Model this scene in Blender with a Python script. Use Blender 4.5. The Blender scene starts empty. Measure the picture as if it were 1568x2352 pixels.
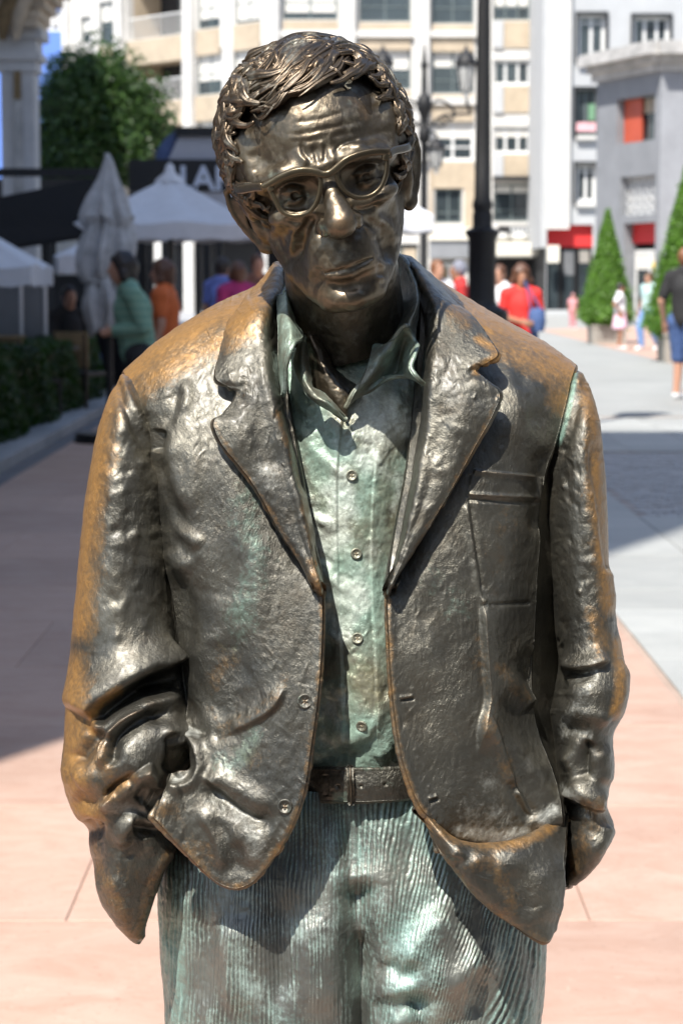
import bpy, bmesh, math, random
import numpy as np
from mathutils import Vector, Matrix

# ------------------------------------------------------------------ camera, sky, sun, exposure
scene = bpy.context.scene
CAM_H, PITCH, FPX = 1.42, math.radians(6.12), 5000.0       # focal length in units of a 1568 x 2352 frame
cam_data = bpy.data.cameras.new('camera')
cam = bpy.data.objects.new('camera', cam_data)
scene.collection.objects.link(cam)
cam.location = (0, 0, CAM_H)
cam.rotation_euler = (math.pi / 2 - PITCH, 0, 0)
cam_data.sensor_fit = 'VERTICAL'
cam_data.sensor_height = 36.0
cam_data.lens = FPX / 2352.0 * 36.0
cam_data.clip_start, cam_data.clip_end = 0.05, 600
cam_data.dof.use_dof = True
cam_data.dof.focus_distance = 1.9
cam_data.dof.aperture_fstop = 13.5
cam_data.dof.aperture_blades = 0
scene.camera = cam

SUN_DIR = Vector((0.31, 0.63, -1.0)).normalized()          # the way the light travels
SUN_EL = math.asin(-SUN_DIR.z)
world = bpy.data.worlds.new('World')
scene.world = world
world.use_nodes = True
_nt = world.node_tree
_sky = _nt.nodes.new('ShaderNodeTexSky')
_sky.sky_type = 'NISHITA'
_sky.sun_disc = False
_sky.sun_elevation = SUN_EL
_sky.sun_rotation = math.atan2(-SUN_DIR.x, -SUN_DIR.y)
_bg = _nt.nodes['Background']
_nt.links.new(_sky.outputs['Color'], _bg.inputs['Color'])
_bg.inputs['Strength'].default_value = 0.14
sun_data = bpy.data.lights.new('sun', 'SUN')
sun_data.energy = 5.0
sun_data.angle = math.radians(0.53)
sun_data.color = (1.0, 0.955, 0.89)
sun = bpy.data.objects.new('sun', sun_data)
scene.collection.objects.link(sun)
sun.rotation_euler = SUN_DIR.to_track_quat('-Z', 'Y').to_euler()
vs = scene.view_settings
vs.view_transform = 'Standard'
vs.look = 'None'
vs.gamma = 1.0
vs.use_curve_mapping = False
vs.exposure = 0.7
scene.cycles.max_bounces = 6
scene.cycles.use_denoising = True

COL = scene.collection
rng = random.Random(7)
# ------------------------------------------------------------------ helpers: frame units, meshes, relief
CAM = np.array([0, 0, CAM_H])
_sp, _cp = math.sin(PITCH), math.cos(PITCH)
CR, CU, CF = np.array([1., 0, 0]), np.array([0, _sp, _cp]), np.array([0, _cp, -_sp])
K = 1568 / 2731.0


def Fr(x0, y0, s):
    return lambda x, y: ((x0 + x / s) * K, (y0 + y / s) * K)


FF = lambda x, y: (x, y)
FA, FB, FC = Fr(700, 100, 1.42545), Fr(200, 1000, 1.20615), Fr(1200, 1000, 1.12)
FD, FE = Fr(200, 2500, 1.30667), Fr(1200, 2500, 1.12)
FG, FH, FI = Fr(850, 600, 1.84471), Fr(1000, 950, 1.42545), Fr(250, 2600, 1.96)
FJ, FK = Fr(2050, 1400, 1.0226), Fr(600, 3100, 0.9503)


def P(x, y, Y):
    """the point at distance Y in front of the tripod seen at (x, y)"""
    d = CF + (x - 784) / FPX * CR - (y - 1176) / FPX * CU
    return CAM + d * (Y / d[1])


def project(V):
    c = V - CAM
    w = c @ CF
    return np.stack([784 + FPX * (c @ CR) / w, 1176 - FPX * (c @ CU) / w], -1)


def spline1(A, n, closed=False):
    """Catmull-Rom along axis 0 -> n samples"""
    A = np.asarray(A, float)
    m = len(A)
    if closed:
        A = np.concatenate([A[-1:], A, A[:2]])
        t = np.linspace(0, m, n, endpoint=False)
    else:
        A = np.concatenate([2 * A[:1] - A[1:2], A, 2 * A[-1:] - A[-2:-1]])
        t = np.linspace(0, m - 1, n)
    i = np.minimum(t.astype(int), m - 1 if closed else m - 2)
    f = (t - i).reshape((-1,) + (1,) * (A.ndim - 1))
    p0, p1, p2, p3 = A[i], A[i + 1], A[i + 2], A[i + 3]
    return 0.5 * (2 * p1 + (p2 - p0) * f + (2 * p0 - 5 * p1 + 4 * p2 - p3) * f ** 2 + (3 * p1 - p0 - 3 * p2 + p3) * f ** 3)


def _hash(ix, iy, iz, seed):
    h = (ix * 374761393 + iy * 668265263 + iz * 2147483647 + seed * 1274126177) & 0xFFFFFFFF
    h = ((h ^ (h >> 13)) * 1274126177) & 0xFFFFFFFF
    h = h ^ (h >> 16)
    return (h & 0xFFFF) / 32767.5 - 1.0


def vnoise(Pt, scale, seed=0):
    q = Pt / scale + 1000.0
    i = np.floor(q).astype(np.int64)
    f = q - i
    f = f * f * (3 - 2 * f)
    r = 0
    for dx in (0, 1):
        for dy in (0, 1):
            for dz in (0, 1):
                w = (f[:, 0] if dx else 1 - f[:, 0]) * (f[:, 1] if dy else 1 - f[:, 1]) * (f[:, 2] if dz else 1 - f[:, 2])
                r = r + w * _hash(i[:, 0] + dx, i[:, 1] + dy, i[:, 2] + dz, seed)
    return r


def fbm(Pt, scale, seed=0, oct=3):
    r, a = 0, 1.0
    for o in range(oct):
        r = r + a * vnoise(Pt, scale, seed + 17 * o)
        scale, a = scale * 0.5, a * 0.5
    return r


def mesh_np(name, V, Q, mat=None, parent=None, smooth=True, attrs=None, T=None, mats=None, mi=None, uv=None):
    """one mesh object from numpy quads Q (k,4) and triangles T (k,3)"""
    me = bpy.data.meshes.new(name)
    V = np.asarray(V, np.float32)
    loops, starts, tot = [], [], 0
    if Q is not None and len(Q):
        Q = np.asarray(Q, np.int32)
        loops.append(Q.ravel()); starts.append(np.arange(len(Q)) * 4); tot = len(Q) * 4
    if T is not None and len(T):
        T = np.asarray(T, np.int32)
        loops.append(T.ravel()); starts.append(tot + np.arange(len(T)) * 3)
    L, S = np.concatenate(loops).astype(np.int32), np.concatenate(starts).astype(np.int32)
    me.vertices.add(len(V)); me.vertices.foreach_set('co', V.ravel())
    me.loops.add(len(L)); me.loops.foreach_set('vertex_index', L)
    me.polygons.add(len(S)); me.polygons.foreach_set('loop_start', S)
    if mi is not None:
        me.polygons.foreach_set('material_index', np.asarray(mi, np.int32))
    me.update(calc_edges=True)
    me.validate()
    if smooth: me.shade_smooth()
    else: me.shade_flat()
    for k, a in (attrs or {}).items():
        at = me.attributes.new(k, 'FLOAT', 'POINT')
        at.data.foreach_set('value', np.asarray(a, np.float32))
    for m in (mats or ([mat] if mat else [])):
        me.materials.append(m)
    o = bpy.data.objects.new(name, me)
    COL.objects.link(o)
    if parent is not None:
        o.parent = parent
    return o


def empty(name, loc=(0, 0, 0), rz=0.0):
    o = bpy.data.objects.new(name, None)
    o.empty_display_size = 0.1
    COL.objects.link(o)
    o.location = loc
    o.rotation_euler = (0, 0, rz)
    return o


def tag(o, label=None, cat=None, group=None, kind=None):
    if label: o['label'] = label
    if cat: o['category'] = cat
    if group: o['group'] = group
    if kind: o['kind'] = kind
    return o


def vnormals(V, Q):
    n = np.cross(V[Q[:, 2]] - V[Q[:, 0]], V[Q[:, 3]] - V[Q[:, 1]])
    N = np.zeros_like(V)
    for c in range(3):
        a = n[:, c]
        N[:, c] = sum(np.bincount(Q[:, k], a, len(V)) for k in range(4))
    return N / (np.linalg.norm(N, axis=1, keepdims=True) + 1e-12)


class Relief:
    """a dense surface that can be modelled with strokes, as clay is, before it becomes a mesh"""

    def __init__(s, V, Q, grid=None, closed=False):
        s.V, s.Q, s.grid, s.closed = V, Q, grid, closed
        if grid is None:                                   # closed surface: faces must look outwards
            c = V - V.mean(0)
            if (np.cross(c[Q[:, 2]] - c[Q[:, 0]], c[Q[:, 3]] - c[Q[:, 1]]) * c[Q].mean(1)).sum() < 0:
                s.Q = Q[:, ::-1]
        s.attr = {'warm': np.zeros(len(V)), 'green': np.zeros(len(V)), 'pale': np.zeros(len(V))}
        s.N0 = vnormals(s.V, s.Q)
        s.fresh()

    def fresh(s):
        s.N = vnormals(s.V, s.Q)
        s.px = project(s.V)
        vd = CAM - s.V
        vd /= np.linalg.norm(vd, axis=1, keepdims=True)
        s.face = (s.N * vd).sum(1)

    def smooth(s, it=1, lam=0.5):
        n = len(s.V)
        deg = sum(np.bincount(s.Q[:, k], None, n) * 2 for k in range(4)).astype(float)
        for _ in range(it):
            A = np.zeros_like(s.V)
            for k in range(4):
                a, b, c = s.Q[:, k], s.Q[:, (k + 1) % 4], s.Q[:, (k + 3) % 4]
                for ax in range(3):
                    A[:, ax] += np.bincount(a, s.V[b, ax] + s.V[c, ax], n)
            s.V = s.V + lam * (A / np.maximum(deg, 1)[:, None] - s.V)
        s.fresh()

    def _dist(s, fr, pts, reach, ns=None, face=0.0):
        p = np.array([fr(*q[:2]) for q in pts], float)
        if len(p) > 2:
            p = spline1(p, ns or 8 * len(p))
        lo, hi = p.min(0) - reach, p.max(0) + reach
        idx = np.nonzero((s.px[:, 0] > lo[0]) & (s.px[:, 0] < hi[0]) & (s.px[:, 1] > lo[1]) & (s.px[:, 1] < hi[1]) & (s.face > face))[0]
        if len(idx) == 0:
            return idx, None, None, None
        X = s.px[idx]
        if len(p) == 1:
            d = np.linalg.norm(X - p[0], axis=1)
            return idx, d, d, np.full(len(d), .5)
        best, sd, tt = np.full(len(X), 1e9), np.zeros(len(X)), np.zeros(len(X))
        m = len(p) - 1
        for i in range(m):
            a, b = p[i], p[i + 1]
            ab = b - a
            L2 = ab @ ab + 1e-9
            t = np.clip(((X - a) @ ab) / L2, 0, 1)
            dv = X - a - t[:, None] * ab
            d = np.hypot(dv[:, 0], dv[:, 1])
            u = d < best
            best[u] = d[u]
            cr = ab[0] * (X[:, 1] - a[1]) - ab[1] * (X[:, 0] - a[0])
            sd[u] = np.where(cr[u] > 0, d[u], -d[u])
            tt[u] = (i + t[u]) / m
        return idx, best, sd, tt

    def stroke(s, fr, pts, r, amp, kind='g', taper=0.25, face=-.15, sharp=0.25):
        """r, amp in millimetres; kind g ridge/groove, s one-sided fold (crest falls off to the right of travel)"""
        r = r * 2.55
        idx, d, sd, t = s._dist(fr, pts, r * 3.2, face=face)
        if d is None: return s
        if kind == 'g':
            w = np.exp(-(d / r) ** 2)
        elif kind == 'f':
            w = np.clip(1 - (d / r) ** 2, 0, 1) ** 0.5
        else:
            w = np.where(sd > 0, np.exp(-(sd / r) ** 2), np.exp(-(sd / (sharp * r)) ** 2))
        if len(pts) > 1 and taper > 0:
            e = np.clip(np.minimum(t, 1 - t) / taper, 0, 1)
            w = w * (e * e * (3 - 2 * e))
        w = w * np.clip(s.face[idx] * 4 + .6, 0, 1)
        s.V[idx] += s.N0[idx] * (w * amp * 0.001)[:, None]
        return s

    def paint(s, key, fr, pts, r, val, soft=2.0, face=-1):
        r = r * 2.55
        idx, d, sd, t = s._dist(fr, pts, r * 2.2, face=face)
        if d is None: return s
        w = np.exp(-(d / r) ** soft) * val
        a = s.attr[key]
        a[idx] = np.clip(np.maximum(a[idx], w) if val > 0 else a[idx] + w, 0, 1)
        return s

    def marks(s, n, seed, ang, r=(.9, 2.6), amp=(.18, .55), length=(16, 60), spread=.5):
        """many short strokes of a modelling tool, drifting round a main direction (degrees in the frame)"""
        q = random.Random(seed)
        ok = np.nonzero(s.face > .1)[0]
        for _ in range(n):
            x, y = s.px[ok[q.randrange(len(ok))]]
            a = math.radians(ang(x, y) if callable(ang) else ang) + q.gauss(0, spread)
            L = q.uniform(*length)
            dx, dy = math.cos(a) * L / 2, math.sin(a) * L / 2
            b = q.uniform(-.15, .15)
            s.stroke(FF, [(x - dx, y - dy), (x - b * dy, y + b * dx), (x + dx, y + dy)], q.uniform(*r), q.uniform(*amp) * q.choice((1, 1, -1)), taper=.5)
        s.fresh()
        return s

    def noise(s, amp, scale, seed=0, oct=3, aniso=(1, 1, 1)):
        s.V = s.V + s.N * (fbm(s.V * np.array(aniso), scale, seed, oct) * amp * 0.001)[:, None]
        return s

    def build(s, name, mat, parent=None, thick=None):
        if s.grid is None or thick is None:
            return mesh_np(name, s.V, s.Q, mat, parent, attrs=s.attr)
        M, N = s.grid                                    # sheet with a rounded rim
        s.fresh()
        V, Nn = s.V, s.N
        b = V - Nn * thick
        gi = np.arange(M * N).reshape(M, N)
        loop = np.concatenate([gi[0, :-1], gi[:-1, -1], gi[-1, :0:-1], gi[:0:-1, 0]])
        inner = np.concatenate([gi[1, :-1], gi[:-1, -2], gi[-2, :0:-1], gi[:0:-1, 1]])
        o = V[loop] - V[inner]
        n = Nn[loop]
        tng = np.roll(V[loop], -1, 0) - np.roll(V[loop], 1, 0)
        o2 = np.cross(tng, n)
        o2 *= np.sign((o2 * o).sum(1, keepdims=True))
        o2 /= np.linalg.norm(o2, axis=1, keepdims=True) + 1e-12
        ringV, base = [], 2 * M * N
        c = V[loop] - n * thick / 2
        ks = 5
        for k in range(1, ks):
            a = math.pi * k / ks
            ringV.append(c + (n * math.cos(a) + o2 * math.sin(a)) * thick / 2)
        L = len(loop)
        allV = np.concatenate([V, b] + ringV)
        rows = [loop] + [base + k * L + np.arange(L) for k in range(ks - 1)] + [loop + M * N]
        q = []
        flip = ((np.cross(o2, tng) * n).sum() > 0)
        for a_, b_ in zip(rows[:-1], rows[1:]):
            f = np.stack([a_, b_, np.roll(b_, -1), np.roll(a_, -1)], 1)
            q.append(f[:, ::-1] if flip else f)
        Q = np.concatenate([s.Q, s.Q[:, ::-1] + M * N] + q)
        at = {k: np.concatenate([v, v] + [v[loop]] * (ks - 1)) for k, v in s.attr.items()}
        return mesh_np(name, allV, Q, mat, parent, attrs=at)


def grid_quads(M, N, wrap=False):
    g = np.arange(M * N).reshape(M, N)
    if wrap:
        g = np.concatenate([g, g[:, :1]], 1)
    a, b, c, d = g[:-1, :-1], g[:-1, 1:], g[1:, 1:], g[1:, :-1]
    return np.stack([a, d, c, b], -1).reshape(-1, 4)


def net(rows, fr, M, N):
    """control rows of (x, y, distance) -> a spline sheet of M x N points facing the viewer"""
    C = np.array([[P(*fr(q[0], q[1]), q[2]) for q in r] for r in rows])
    G = spline1(C, M)
    G = spline1(G.transpose(1, 0, 2), N).transpose(1, 0, 2)
    V = G.reshape(-1, 3)
    s = Relief(V, grid_quads(M, N), (M, N))
    if np.median(s.face) < 0:
        s.Q = s.Q[:, ::-1]
        s.N0 = -s.N0
        s.fresh()
    return s


def tube_rows(rows, fr, M, N, power=1.0):
    """a sleeve: rows of (xl, yl, xr, yr, Y, depth radius)"""
    C = []
    for xl, yl, xr, yr, Y, rd in rows:
        a, b = P(*fr(xl, yl), Y), P(*fr(xr, yr), Y)
        C.append(np.concatenate([(a + b) / 2, (b - a) / 2, [rd]]))
    C = spline1(np.array(C), M)
    th = np.linspace(0, 2 * math.pi, N, endpoint=False)
    c, h, rd = C[:, None, :3], C[:, None, 3:6], C[:, None, 6:7]
    co, si = np.cos(th)[None, :, None], np.sin(th)[None, :, None]
    if power != 1.0:
        co, si = np.sign(co) * abs(co) ** power, np.sign(si) * abs(si) ** power
    V = (c + h * co + np.array([0, -1., 0]) * rd * si).reshape(-1, 3)
    s = Relief(V, grid_quads(M, N, True), (M, N), True)
    if (s.N * (V - np.repeat(C[:, :3], N, 0))).sum() < 0:
        s.Q = s.Q[:, ::-1]
        s.N0 = -s.N0
        s.fresh()
    return s


# --- distance fields
class Field:
    def __init__(s, lo, hi, h):
        s.lo, s.h = np.array(lo, float), h
        n = np.ceil((np.array(hi) - s.lo) / h).astype(int) + 1
        s.ax = [s.lo[k] + h * np.arange(n[k]) for k in range(3)]
        s.S = np.full(n, 50.0, np.float32)

    def _box(s, c, r):
        sl = []
        for k in range(3):
            a = max(0, int((c[k] - r[k] - s.lo[k]) / s.h) - 1)
            b = min(len(s.ax[k]), int((c[k] + r[k] - s.lo[k]) / s.h) + 2)
            sl.append(slice(a, max(a, b)))
        X = s.ax[0][sl[0]][:, None, None].astype(np.float32)
        Y = s.ax[1][sl[1]][None, :, None].astype(np.float32)
        Z = s.ax[2][sl[2]][None, None, :].astype(np.float32)
        return tuple(sl), X, Y, Z

    def _mix(s, sl, d, k, op):
        a = s.S[sl]
        if op == 'sub':
            d = -d
            if k > 0:
                h = np.clip(k - abs(a - d), 0, None) / k
                s.S[sl] = np.maximum(a, d) + h * h * k * 0.25
            else:
                s.S[sl] = np.maximum(a, d)
        else:
            if k > 0:
                h = np.clip(k - abs(a - d), 0, None) / k
                s.S[sl] = np.minimum(a, d) - h * h * k * 0.25
            else:
                s.S[sl] = np.minimum(a, d)

    def ell(s, c, r, k=0.0, op='add', rot=None, clip=None, pad=None):
        R = max(r) + k + (pad or 3 * s.h)
        sl, X, Y, Z = s._box(c, (R, R, R))
        x, y, z = X - c[0], Y - c[1], Z - c[2]
        if rot is not None:
            m = np.array(rot)
            x, y, z = (m[0, 0] * x + m[1, 0] * y + m[2, 0] * z, m[0, 1] * x + m[1, 1] * y + m[2, 1] * z, m[0, 2] * x + m[1, 2] * y + m[2, 2] * z)
        k0 = np.sqrt((x / r[0]) ** 2 + (y / r[1]) ** 2 + (z / r[2]) ** 2)
        k1 = np.sqrt((x / r[0] ** 2) ** 2 + (y / r[1] ** 2) ** 2 + (z / r[2] ** 2) ** 2) + 1e-9
        d = k0 * (k0 - 1) / k1
        if clip is not None:                               # keep the side where n.p > off
            n, off = clip
            d = np.maximum(d, off - (n[0] * X + n[1] * Y + n[2] * Z))
        s._mix(sl, d, k, op)

    def cone(s, pts, k=0.0, op='add', clip=None):
        """chain of round cones (x, y, z, r)"""
        p = np.array(pts, float)
        lo, hi = (p[:, :3] - p[:, 3:]).min(0), (p[:, :3] + p[:, 3:]).max(0)
        c, r = (lo + hi) / 2, (hi - lo) / 2 + k + 3 * s.h
        sl, X, Y, Z = s._box(c, r)
        best = None
        for a, b in zip(p[:-1], p[1:]):
            ab = b[:3] - a[:3]
            L2 = ab @ ab + 1e-9
            t = np.clip(((X - a[0]) * ab[0] + (Y - a[1]) * ab[1] + (Z - a[2]) * ab[2]) / L2, 0, 1)
            d = np.sqrt((X - a[0] - t * ab[0]) ** 2 + (Y - a[1] - t * ab[1]) ** 2 + (Z - a[2] - t * ab[2]) ** 2) - (a[3] + t * (b[3] - a[3]))
            best = d if best is None else np.minimum(best, d)
        s._mix(sl, best, k, op)

    def surface(s):
        S = s.S
        ins = (S < 0)
        n = np.array(S.shape)
        cnt = np.zeros(n - 1, np.int8)
        for dx in (0, 1):
            for dy in (0, 1):
                for dz in (0, 1):
                    cnt += ins[dx:n[0] - 1 + dx, dy:n[1] - 1 + dy, dz:n[2] - 1 + dz]
        cells = np.argwhere((cnt > 0) & (cnt < 8))
        idx = np.full(n - 1, -1, np.int64)
        idx[tuple(cells.T)] = np.arange(len(cells))
        acc, num = np.zeros((len(cells), 3)), np.zeros(len(cells))
        corner = [(a, b, c) for a in (0, 1) for b in (0, 1) for c in (0, 1)]
        val = {c: S[tuple((cells + c).T)].astype(float) for c in corner}
        for a in corner:
            for ax in range(3):
                if a[ax] == 0:
                    b = list(a); b[ax] = 1; b = tuple(b)
                    va, vb = val[a], val[b]
                    m = (va < 0) != (vb < 0)
                    t = np.where(m, va / np.where(m, va - vb, 1), 0)
                    p = np.repeat(np.array(a, float)[None], len(cells), 0)
                    p[:, ax] = t
                    acc[m] += p[m]
                    num[m] += 1
        V = (cells + acc / num[:, None]) * s.h + s.lo
        quads = []
        for ax in range(3):
            o1, o2 = (ax + 1) % 3, (ax + 2) % 3
            sa = [slice(1, -1)] * 3; sb = [slice(1, -1)] * 3
            sa[ax], sb[ax] = slice(0, -1), slice(1, None)
            A, B = ins[tuple(sa)], ins[tuple(sb)]
            e = np.argwhere(A != B)
            if not len(e): continue
            fl = A[tuple(e.T)]
            off = np.ones(3, int); off[ax] = 0
            e = e + off
            def cell(i, j):
                q = e.copy(); q[:, o1] -= i; q[:, o2] -= j
                return idx[tuple(q.T)]
            q = np.stack([cell(1, 1), cell(0, 1), cell(0, 0), cell(1, 0)], 1)
            q[~fl] = q[~fl][:, ::-1]
            quads.append(q)
        Q = np.concatenate(quads)
        Q = Q[(Q >= 0).all(1)]
        return V, Q


# --- node helper
def new_mat(name):
    m = bpy.data.materials.new(name)
    m.use_nodes = True
    nt = m.node_tree
    return m, nt, nt.nodes['Principled BSDF']


def node(nt, typ, ins=None, **props):
    n = nt.nodes.new(typ)
    for k, v in props.items():
        setattr(n, k, v)
    for k, v in (ins or {}).items():
        if isinstance(v, bpy.types.NodeSocket):
            nt.links.new(v, n.inputs[k])
        else:
            n.inputs[k].default_value = v
    return n


def mixc(nt, fac, a, b, blend='MIX'):
    n = nt.nodes.new('ShaderNodeMix')
    n.data_type, n.blend_type = 'RGBA', blend
    for i, v in ((0, fac), (6, a), (7, b)):
        if isinstance(v, bpy.types.NodeSocket):
            nt.links.new(v, n.inputs[i])
        else:
            n.inputs[i].default_value = v if i == 0 else tuple(v)[:3] + (1,)
    return n.outputs[2]


def ramp(nt, fac, stops):
    n = nt.nodes.new('ShaderNodeValToRGB')
    cr = n.color_ramp
    while len(cr.elements) > 1:
        cr.elements.remove(cr.elements[-1])
    for i, (p, c) in enumerate(stops):
        e = cr.elements[0] if i == 0 else cr.elements.new(p)
        e.position = p
        e.color = (c, c, c, 1) if not hasattr(c, '__len__') else tuple(c)[:3] + (1,)
    nt.links.new(fac, n.inputs[0])
    return n.outputs[0]


def math_n(nt, op, a, b=0.0, c=None):
    n = nt.nodes.new('ShaderNodeMath')
    n.operation = op
    for i, v in enumerate((a, b) if c is None else (a, b, c)):
        if isinstance(v, bpy.types.NodeSocket):
            nt.links.new(v, n.inputs[i])
        else:
            n.inputs[i].default_value = v
    return n.outputs[0]


def bronze(name, base, warm=(0.36, 0.19, 0.055), green=(0.22, 0.36, 0.29), pale=(0.40, 0.41, 0.37), rough=0.40, metal=0.85, scratch=1.0, stretch=(1.0, 1.0, 0.4), brown=(.62, .5, .38)):
    m, nt, b = new_mat(name)
    tc = node(nt, 'ShaderNodeTexCoord').outputs['Object']
    n1 = node(nt, 'ShaderNodeTexNoise', {'Vector': tc, 'Scale': 42.0, 'Detail': 8.0, 'Roughness': 0.70}).outputs['Fac']
    n2 = node(nt, 'ShaderNodeTexNoise', {'Vector': tc, 'Scale': 210.0, 'Detail': 5.0, 'Roughness': 0.7}).outputs['Fac']
    n3 = node(nt, 'ShaderNodeTexNoise', {'Vector': tc, 'Scale': 11.0, 'Detail': 5.0, 'Roughness': 0.62}).outputs['Fac']
    A = lambda k: node(nt, 'ShaderNodeAttribute', attribute_name=k).outputs['Fac']
    nw = math_n(nt, 'ADD', math_n(nt, 'MULTIPLY', n1, 0.75), math_n(nt, 'MULTIPLY', n2, 0.55))      # about 0.65
    dark = tuple(c * 0.66 for c in base)
    lite = (base[0] * 1.4, base[1] * 1.36, base[2] * 1.28)
    col = mixc(nt, ramp(nt, n3, [(0.34, 0.0), (0.66, 1.0)]), dark, lite)
    col = mixc(nt, ramp(nt, n1, [(0.50, 0.0), (0.70, 0.6)]), col, (base[0] * brown[0], base[1] * brown[1], base[2] * brown[2]))

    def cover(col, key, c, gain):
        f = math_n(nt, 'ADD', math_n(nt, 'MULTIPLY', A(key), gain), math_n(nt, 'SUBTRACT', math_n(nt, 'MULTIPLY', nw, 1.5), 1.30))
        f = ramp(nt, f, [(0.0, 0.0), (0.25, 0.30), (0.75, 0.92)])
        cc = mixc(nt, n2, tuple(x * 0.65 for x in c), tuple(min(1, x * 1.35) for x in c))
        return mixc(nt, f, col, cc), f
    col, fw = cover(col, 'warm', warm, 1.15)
    col, fg = cover(col, 'green', green, 1.2)
    col, fp = cover(col, 'pale', pale, 1.1)
    geo = node(nt, 'ShaderNodeNewGeometry').outputs['Pointiness']
    edge = ramp(nt, geo, [(0.52, 0.0), (0.60, 0.45)])
    col = mixc(nt, edge, col, (0.26, 0.165, 0.085))
    nt.links.new(col, b.inputs['Base Color'])
    cov = math_n(nt, 'MAXIMUM', math_n(nt, 'MAXIMUM', math_n(nt, 'MULTIPLY', fg, 0.7), math_n(nt, 'MULTIPLY', fw, .62)), fp)
    nt.links.new(math_n(nt, 'SUBTRACT', metal, math_n(nt, 'MULTIPLY', cov, metal * .8)), b.inputs['Metallic'])
    ro = math_n(nt, 'ADD', rough - 0.11, math_n(nt, 'MULTIPLY', n1, 0.22))
    ro = math_n(nt, 'ADD', ro, math_n(nt, 'MULTIPLY', fp, 0.2))
    nt.links.new(ro, b.inputs['Roughness'])
    b.inputs['Coat Weight'].default_value = 0.35
    b.inputs['Coat Roughness'].default_value = 0.34
    # tool marks: short stretched dents in drifting directions, pits, and grain
    wob = node(nt, 'ShaderNodeTexNoise', {'Vector': tc, 'Scale': 7.0, 'Detail': 2.0}).outputs['Color']
    v0 = node(nt, 'ShaderNodeVectorMath', {0: wob, 1: (.12, .12, .12)}, operation='MULTIPLY').outputs[0]
    v0 = node(nt, 'ShaderNodeVectorMath', {0: tc, 1: v0}, operation='ADD').outputs[0]
    mp = node(nt, 'ShaderNodeMapping', {'Vector': v0, 'Rotation': (0.2, 0.5, 0.3), 'Scale': stretch}).outputs[0]
    v1 = node(nt, 'ShaderNodeTexNoise', {'Vector': mp, 'Scale': 330.0, 'Detail': 5.0, 'Roughness': 0.7, 'Distortion': .6}).outputs['Fac']
    v2 = node(nt, 'ShaderNodeTexNoise', {'Vector': tc, 'Scale': 620.0, 'Detail': 2.0, 'Roughness': 0.6}).outputs['Fac']
    vo = node(nt, 'ShaderNodeTexVoronoi', {'Vector': tc, 'Scale': 85.0}).outputs['Distance']
    pit = ramp(nt, vo, [(0.0, 0.0), (0.13, 1.0)])
    hh = math_n(nt, 'ADD', math_n(nt, 'ADD', v1, math_n(nt, 'MULTIPLY', v2, 0.30)), math_n(nt, 'MULTIPLY', pit, .10))
    n5 = node(nt, 'ShaderNodeTexNoise', {'Vector': tc, 'Scale': 17.0, 'Detail': 3.0}).outputs['Fac']
    rub = math_n(nt, 'MULTIPLY', ramp(nt, n5, [(0.36, 0.50), (0.64, 1.0)]), scratch)        # rubbed smooth here, tooled there
    bp = node(nt, 'ShaderNodeBump', {'Height': hh, 'Strength': rub, 'Distance': 0.0013})
    nt.links.new(bp.outputs[0], b.inputs['Normal'])
    return m


M_BR = bronze('bronze_jacket', (0.113, 0.109, 0.092), rough=.44)
M_SKIN = bronze('bronze_skin', (0.124, 0.102, 0.072), warm=(.24, .15, .08), pale=(.26, .24, .18), scratch=0.36, rough=0.40)
M_HAIR = bronze('bronze_hair', (0.088, 0.071, 0.052), pale=(0.34, 0.36, 0.31), scratch=0.6, rough=0.41)
M_SHIRT = bronze('bronze_shirt', (0.235, 0.24, 0.19), green=(0.28, 0.40, 0.325), pale=(.58, .62, .55), warm=(0.26, 0.24, 0.12), rough=0.40, metal=.6, scratch=.8)
M_TROU = bronze('bronze_trousers', (0.17, 0.18, 0.165), green=(0.23, 0.37, 0.32), pale=(.50, .63, .57), warm=(.20, .16, .10), scratch=0.6, rough=0.44, metal=.6, brown=(.7, .68, .62))
# ------------------------------------------------------------------ the statue
statue = empty('statue', (0, 2.02, 0))
tag(statue, 'life-size bronze statue of a man in glasses, open jacket and corduroy trousers', 'statue')
ST = Matrix.Translation((0, -2.02, 0))


def own(o, parent=None):
    """parent to the statue while the vertices stay where they were modelled"""
    o.parent = parent or statue
    if parent is None:
        o.location = (0, -2.02, 0)
    return o


# ---- head: modelled in centimetres, x to the viewer's right, y out of the face, z up
ROLL, HP, HY = math.radians(14.5), math.radians(10.0), math.radians(1.0)
xl = np.array([math.cos(ROLL), 0, math.sin(ROLL)])
zl = np.array([-math.sin(ROLL), 0, math.cos(ROLL)])
yl = np.array([0, -1., 0])
xl, yl = xl * math.cos(HY) - yl * math.sin(HY), yl * math.cos(HY) + xl * math.sin(HY)
yl, zl = yl * math.cos(HP) - zl * math.sin(HP), zl * math.cos(HP) + yl * math.sin(HP)
RH = np.stack([xl, yl, zl], 1) * 0.01
EYE = P(*FA(882, 918), 1.85)
H0 = EYE - RH @ np.array([0, 7.3, 0])
h2w = lambda p: H0 + np.asarray(p) @ RH.T
w2h = lambda p: (np.asarray(p) - H0) @ np.linalg.inv(RH).T


def A2L(x, y, y_loc):
    """frame point of the face plate -> head coordinates at depth y_loc"""
    fx, fy = FA(x, y)
    a, b = w2h(P(fx, fy, 1.8)), w2h(P(fx, fy, 2.0))
    t = (y_loc - a[1]) / (b[1] - a[1])
    return a + t * (b - a)


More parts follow.
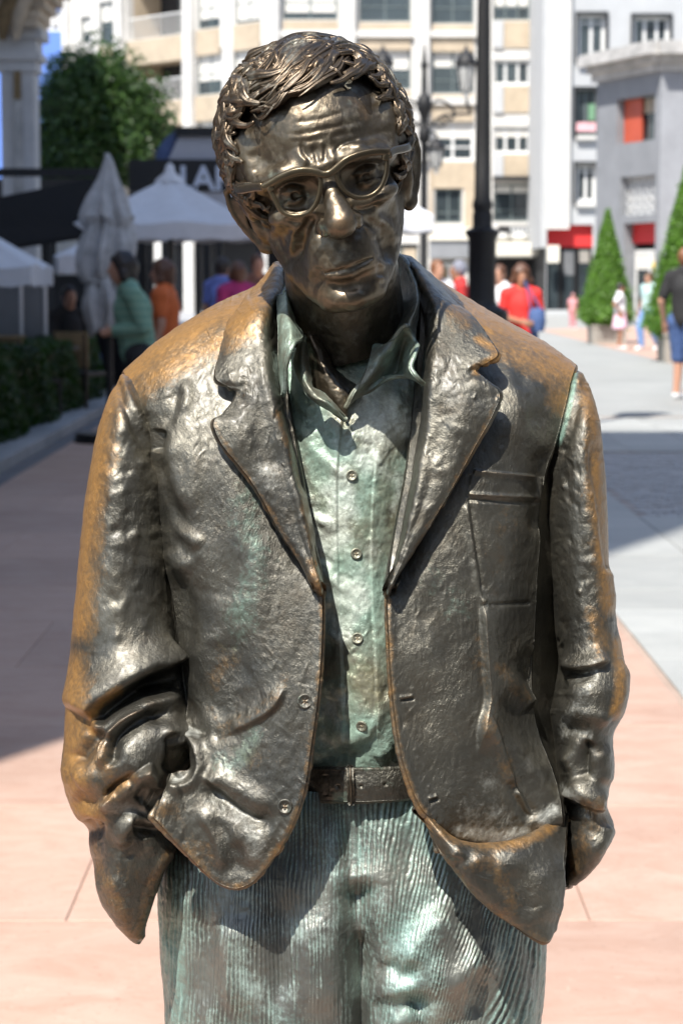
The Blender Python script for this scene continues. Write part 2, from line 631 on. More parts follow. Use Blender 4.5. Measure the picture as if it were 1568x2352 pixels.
hf = Field((-9.6, -11.2, -17.0), (9.6, 12.6, 12.8), 0.135)
hf.ell((0, -1.2, 3.4), (7.0, 9.3, 7.35))
hf.ell((-.1, 1.2, -2.5), (5.75, 6.5, 7.0), 1.4)
hf.ell((-0.35, 3.0, -6.6), (3.8, 5.0, 4.0), 1.4)
for sx in (-1, 1):
    hf.ell((sx * 4.0, 5.0, -1.9), (1.7, 2.2, 1.25), 1.0)
    hf.ell((sx * 5.1, 5.6, -5.0), (1.4, 2.2, 2.0), 1.6, 'sub')
    hf.cone([(sx * 5.2 - .1, -0.3, -3.6, 1.1), (sx * 4.05 - .3, 1.2, -7.2, 1.1), (sx * 1.8 - .4, 5.5, -9.6, 1.25)], 1.2)
    hf.cone([(sx * 6.0, 3.0, 4.5, 1.2), (sx * 5.6, 5.0, 1.5, 0.9)], 2.0)
hf.ell((-0.05, 5.9, -6.1), (3.0, 2.6, 2.9), 1.2)
hf.ell((-0.4, 6.35, -9.4), (2.3, 1.75, 1.6), 1.2)
hf.cone([(-5.0, 6.4, 1.6, .8), (-3.4, 7.6, 1.95, .85), (0, 8.0, 1.75, .8), (3.4, 7.6, 1.95, .85), (5.0, 6.4, 1.6, .8)], 1.0)
for sx in (-1, 1):
    hf.ell((sx * 3.1, 8.7, -0.05), (2.1, 2.35, 1.3), 0.7, 'sub')
    hf.ell((sx * 1.75, 8.5, 0.1), (0.9, 1.0, 1.2), 0.8, 'sub')
    hf.ell((sx * 3.05, 5.75, -0.05), (1.25, 1.25, 1.25), 0.15)
    hf.ell((sx * 3.05, 5.75, -0.05), (1.5, 1.5, 1.42), 0.12, clip=((0, 0.30, 1.0), 2.26))
    hf.ell((sx * 3.05, 5.75, -0.10), (1.47, 1.47, 1.42), 0.12, clip=((0, 0.25, -1.0), 2.1))
    hf.ell((sx * 3.1 + .05, 7.05, -0.1), (0.36, 0.42, 0.36), 0.1, 'sub')
# nose
hf.cone([(0, 7.3, 1.4, .66), (0, 8.45, -0.1, .78), (0.0, 9.3, -1.5, .92)], 0.8)
hf.cone([(0.0, 9.3, -1.5, .92), (0.02, 10.0, -2.75, 1.12)], 0.5)
hf.ell((0.02, 9.95, -2.9), (1.32, 1.22, 1.12), 0.7)
for sx in (-1, 1):
    hf.ell((sx * 1.36, 8.7, -3.05), (0.66, 1.05, 0.85), 0.3)
    hf.ell((sx * 0.68, 9.1, -4.2), (0.42, 0.7, 0.45), 0.25, 'sub')
# lips
hf.cone([(-2.15, 7.2, -6.85, .2), (-1.2, 7.9, -6.56, .26), (-0.2, 8.22, -6.5, .27), (0.9, 8.0, -6.42, .26), (2.0, 7.3, -6.5, .2)], 0.7)
hf.cone([(-1.9, 7.3, -7.25, .26), (-0.9, 7.9, -7.5, .32), (0.1, 8.1, -7.52, .33), (1.0, 7.85, -7.36, .31), (1.9, 7.3, -7.0, .26)], 0.7)
hf.cone([(-2.2, 7.75, -6.98, .10), (-1.2, 8.36, -6.98, .19), (-0.1, 8.70, -6.98, .22), (1.0, 8.43, -6.85, .21), (1.95, 7.8, -6.72, .10)], 0.15, 'sub')
hf.cone([(-1.3, 8.35, -8.5, .45), (1.1, 8.35, -8.45, .45)], 1.1, 'sub')
# ears
for sx in (-1, 1):
    fl = math.radians(52 if sx < 0 else 44)
    u = np.array([sx * math.sin(fl), -math.cos(fl), 0.0])
    if sx < 0:
        v = np.array([-0.10, 0.18, 0.98]); base = np.array([-6.25, -0.2, -1.9])
    else:
        v = np.array([0.06, 0.10, 0.99]); base = np.array([6.35, -0.1, -1.2])
    es = 1.14
    e = lambda a, b, w=0.0: base + u * a * es + v * b * es + np.cross(u, v) * w * sx
    rim = [(0.5, 0.1), (0.35, 1.2), (0.8, 2.35), (1.7, 2.75), (2.5, 2.2), (2.65, 0.9), (2.3, -0.5), (1.6, -1.8), (0.9, -2.7), (0.35, -2.9)]
    hf.cone([tuple(e(a, b)) + (.30 if i < 7 else .36,) for i, (a, b) in enumerate(rim)], 0.15)
    hf.cone([tuple(e(a, b)) + (.24,) for a, b in [(0.5, -1.0), (0.9, .3), (1.2, 1.3), (1.7, 1.6)]], 0.3)
    rot = np.stack([u, np.cross(u, v), v], 1)
    hf.ell(tuple(e(1.25, 0.0, 0.0)), (1.45, 0.26, 2.6), 0.25, rot=rot)
    hf.ell(tuple(e(0.75, -2.7)), (0.72, 0.42, 0.75), 0.4, rot=rot)
    hf.ell(tuple(e(0.3, -0.2)), (0.8, 1.1, 2.4), 0.6, rot=rot)
    hf.ell(tuple(e(0.95, -0.5) + yl * 0), (0.5, 0.5, 0.9), 0.3, 'sub', rot=rot)
# neck and throat, down into the collar
nb = w2h(P(805, 830, 2.02))
hf.cone([(-0.2, -1.6, -5.0, 5.0), tuple(nb * 0.55 + np.array([0, -1.6, -5.0]) * 0.45) + (5.2,), tuple(nb) + (5.8,)], 1.6)
V, Q = hf.surface()
bone = w2h(P(790, 900, 2.0))
head = Relief(h2w(V), Q)
head.smooth(2, 0.5)
head.N0 = vnormals(head.V, head.Q)


def fs(pts, r, a, kind='g', **kw):
    head.stroke(FA, pts, r, a, kind, **kw)


# forehead furrows, frown lines
for pts, a in (([(640, 560), (760, 545), (880, 520), (1000, 480)], -0.7), ([(600, 620), (720, 620), (860, 590), (1000, 560), (1090, 530)], -0.9),
               ([(640, 665), (760, 660), (880, 640)], -0.7), ([(880, 650), (960, 620), (1060, 610)], -0.8)):
    fs(pts, 2.2, a)
fs([(715, 665), (735, 730), (780, 790)], 1.6, -1.6)
fs([(780, 680), (800, 740), (815, 800)], 1.4, -1.3)
fs([(855, 660), (855, 720), (850, 790)], 1.4, -1.5)
fs([(905, 740), (940, 690), (1010, 660), (1060, 650)], 1.8, -1.5)
fs([(750, 660), (775, 720), (800, 790)], 3.0, .9)
fs([(830, 650), (835, 720), (835, 790)], 3.0, .9)
fs([(690, 690), (720, 750), (770, 800)], 3.4, 1.4)
fs([(915, 700), (990, 690), (1090, 690)], 4.0, 2.0)
fs([(880, 690), (900, 760), (890, 800)], 3.2, 1.2)
fs([(620, 780), (700, 760), (770, 800)], 5.0, 1.6)
fs([(1080, 660), (1110, 700), (1150, 720)], 3.5, -1.0)
# temples, veins
fs([(440, 700), (480, 790), (470, 860)], 9, -2.2)
fs([(1220, 560), (1240, 650), (1230, 720)], 9, -2.0)
# under-eye pouches, cheeks, long folds of the cheek
fs([(600, 1050), (660, 1085), (760, 1085), (820, 1030)], 5, 2.2)
fs([(620, 1110), (700, 1122), (790, 1085)], 2.8, -2.8)
fs([(960, 1000), (1040, 1020), (1130, 1000), (1190, 950)], 5, 1.8)
fs([(1000, 1050), (1090, 1052), (1180, 1010)], 2.8, -2.6)
fs([(805, 1075), (760, 1130), (725, 1190), (700, 1280), (690, 1370)], 4.2, -6.4, taper=.25)
fs([(770, 1050), (715, 1130), (675, 1230), (660, 1340)], 5, 3.6)
fs([(770, 1100), (735, 1160), (705, 1240)], 2.2, 1.2)
fs([(1050, 1110), (1130, 1130), (1200, 1200), (1230, 1290), (1220, 1380)], 4.4, -5.4)
fs([(1130, 1080), (1210, 1160), (1255, 1260)], 6.0, 3.0)
fs([(590, 1160), (610, 1280), (680, 1390)], 10, -4.0)
fs([(1160, 1180), (1190, 1270), (1180, 1370)], 9, -3.0)
fs([(540, 1180), (580, 1290), (650, 1400)], 2.0, -1.4)
fs([(860, 1010), (900, 960), (940, 960)], 3, .8)
fs([(520, 1120), (560, 1200), (640, 1330)], 4, -1.5)
fs([(1090, 1160), (1160, 1230), (1180, 1310)], 4, -1.2)
# around the mouth
fs([(830, 1380), (815, 1430), (840, 1500)], 4.5, -2.4)
fs([(1140, 1330), (1170, 1390), (1160, 1450)], 3.8, -2.4)
fs([(1150, 1330), (1185, 1400), (1165, 1480)], 4.5, 1.8)
fs([(930, 1230), (950, 1300)], 4, -1.2)
fs([(860, 1470), (950, 1490), (1080, 1470)], 5, -1.6)
fs([(700, 1420), (760, 1500), (860, 1570)], 8, 1.0)
fs([(900, 1560), (1000, 1570), (1100, 1540)], 9, .6)
fs([(890, 1425), (960, 1435), (1050, 1405)], 5, 1.2)
# alae and nostril creases
fs([(835, 1120), (818, 1170), (840, 1215)], 2.2, -2.0)
fs([(1020, 1080), (1050, 1120), (1040, 1170)], 2.0, -1.8)
head.fresh()
head.noise(0.45, 0.012, 5, 3)
head.noise(0.25, 0.004, 8, 2)
head.fresh()
head.paint('warm', FA, [(940, 1130)], 12, 0.75)
head.paint('warm', FA, [(700, 1480), (900, 1560), (1150, 1400)], 12, 0.45)
head.paint('warm', FA, [(500, 520), (480, 700)], 14, 0.45)
head.paint('warm', FA, [(1000, 420), (1080, 500)], 12, 0.4)
head.paint('green', FA, [(840, 1150), (860, 1190)], 5, 0.5)
head.paint('green', FA, [(990, 450)], 6, 0.35)
head.paint('green', FA, [(560, 860), (620, 1010), (760, 960)], 10, .3)
head.attr['pale'] = np.maximum(head.attr['pale'], np.clip(.16 + .4 * fbm(head.V, .012, 77, 3), 0, .42))
o_head = own(head.build('head', M_SKIN))

# ---- hair: locks laid over the skull
SC, SR = np.array([0, -1.2, 3.4]), np.array([7.0, 9.3, 7.35])


def scalp_hit(x, y, lift=0.0):
    fx, fy = FA(x, y)
    o, d = w2h(CAM), None
    d = w2h(P(fx, fy, 2.0)) - o
    R = SR + lift
    a, b = (o - SC) / R, d / R
    A_, B_, C_ = b @ b, 2 * a @ b, a @ a - 1
    D = B_ * B_ - 4 * A_ * C_
    t = (-B_ - math.sqrt(D)) / (2 * A_) if D > 0 else -B_ / (2 * A_)
    p = o + d * t
    if D <= 0:
        q = (p - SC) / R
        p = SC + q / np.linalg.norm(q) * R
    return p


HV, HQ, HN = [], [], 0


def lock(pts, w, flat=0.6, wave=0.0, nseg=26, strands=4, tip=0.25, twist=0.0, phase=0.0, root=0.7):
    """one lock of hair in head coordinates: a grooved, tapering tube"""
    global HN
    C = spline1(np.array(pts), nseg)
    T = np.gradient(C, axis=0)
    T /= np.linalg.norm(T, axis=1, keepdims=True) + 1e-9
    U = (C - SC) / SR ** 2
    U /= np.linalg.norm(U, axis=1, keepdims=True)
    U = U - (U * T).sum(1, keepdims=True) * T
    U /= np.linalg.norm(U, axis=1, keepdims=True) + 1e-9
    S = np.cross(T, U)
    t = np.linspace(0, 1, nseg)
    if wave:
        C = C + S * (wave * np.sin(t * 9 + phase) * t)[:, None] + U * (0.4 * wave * np.cos(t * 9 + phase) * t)[:, None]
    prof = np.minimum(1, root + (1 - root) * t / 0.25) * np.minimum(1, tip + (1 - tip) * ((1 - t) / 0.55)) * w
    ns = 18
    ph = np.linspace(0, 2 * math.pi, ns, endpoint=False)
    g = 1 + 0.24 * np.cos(strands * 2 * ph[None, :] + twist * t[:, None] * 5 + phase)
    V = C[:, None] + S[:, None] * (np.cos(ph)[None, :] * g * prof[:, None])[..., None] + U[:, None] * (np.sin(ph)[None, :] * g * prof[:, None] * flat)[..., None]
    V = V.reshape(-1, 3)
    cap = np.array([C[0], C[-1]])
    q = grid_quads(nseg, ns, True)
    i0, i1 = len(V), len(V) + 1
    HV.append(np.concatenate([V, cap])); HQ.append(q + HN)
    k = np.arange(0, ns, 2)
    HQ.append(np.stack([np.full(len(k), i0), k, k + 1, (k + 2) % ns], 1) + HN)
    b = (nseg - 1) * ns
    HQ.append(np.stack([np.full(len(k), i1), b + (k + 2) % ns, b + k + 1, b + k], 1) + HN)
    HN += len(V) + 2


def on_scalp(d, lift):
    d = d / np.linalg.norm(d / 1.0)
    s = 1.0 / math.sqrt(((d / (SR + lift)) ** 2).sum())
    return SC + d * s


hr = random.Random(11)
# the mass under the locks: a cap over the back and sides
hcap = Field((-9.2, -12.2, -6.5), (9.2, 9.5, 14.2), 0.2)
hcap.ell((0, -1.5, 3.4), (7.5, 9.4, 7.45))
hcap.ell((-6.4, -0.2, 2.0), (1.8, 4.3, 4.8), 1.0)
hcap.ell((6.3, -0.6, 2.4), (1.7, 4.2, 4.4), 1.0)
hcap.ell((0, 9.0, 2.0), (5.6, 6.6, 8.6), 0.6, 'sub')
hcap.ell((0, 3.5, -4.5), (9.5, 5.5, 4.6), 0.6, 'sub')
hv, hq = hcap.surface()
HV.append(hv); HQ.append(hq + HN); HN += len(hv)
# fringe and top: combed from the viewer's right down to the left
hero = [
    ([(1035, 165), (960, 175), (900, 215), (850, 290), (760, 350), (660, 400), (600, 420)], .62, .9),
    ([(1010, 150), (930, 150), (850, 190), (760, 280), (660, 350), (560, 430), (490, 500), (440, 530)], .68, 1.0),
    ([(985, 190), (930, 240), (880, 310), (800, 365), (700, 410), (610, 440), (540, 510), (480, 550), (430, 510)], .42, .8),
    ([(985, 140), (880, 115), (760, 170), (660, 260), (580, 330), (480, 370), (395, 410)], .70, 1.3),
    ([(940, 120), (820, 105), (700, 150), (610, 220), (560, 300), (470, 350), (400, 385)], .70, 1.1),
    ([(1000, 130), (900, 100), (780, 90), (680, 120), (600, 180), (540, 250), (480, 320), (410, 370)], .70, 1.5),
    ([(880, 85), (760, 80), (650, 115), (560, 170), (500, 240), (440, 290), (390, 340)], .66, 1.0),
    ([(800, 75), (690, 95), (600, 130), (520, 190), (450, 240), (410, 260)], .62, .9),
    ([(1025, 175), (990, 200), (950, 240), (920, 290), (870, 330), (780, 385), (690, 420)], .45, 1.0),
    ([(1030, 160), (980, 130), (920, 130), (860, 170), (780, 230), (720, 310), (640, 380), (560, 400)], .60, 1.4),
    ([(760, 200), (680, 270), (610, 350), (540, 390), (470, 400), (400, 410)], .52, 1.3),
    ([(720, 340), (640, 410), (580, 470), (520, 500), (470, 505)], .45, 1.0),
    ([(920, 210), (850, 250), (790, 320), (700, 370), (620, 390)], .42, 1.4),
    ([(860, 160), (780, 200), (720, 260), (650, 300), (580, 380), (500, 430)], .46, 1.5),
    ([(700, 170), (640, 210), (600, 270), (540, 310), (480, 330), (430, 350)], .50, 1.3),
    ([(640, 150), (570, 200), (540, 240), (490, 250), (430, 270)], .45, 1.2),
    ([(1040, 170), (1080, 200), (1110, 250), (1090, 300), (1105, 340)], .28, .3),
    ([(1050, 175), (1100, 230), (1130, 290)], .22, .2),
    ([(1045, 165), (1120, 200), (1170, 260), (1190, 330)], .3, .3),
]
for pts, w, lf in hero:
    pts = [(x, max(84, y - 38)) for x, y in pts]
    n = len(pts)
    L = []
    for i, (x, y) in enumerate(pts):
        q = scalp_hit(x, y, 0.2 + .7 * lf * math.sin(math.pi * min(1, 0.25 + 0.75 * i / (n - 1)) * 0.9) * 0.55)
        L.append(q)
    lock(L, w * 1.3, .8, hr.uniform(.16, .34), 48, 4, .22, hr.uniform(-1, 1), hr.uniform(0, 6))
    for e in (-1, 1):                                         # thin strands riding along each lock
        L2 = [scalp_hit(x + hr.uniform(-10, 10), y + e * 26 * w + hr.uniform(-6, 6), 0.55 + lf * .45) for (x, y) in pts]
        lock(L2[hr.randrange(0, 2):], w * hr.uniform(.42, .66), .85, .30, 34, 2, .2, 1, hr.uniform(0, 6))
for i in range(70):                                            # more of the top, seeded between
    x, y = hr.uniform(440, 980), hr.uniform(75, 300)
    if y > 420 - 0.42 * (x - 400) : continue
    L = []
    ang = math.radians(hr.uniform(145, 185) if x > 700 else hr.uniform(120, 165))
    px_, py_ = x, y
    for k in range(5):
        L.append(scalp_hit(px_, py_, hr.uniform(.7, 1.15)))
        ang += hr.uniform(-.4, .3)
        px_ += math.cos(ang) * 38
        py_ += math.sin(ang) * 38
    lock(L, hr.uniform(.26, .46), .85, .25, 26, 2, .2, 1, hr.uniform(0, 6))


def curls(n, region, flow, lift, wr, seed):
    r2 = random.Random(seed)
    c = 0
    for _ in range(n * 20):
        if c >= n: break
        d = np.array([r2.gauss(0, 1), r2.gauss(0, 1), r2.gauss(0, 1)])
        d /= np.linalg.norm(d)
        p = on_scalp(d, lift)
        if not region(p): continue
        c += 1
        f = np.array(flow(p), float) + np.array([r2.gauss(0, .35), r2.gauss(0, .35), r2.gauss(0, .35)])
        nrm = (p - SC) / SR ** 2
        nrm /= np.linalg.norm(nrm)
        L, q = [], p
        step = r2.uniform(.5, 1.0)
        axis = nrm
        turn = r2.uniform(-.5, .5)
        for k in range(7):
            dd = (q - SC)
            L.append(on_scalp(dd / np.linalg.norm(dd), lift + r2.uniform(-.1, .25) + .12 * k * (5 - k) * .2))
            f = f / np.linalg.norm(f)
            f = f * math.cos(turn) + np.cross(axis, f) * math.sin(turn)
            q = q + f * step
        lock(L, r2.uniform(*wr), .8, .16, 22, 3, .3, 1, r2.uniform(0, 6), .5)


side_l = lambda p: p[0] < -4.0 and p[2] > -3.0 and p[1] < 3.4 - 0.10 * abs(p[2] - 3) and p[1] > -7
side_r = lambda p: p[0] > 4.2 and p[2] > -1.5 and p[1] < 2.4 and p[1] > -7
topb = lambda p: p[2] > 7.6 and p[1] < 2.0
curls(190, side_l, lambda p: (-.2, .55, -.8), 1.15, (.34, .62), 3)
curls(170, side_r, lambda p: (.2, .5, -.8), 1.0, (.32, .58), 4)
curls(130, topb, lambda p: (-.6, .7, -.2), .8, (.3, .6), 5)
curls(70, lambda p: p[1] < -5, lambda p: (0, 0, -1), .5, (.4, .7), 6)
hair = Relief(h2w(np.concatenate(HV)), np.concatenate(HQ))
hair.attr['pale'] = np.clip(0.30 + 0.45 * fbm(hair.V, 0.02, 4), 0, .75) * 0.75
o_hair = own(hair.build('hair', M_HAIR))

# ---- glasses: rims, bridge and side arms as bent bars
def bar(pts, w, h, n=60, closed=False, up=None, ns=12, taper=None):
    """bar of rounded rectangular section along pts (head coords, cm); w in the plane of the face, h out of it"""
    C = spline1(np.array(pts, float), n, closed)
    T = np.roll(C, -1, 0) - np.roll(C, 1, 0) if closed else np.gradient(C, axis=0)
    T /= np.linalg.norm(T, axis=1, keepdims=True) + 1e-9
    up = np.array([0, 1., 0]) if up is None else np.array(up, float)
    S = np.cross(T, up)
    S /= np.linalg.norm(S, axis=1, keepdims=True) + 1e-9
    U = np.cross(S, T)
    ph = np.linspace(0, 2 * math.pi, ns, endpoint=False)
    c, s_ = np.cos(ph), np.sin(ph)
    c, s_ = np.sign(c) * abs(c) ** .65, np.sign(s_) * abs(s_) ** .65
    ww = np.full(n, w / 2) if taper is None else np.interp(np.linspace(0, 1, n), *taper) * w / 2
    V = (C[:, None] + S[:, None] * (c[None] * ww[:, None])[..., None] + U[:, None] * (s_[None] * np.full((n, 1), h / 2))[..., None]).reshape(-1, 3)
    if closed:
        g = np.arange(n * ns).reshape(n, ns)
        g = np.concatenate([g, g[:1]], 0); g = np.concatenate([g, g[:, :1]], 1)
        q = np.stack([g[:-1, :-1], g[1:, :-1], g[1:, 1:], g[:-1, 1:]], -1).reshape(-1, 4)
    else:
        q = grid_quads(n, ns, True)
        V = np.concatenate([V, C[:1], C[-1:]])
        k = np.arange(0, ns, 2)
        q = np.concatenate([q, np.stack([np.full(len(k), n * ns), k, k + 1, (k + 2) % ns], 1),
                            np.stack([np.full(len(k), n * ns + 1), (n - 1) * ns + (k + 2) % ns, (n - 1) * ns + k + 1, (n - 1) * ns + k], 1)])
    return V, q


def join(parts):
    VV, QQ, n = [], [], 0
    for v, q in parts:
        VV.append(v); QQ.append(q + n); n += len(v)
    return np.concatenate(VV), np.concatenate(QQ)


GD = 9.35


def gl(x, y, dy=0.0):
    p = A2L(x, y, GD)
    t = abs(p[0]) / 5.5
    return A2L(x, y, GD - 0.9 * t * t + dy)


rimL = [(540, 925), (590, 885), (690, 850), (785, 846), (824, 866), (828, 930), (808, 1005), (765, 1065), (705, 1088), (645, 1082), (600, 1050), (568, 990)]
rimR = [(918, 835), (960, 790), (1050, 752), (1140, 732), (1200, 736), (1208, 790), (1198, 865), (1165, 935), (1110, 975), (1040, 984), (978, 955), (936, 900)]
frame_parts = [bar([gl(*p) for p in rimL], .42, .46, 90, True), bar([gl(*p) for p in rimR], .42, .46, 90, True),
               bar([gl(500, 925, .02), gl(545, 900, .05), gl(610, 862, .07), gl(700, 832, .08), (gl(780, 832, .08)), gl(840, 850, .1), gl(880, 845, .1), gl(925, 812, .1), gl(980, 768, .08), gl(1060, 737, .07), gl(1140, 722, .05), gl(1220, 722, .02)], .60, .5, 90),
               bar([gl(500, 925, -.1), gl(535, 920, 0), gl(552, 945, 0)], .62, .5, 16), bar([gl(1222, 738, -.1), gl(1200, 740, 0), gl(1195, 770, 0)], .6, .5, 16)]
gv, gq = join(frame_parts)
glasses = empty('glasses'); own(glasses)
M_GL = bronze('bronze_glasses', (0.105, 0.090, 0.058), scratch=0.15, rough=0.34)
g_rel = Relief(h2w(gv), gq)
g_rel.noise(0.15, 0.006, 3)
o_gf = own(g_rel.build('glasses_frame', M_GL), glasses)
hl, hr_ = gl(500, 925, -.1), gl(1222, 738, -.1)
armL = [hl, hl + np.array([-.55, -1.2, .0]), A2L(350, 935, 3.0), np.array([-7.6, -1.0, hl[2] + .35])]
armR = [hr_, hr_ + np.array([.45, -1.2, .05]), A2L(1330, 690, 3.0), np.array([7.6, -1.2, hr_[2] + .3])]
for a in (armL, armR):
    v, q = bar(a, .72, .36, 40, up=(1, .15, 0))
    own(Relief(h2w(v), q).build('glasses_arm', M_GL), glasses)
# ---- shirt
shirt = net([
    [(600, 800, 1.99), (690, 800, 1.975), (790, 830, 1.965), (890, 800, 1.975), (1000, 800, 1.99)],
    [(600, 930, 1.965), (690, 930, 1.945), (790, 940, 1.937), (890, 930, 1.945), (1000, 930, 1.965)],
    [(620, 1060, 1.95), (700, 1060, 1.935), (800, 1060, 1.926), (880, 1060, 1.935), (990, 1060, 1.955)],
    [(640, 1220, 1.945), (720, 1220, 1.93), (805, 1220, 1.92), (880, 1220, 1.93), (970, 1220, 1.95)],
    [(650, 1400, 1.945), (730, 1400, 1.93), (810, 1400, 1.913), (880, 1400, 1.92), (960, 1400, 1.94)],
    [(640, 1560, 1.95), (730, 1560, 1.928), (815, 1560, 1.906), (890, 1560, 1.912), (980, 1560, 1.935)],
    [(640, 1680, 1.95), (730, 1680, 1.928), (825, 1680, 1.906), (895, 1680, 1.91), (990, 1680, 1.935)],
    [(640, 1740, 1.945), (730, 1745, 1.928), (825, 1745, 1.916), (895, 1745, 1.922), (990, 1740, 1.945)],
    [(640, 1800, 1.95), (730, 1800, 1.935), (825, 1800, 1.925), (895, 1800, 1.93), (990, 1800, 1.95)]], FF, 560, 260)
sh = shirt.stroke
sh(FF, [(787, 940), (776, 1040), (772, 1150), (776, 1300), (784, 1500), (790, 1720)], 9, 2.2, 's', taper=.03, sharp=.12)
shirt.fresh()
shirt.stroke(FF, [(868, 1720), (862, 1500), (852, 1300), (856, 1150), (862, 1040), (850, 960)], 9, 1.6, 's', taper=.03, sharp=.12)
shirt.fresh()
wr = random.Random(5)
for i in range(46):                                       # pulled diagonals on the wearer's right, looser ones on the left
    y = wr.uniform(880, 1700)
    if wr.random() < .62:
        x = wr.uniform(650, 735) + (y - 900) * 0.06
        L = wr.uniform(30, 70)
        sh(FF, [(x, y), (x + L * .5, y + L * .5), (x + L, y + L * .72)], wr.uniform(3, 6), wr.uniform(.8, 2.0) * wr.choice((-1, 1, 1)), taper=.5)
    else:
        x = wr.uniform(870, 960)
        L = wr.uniform(40, 110)
        sh(FF, [(x, y), (x - L * .2, y + L * .5), (x - L * .42, y + L)], wr.uniform(3, 7), wr.uniform(.8, 2.2) * wr.choice((-1, 1)), taper=.5)
for i in range(60):
    x, y = wr.uniform(785, 850), wr.uniform(960, 1700)
    sh(FF, [(x, y), (x + wr.uniform(8, 24), y + wr.uniform(-8, 14))], wr.uniform(2, 4), wr.uniform(.3, .9) * wr.choice((-1, 1)), taper=.5)
for x0, y0, x1, y1 in ((690, 1000, 760, 1090), (720, 1180, 770, 1230), (730, 1300, 770, 1350), (665, 900, 720, 960), (900, 880, 920, 1020), (930, 900, 930, 1040), (885, 920, 860, 1100)):
    sh(FF, [(x0, y0), ((x0 + x1) / 2 + 6, (y0 + y1) / 2), (x1, y1)], 6, 2.6, taper=.4)
sh(FF, [(745, 1690), (800, 1735), (860, 1700), (900, 1660)], 8, -3, taper=.3)
sh(FF, [(745, 1660), (800, 1700), (870, 1670)], 10, 3, taper=.4)
sh(FF, [(860, 1745), (880, 1725), (905, 1715)], 5, 3, taper=.3)
shirt.fresh()
shirt.noise(.7, 0.016, 3, 3, (1, 1, .7))
shirt.noise(0.5, 0.0055, 9, 2)
shirt.fresh()
sg = shirt.attr
yy = shirt.px[:, 1]
sg['green'] = np.clip(0.50 + 0.62 * fbm(shirt.V, 0.05, 2, 3) + 0.22 * np.exp(-((shirt.px[:, 0] - 730) / 60) ** 2) - 0.35 * np.exp(-((yy - 1540) / 110) ** 2) + .3 * np.exp(-((yy - 1690) / 40) ** 2), 0, 1)
sg['pale'] = np.clip(0.36 + 0.75 * fbm(shirt.V, 0.03, 21, 3) - .25 * np.exp(-((yy - 1560) / 150) ** 2), 0, .7)
sg['warm'] = np.clip(0.25 + 0.5 * fbm(shirt.V, 0.04, 31, 2) + .3 * np.exp(-((yy - 1560) / 90) ** 2), 0, .55)
o_shirt = own(shirt.build('shirt', M_SHIRT, thick=0.003))


def hit_relief(R, x, y):
    d = (R.px[:, 0] - x) ** 2 + (R.px[:, 1] - y) ** 2 + np.where(R.face > 0, 0, 1e6)
    i = int(np.argmin(d))
    return R.V[i], R.N[i]


def button(R, fr, x, y, rad, parent, mat, tilt=(0, 0), rim=True):
    """a dished four-hole button sewn on surface R"""
    fx, fy = fr(x, y)
    p, n = hit_relief(R, fx, fy)
    n = n + np.array([tilt[0], 0, tilt[1]])
    n /= np.linalg.norm(n)
    a = np.cross([0, 0, 1.], n); a /= np.linalg.norm(a); b = np.cross(n, a)
    prof = [(0.0, .55), (.18, .52), (.36, .5), (.58, .55), (.70, .95), (.82, 1.12), (.94, 1.0), (1.0, .6), (1.0, 0.0), (.9, -.6)]
    ns = 40
    V, Q = [], []
    for i, (r, h) in enumerate(prof):
        for k in range(ns):
            t = 2 * math.pi * k / ns
            hx, hy = r * math.cos(t), r * math.sin(t)
            hh = h
            for sx in (-.19, .19):
                for sy in (-.19, .19):
                    hh -= 1.0 * math.exp(-((hx - sx) ** 2 + (hy - sy) ** 2) / .008)
            V.append(p + (a * hx + b * hy) * rad + n * hh * rad * 0.30)
    Q = grid_quads(len(prof), ns, True)
    return own(mesh_np('button', np.array(V), Q[:, ::-1], mat, attrs={'green': np.full(len(V), .2)}), parent)


for x, y in ((808, 1092), (818, 1271), (820, 1467), (831, 1667)):
    button(shirt, FF, x, y, 0.0051, o_shirt, M_SHIRT)

# shirt collar
def leaf(rows, M, N, name, mat, thick, parent, nz=.5, fr=FH, paint=None, strokes=()):
    r = net(rows, fr, M, N)
    for st in strokes:
        r.stroke(fr, *st)
    r.fresh()
    r.noise(nz, .009, 6, 3)
    r.fresh()
    for k, v in (paint or {}).items():
        r.attr[k] = np.clip(v + .35 * fbm(r.V, .025, 12, 3), 0, 1)
    return own(r.build(name, mat, thick=thick), parent)


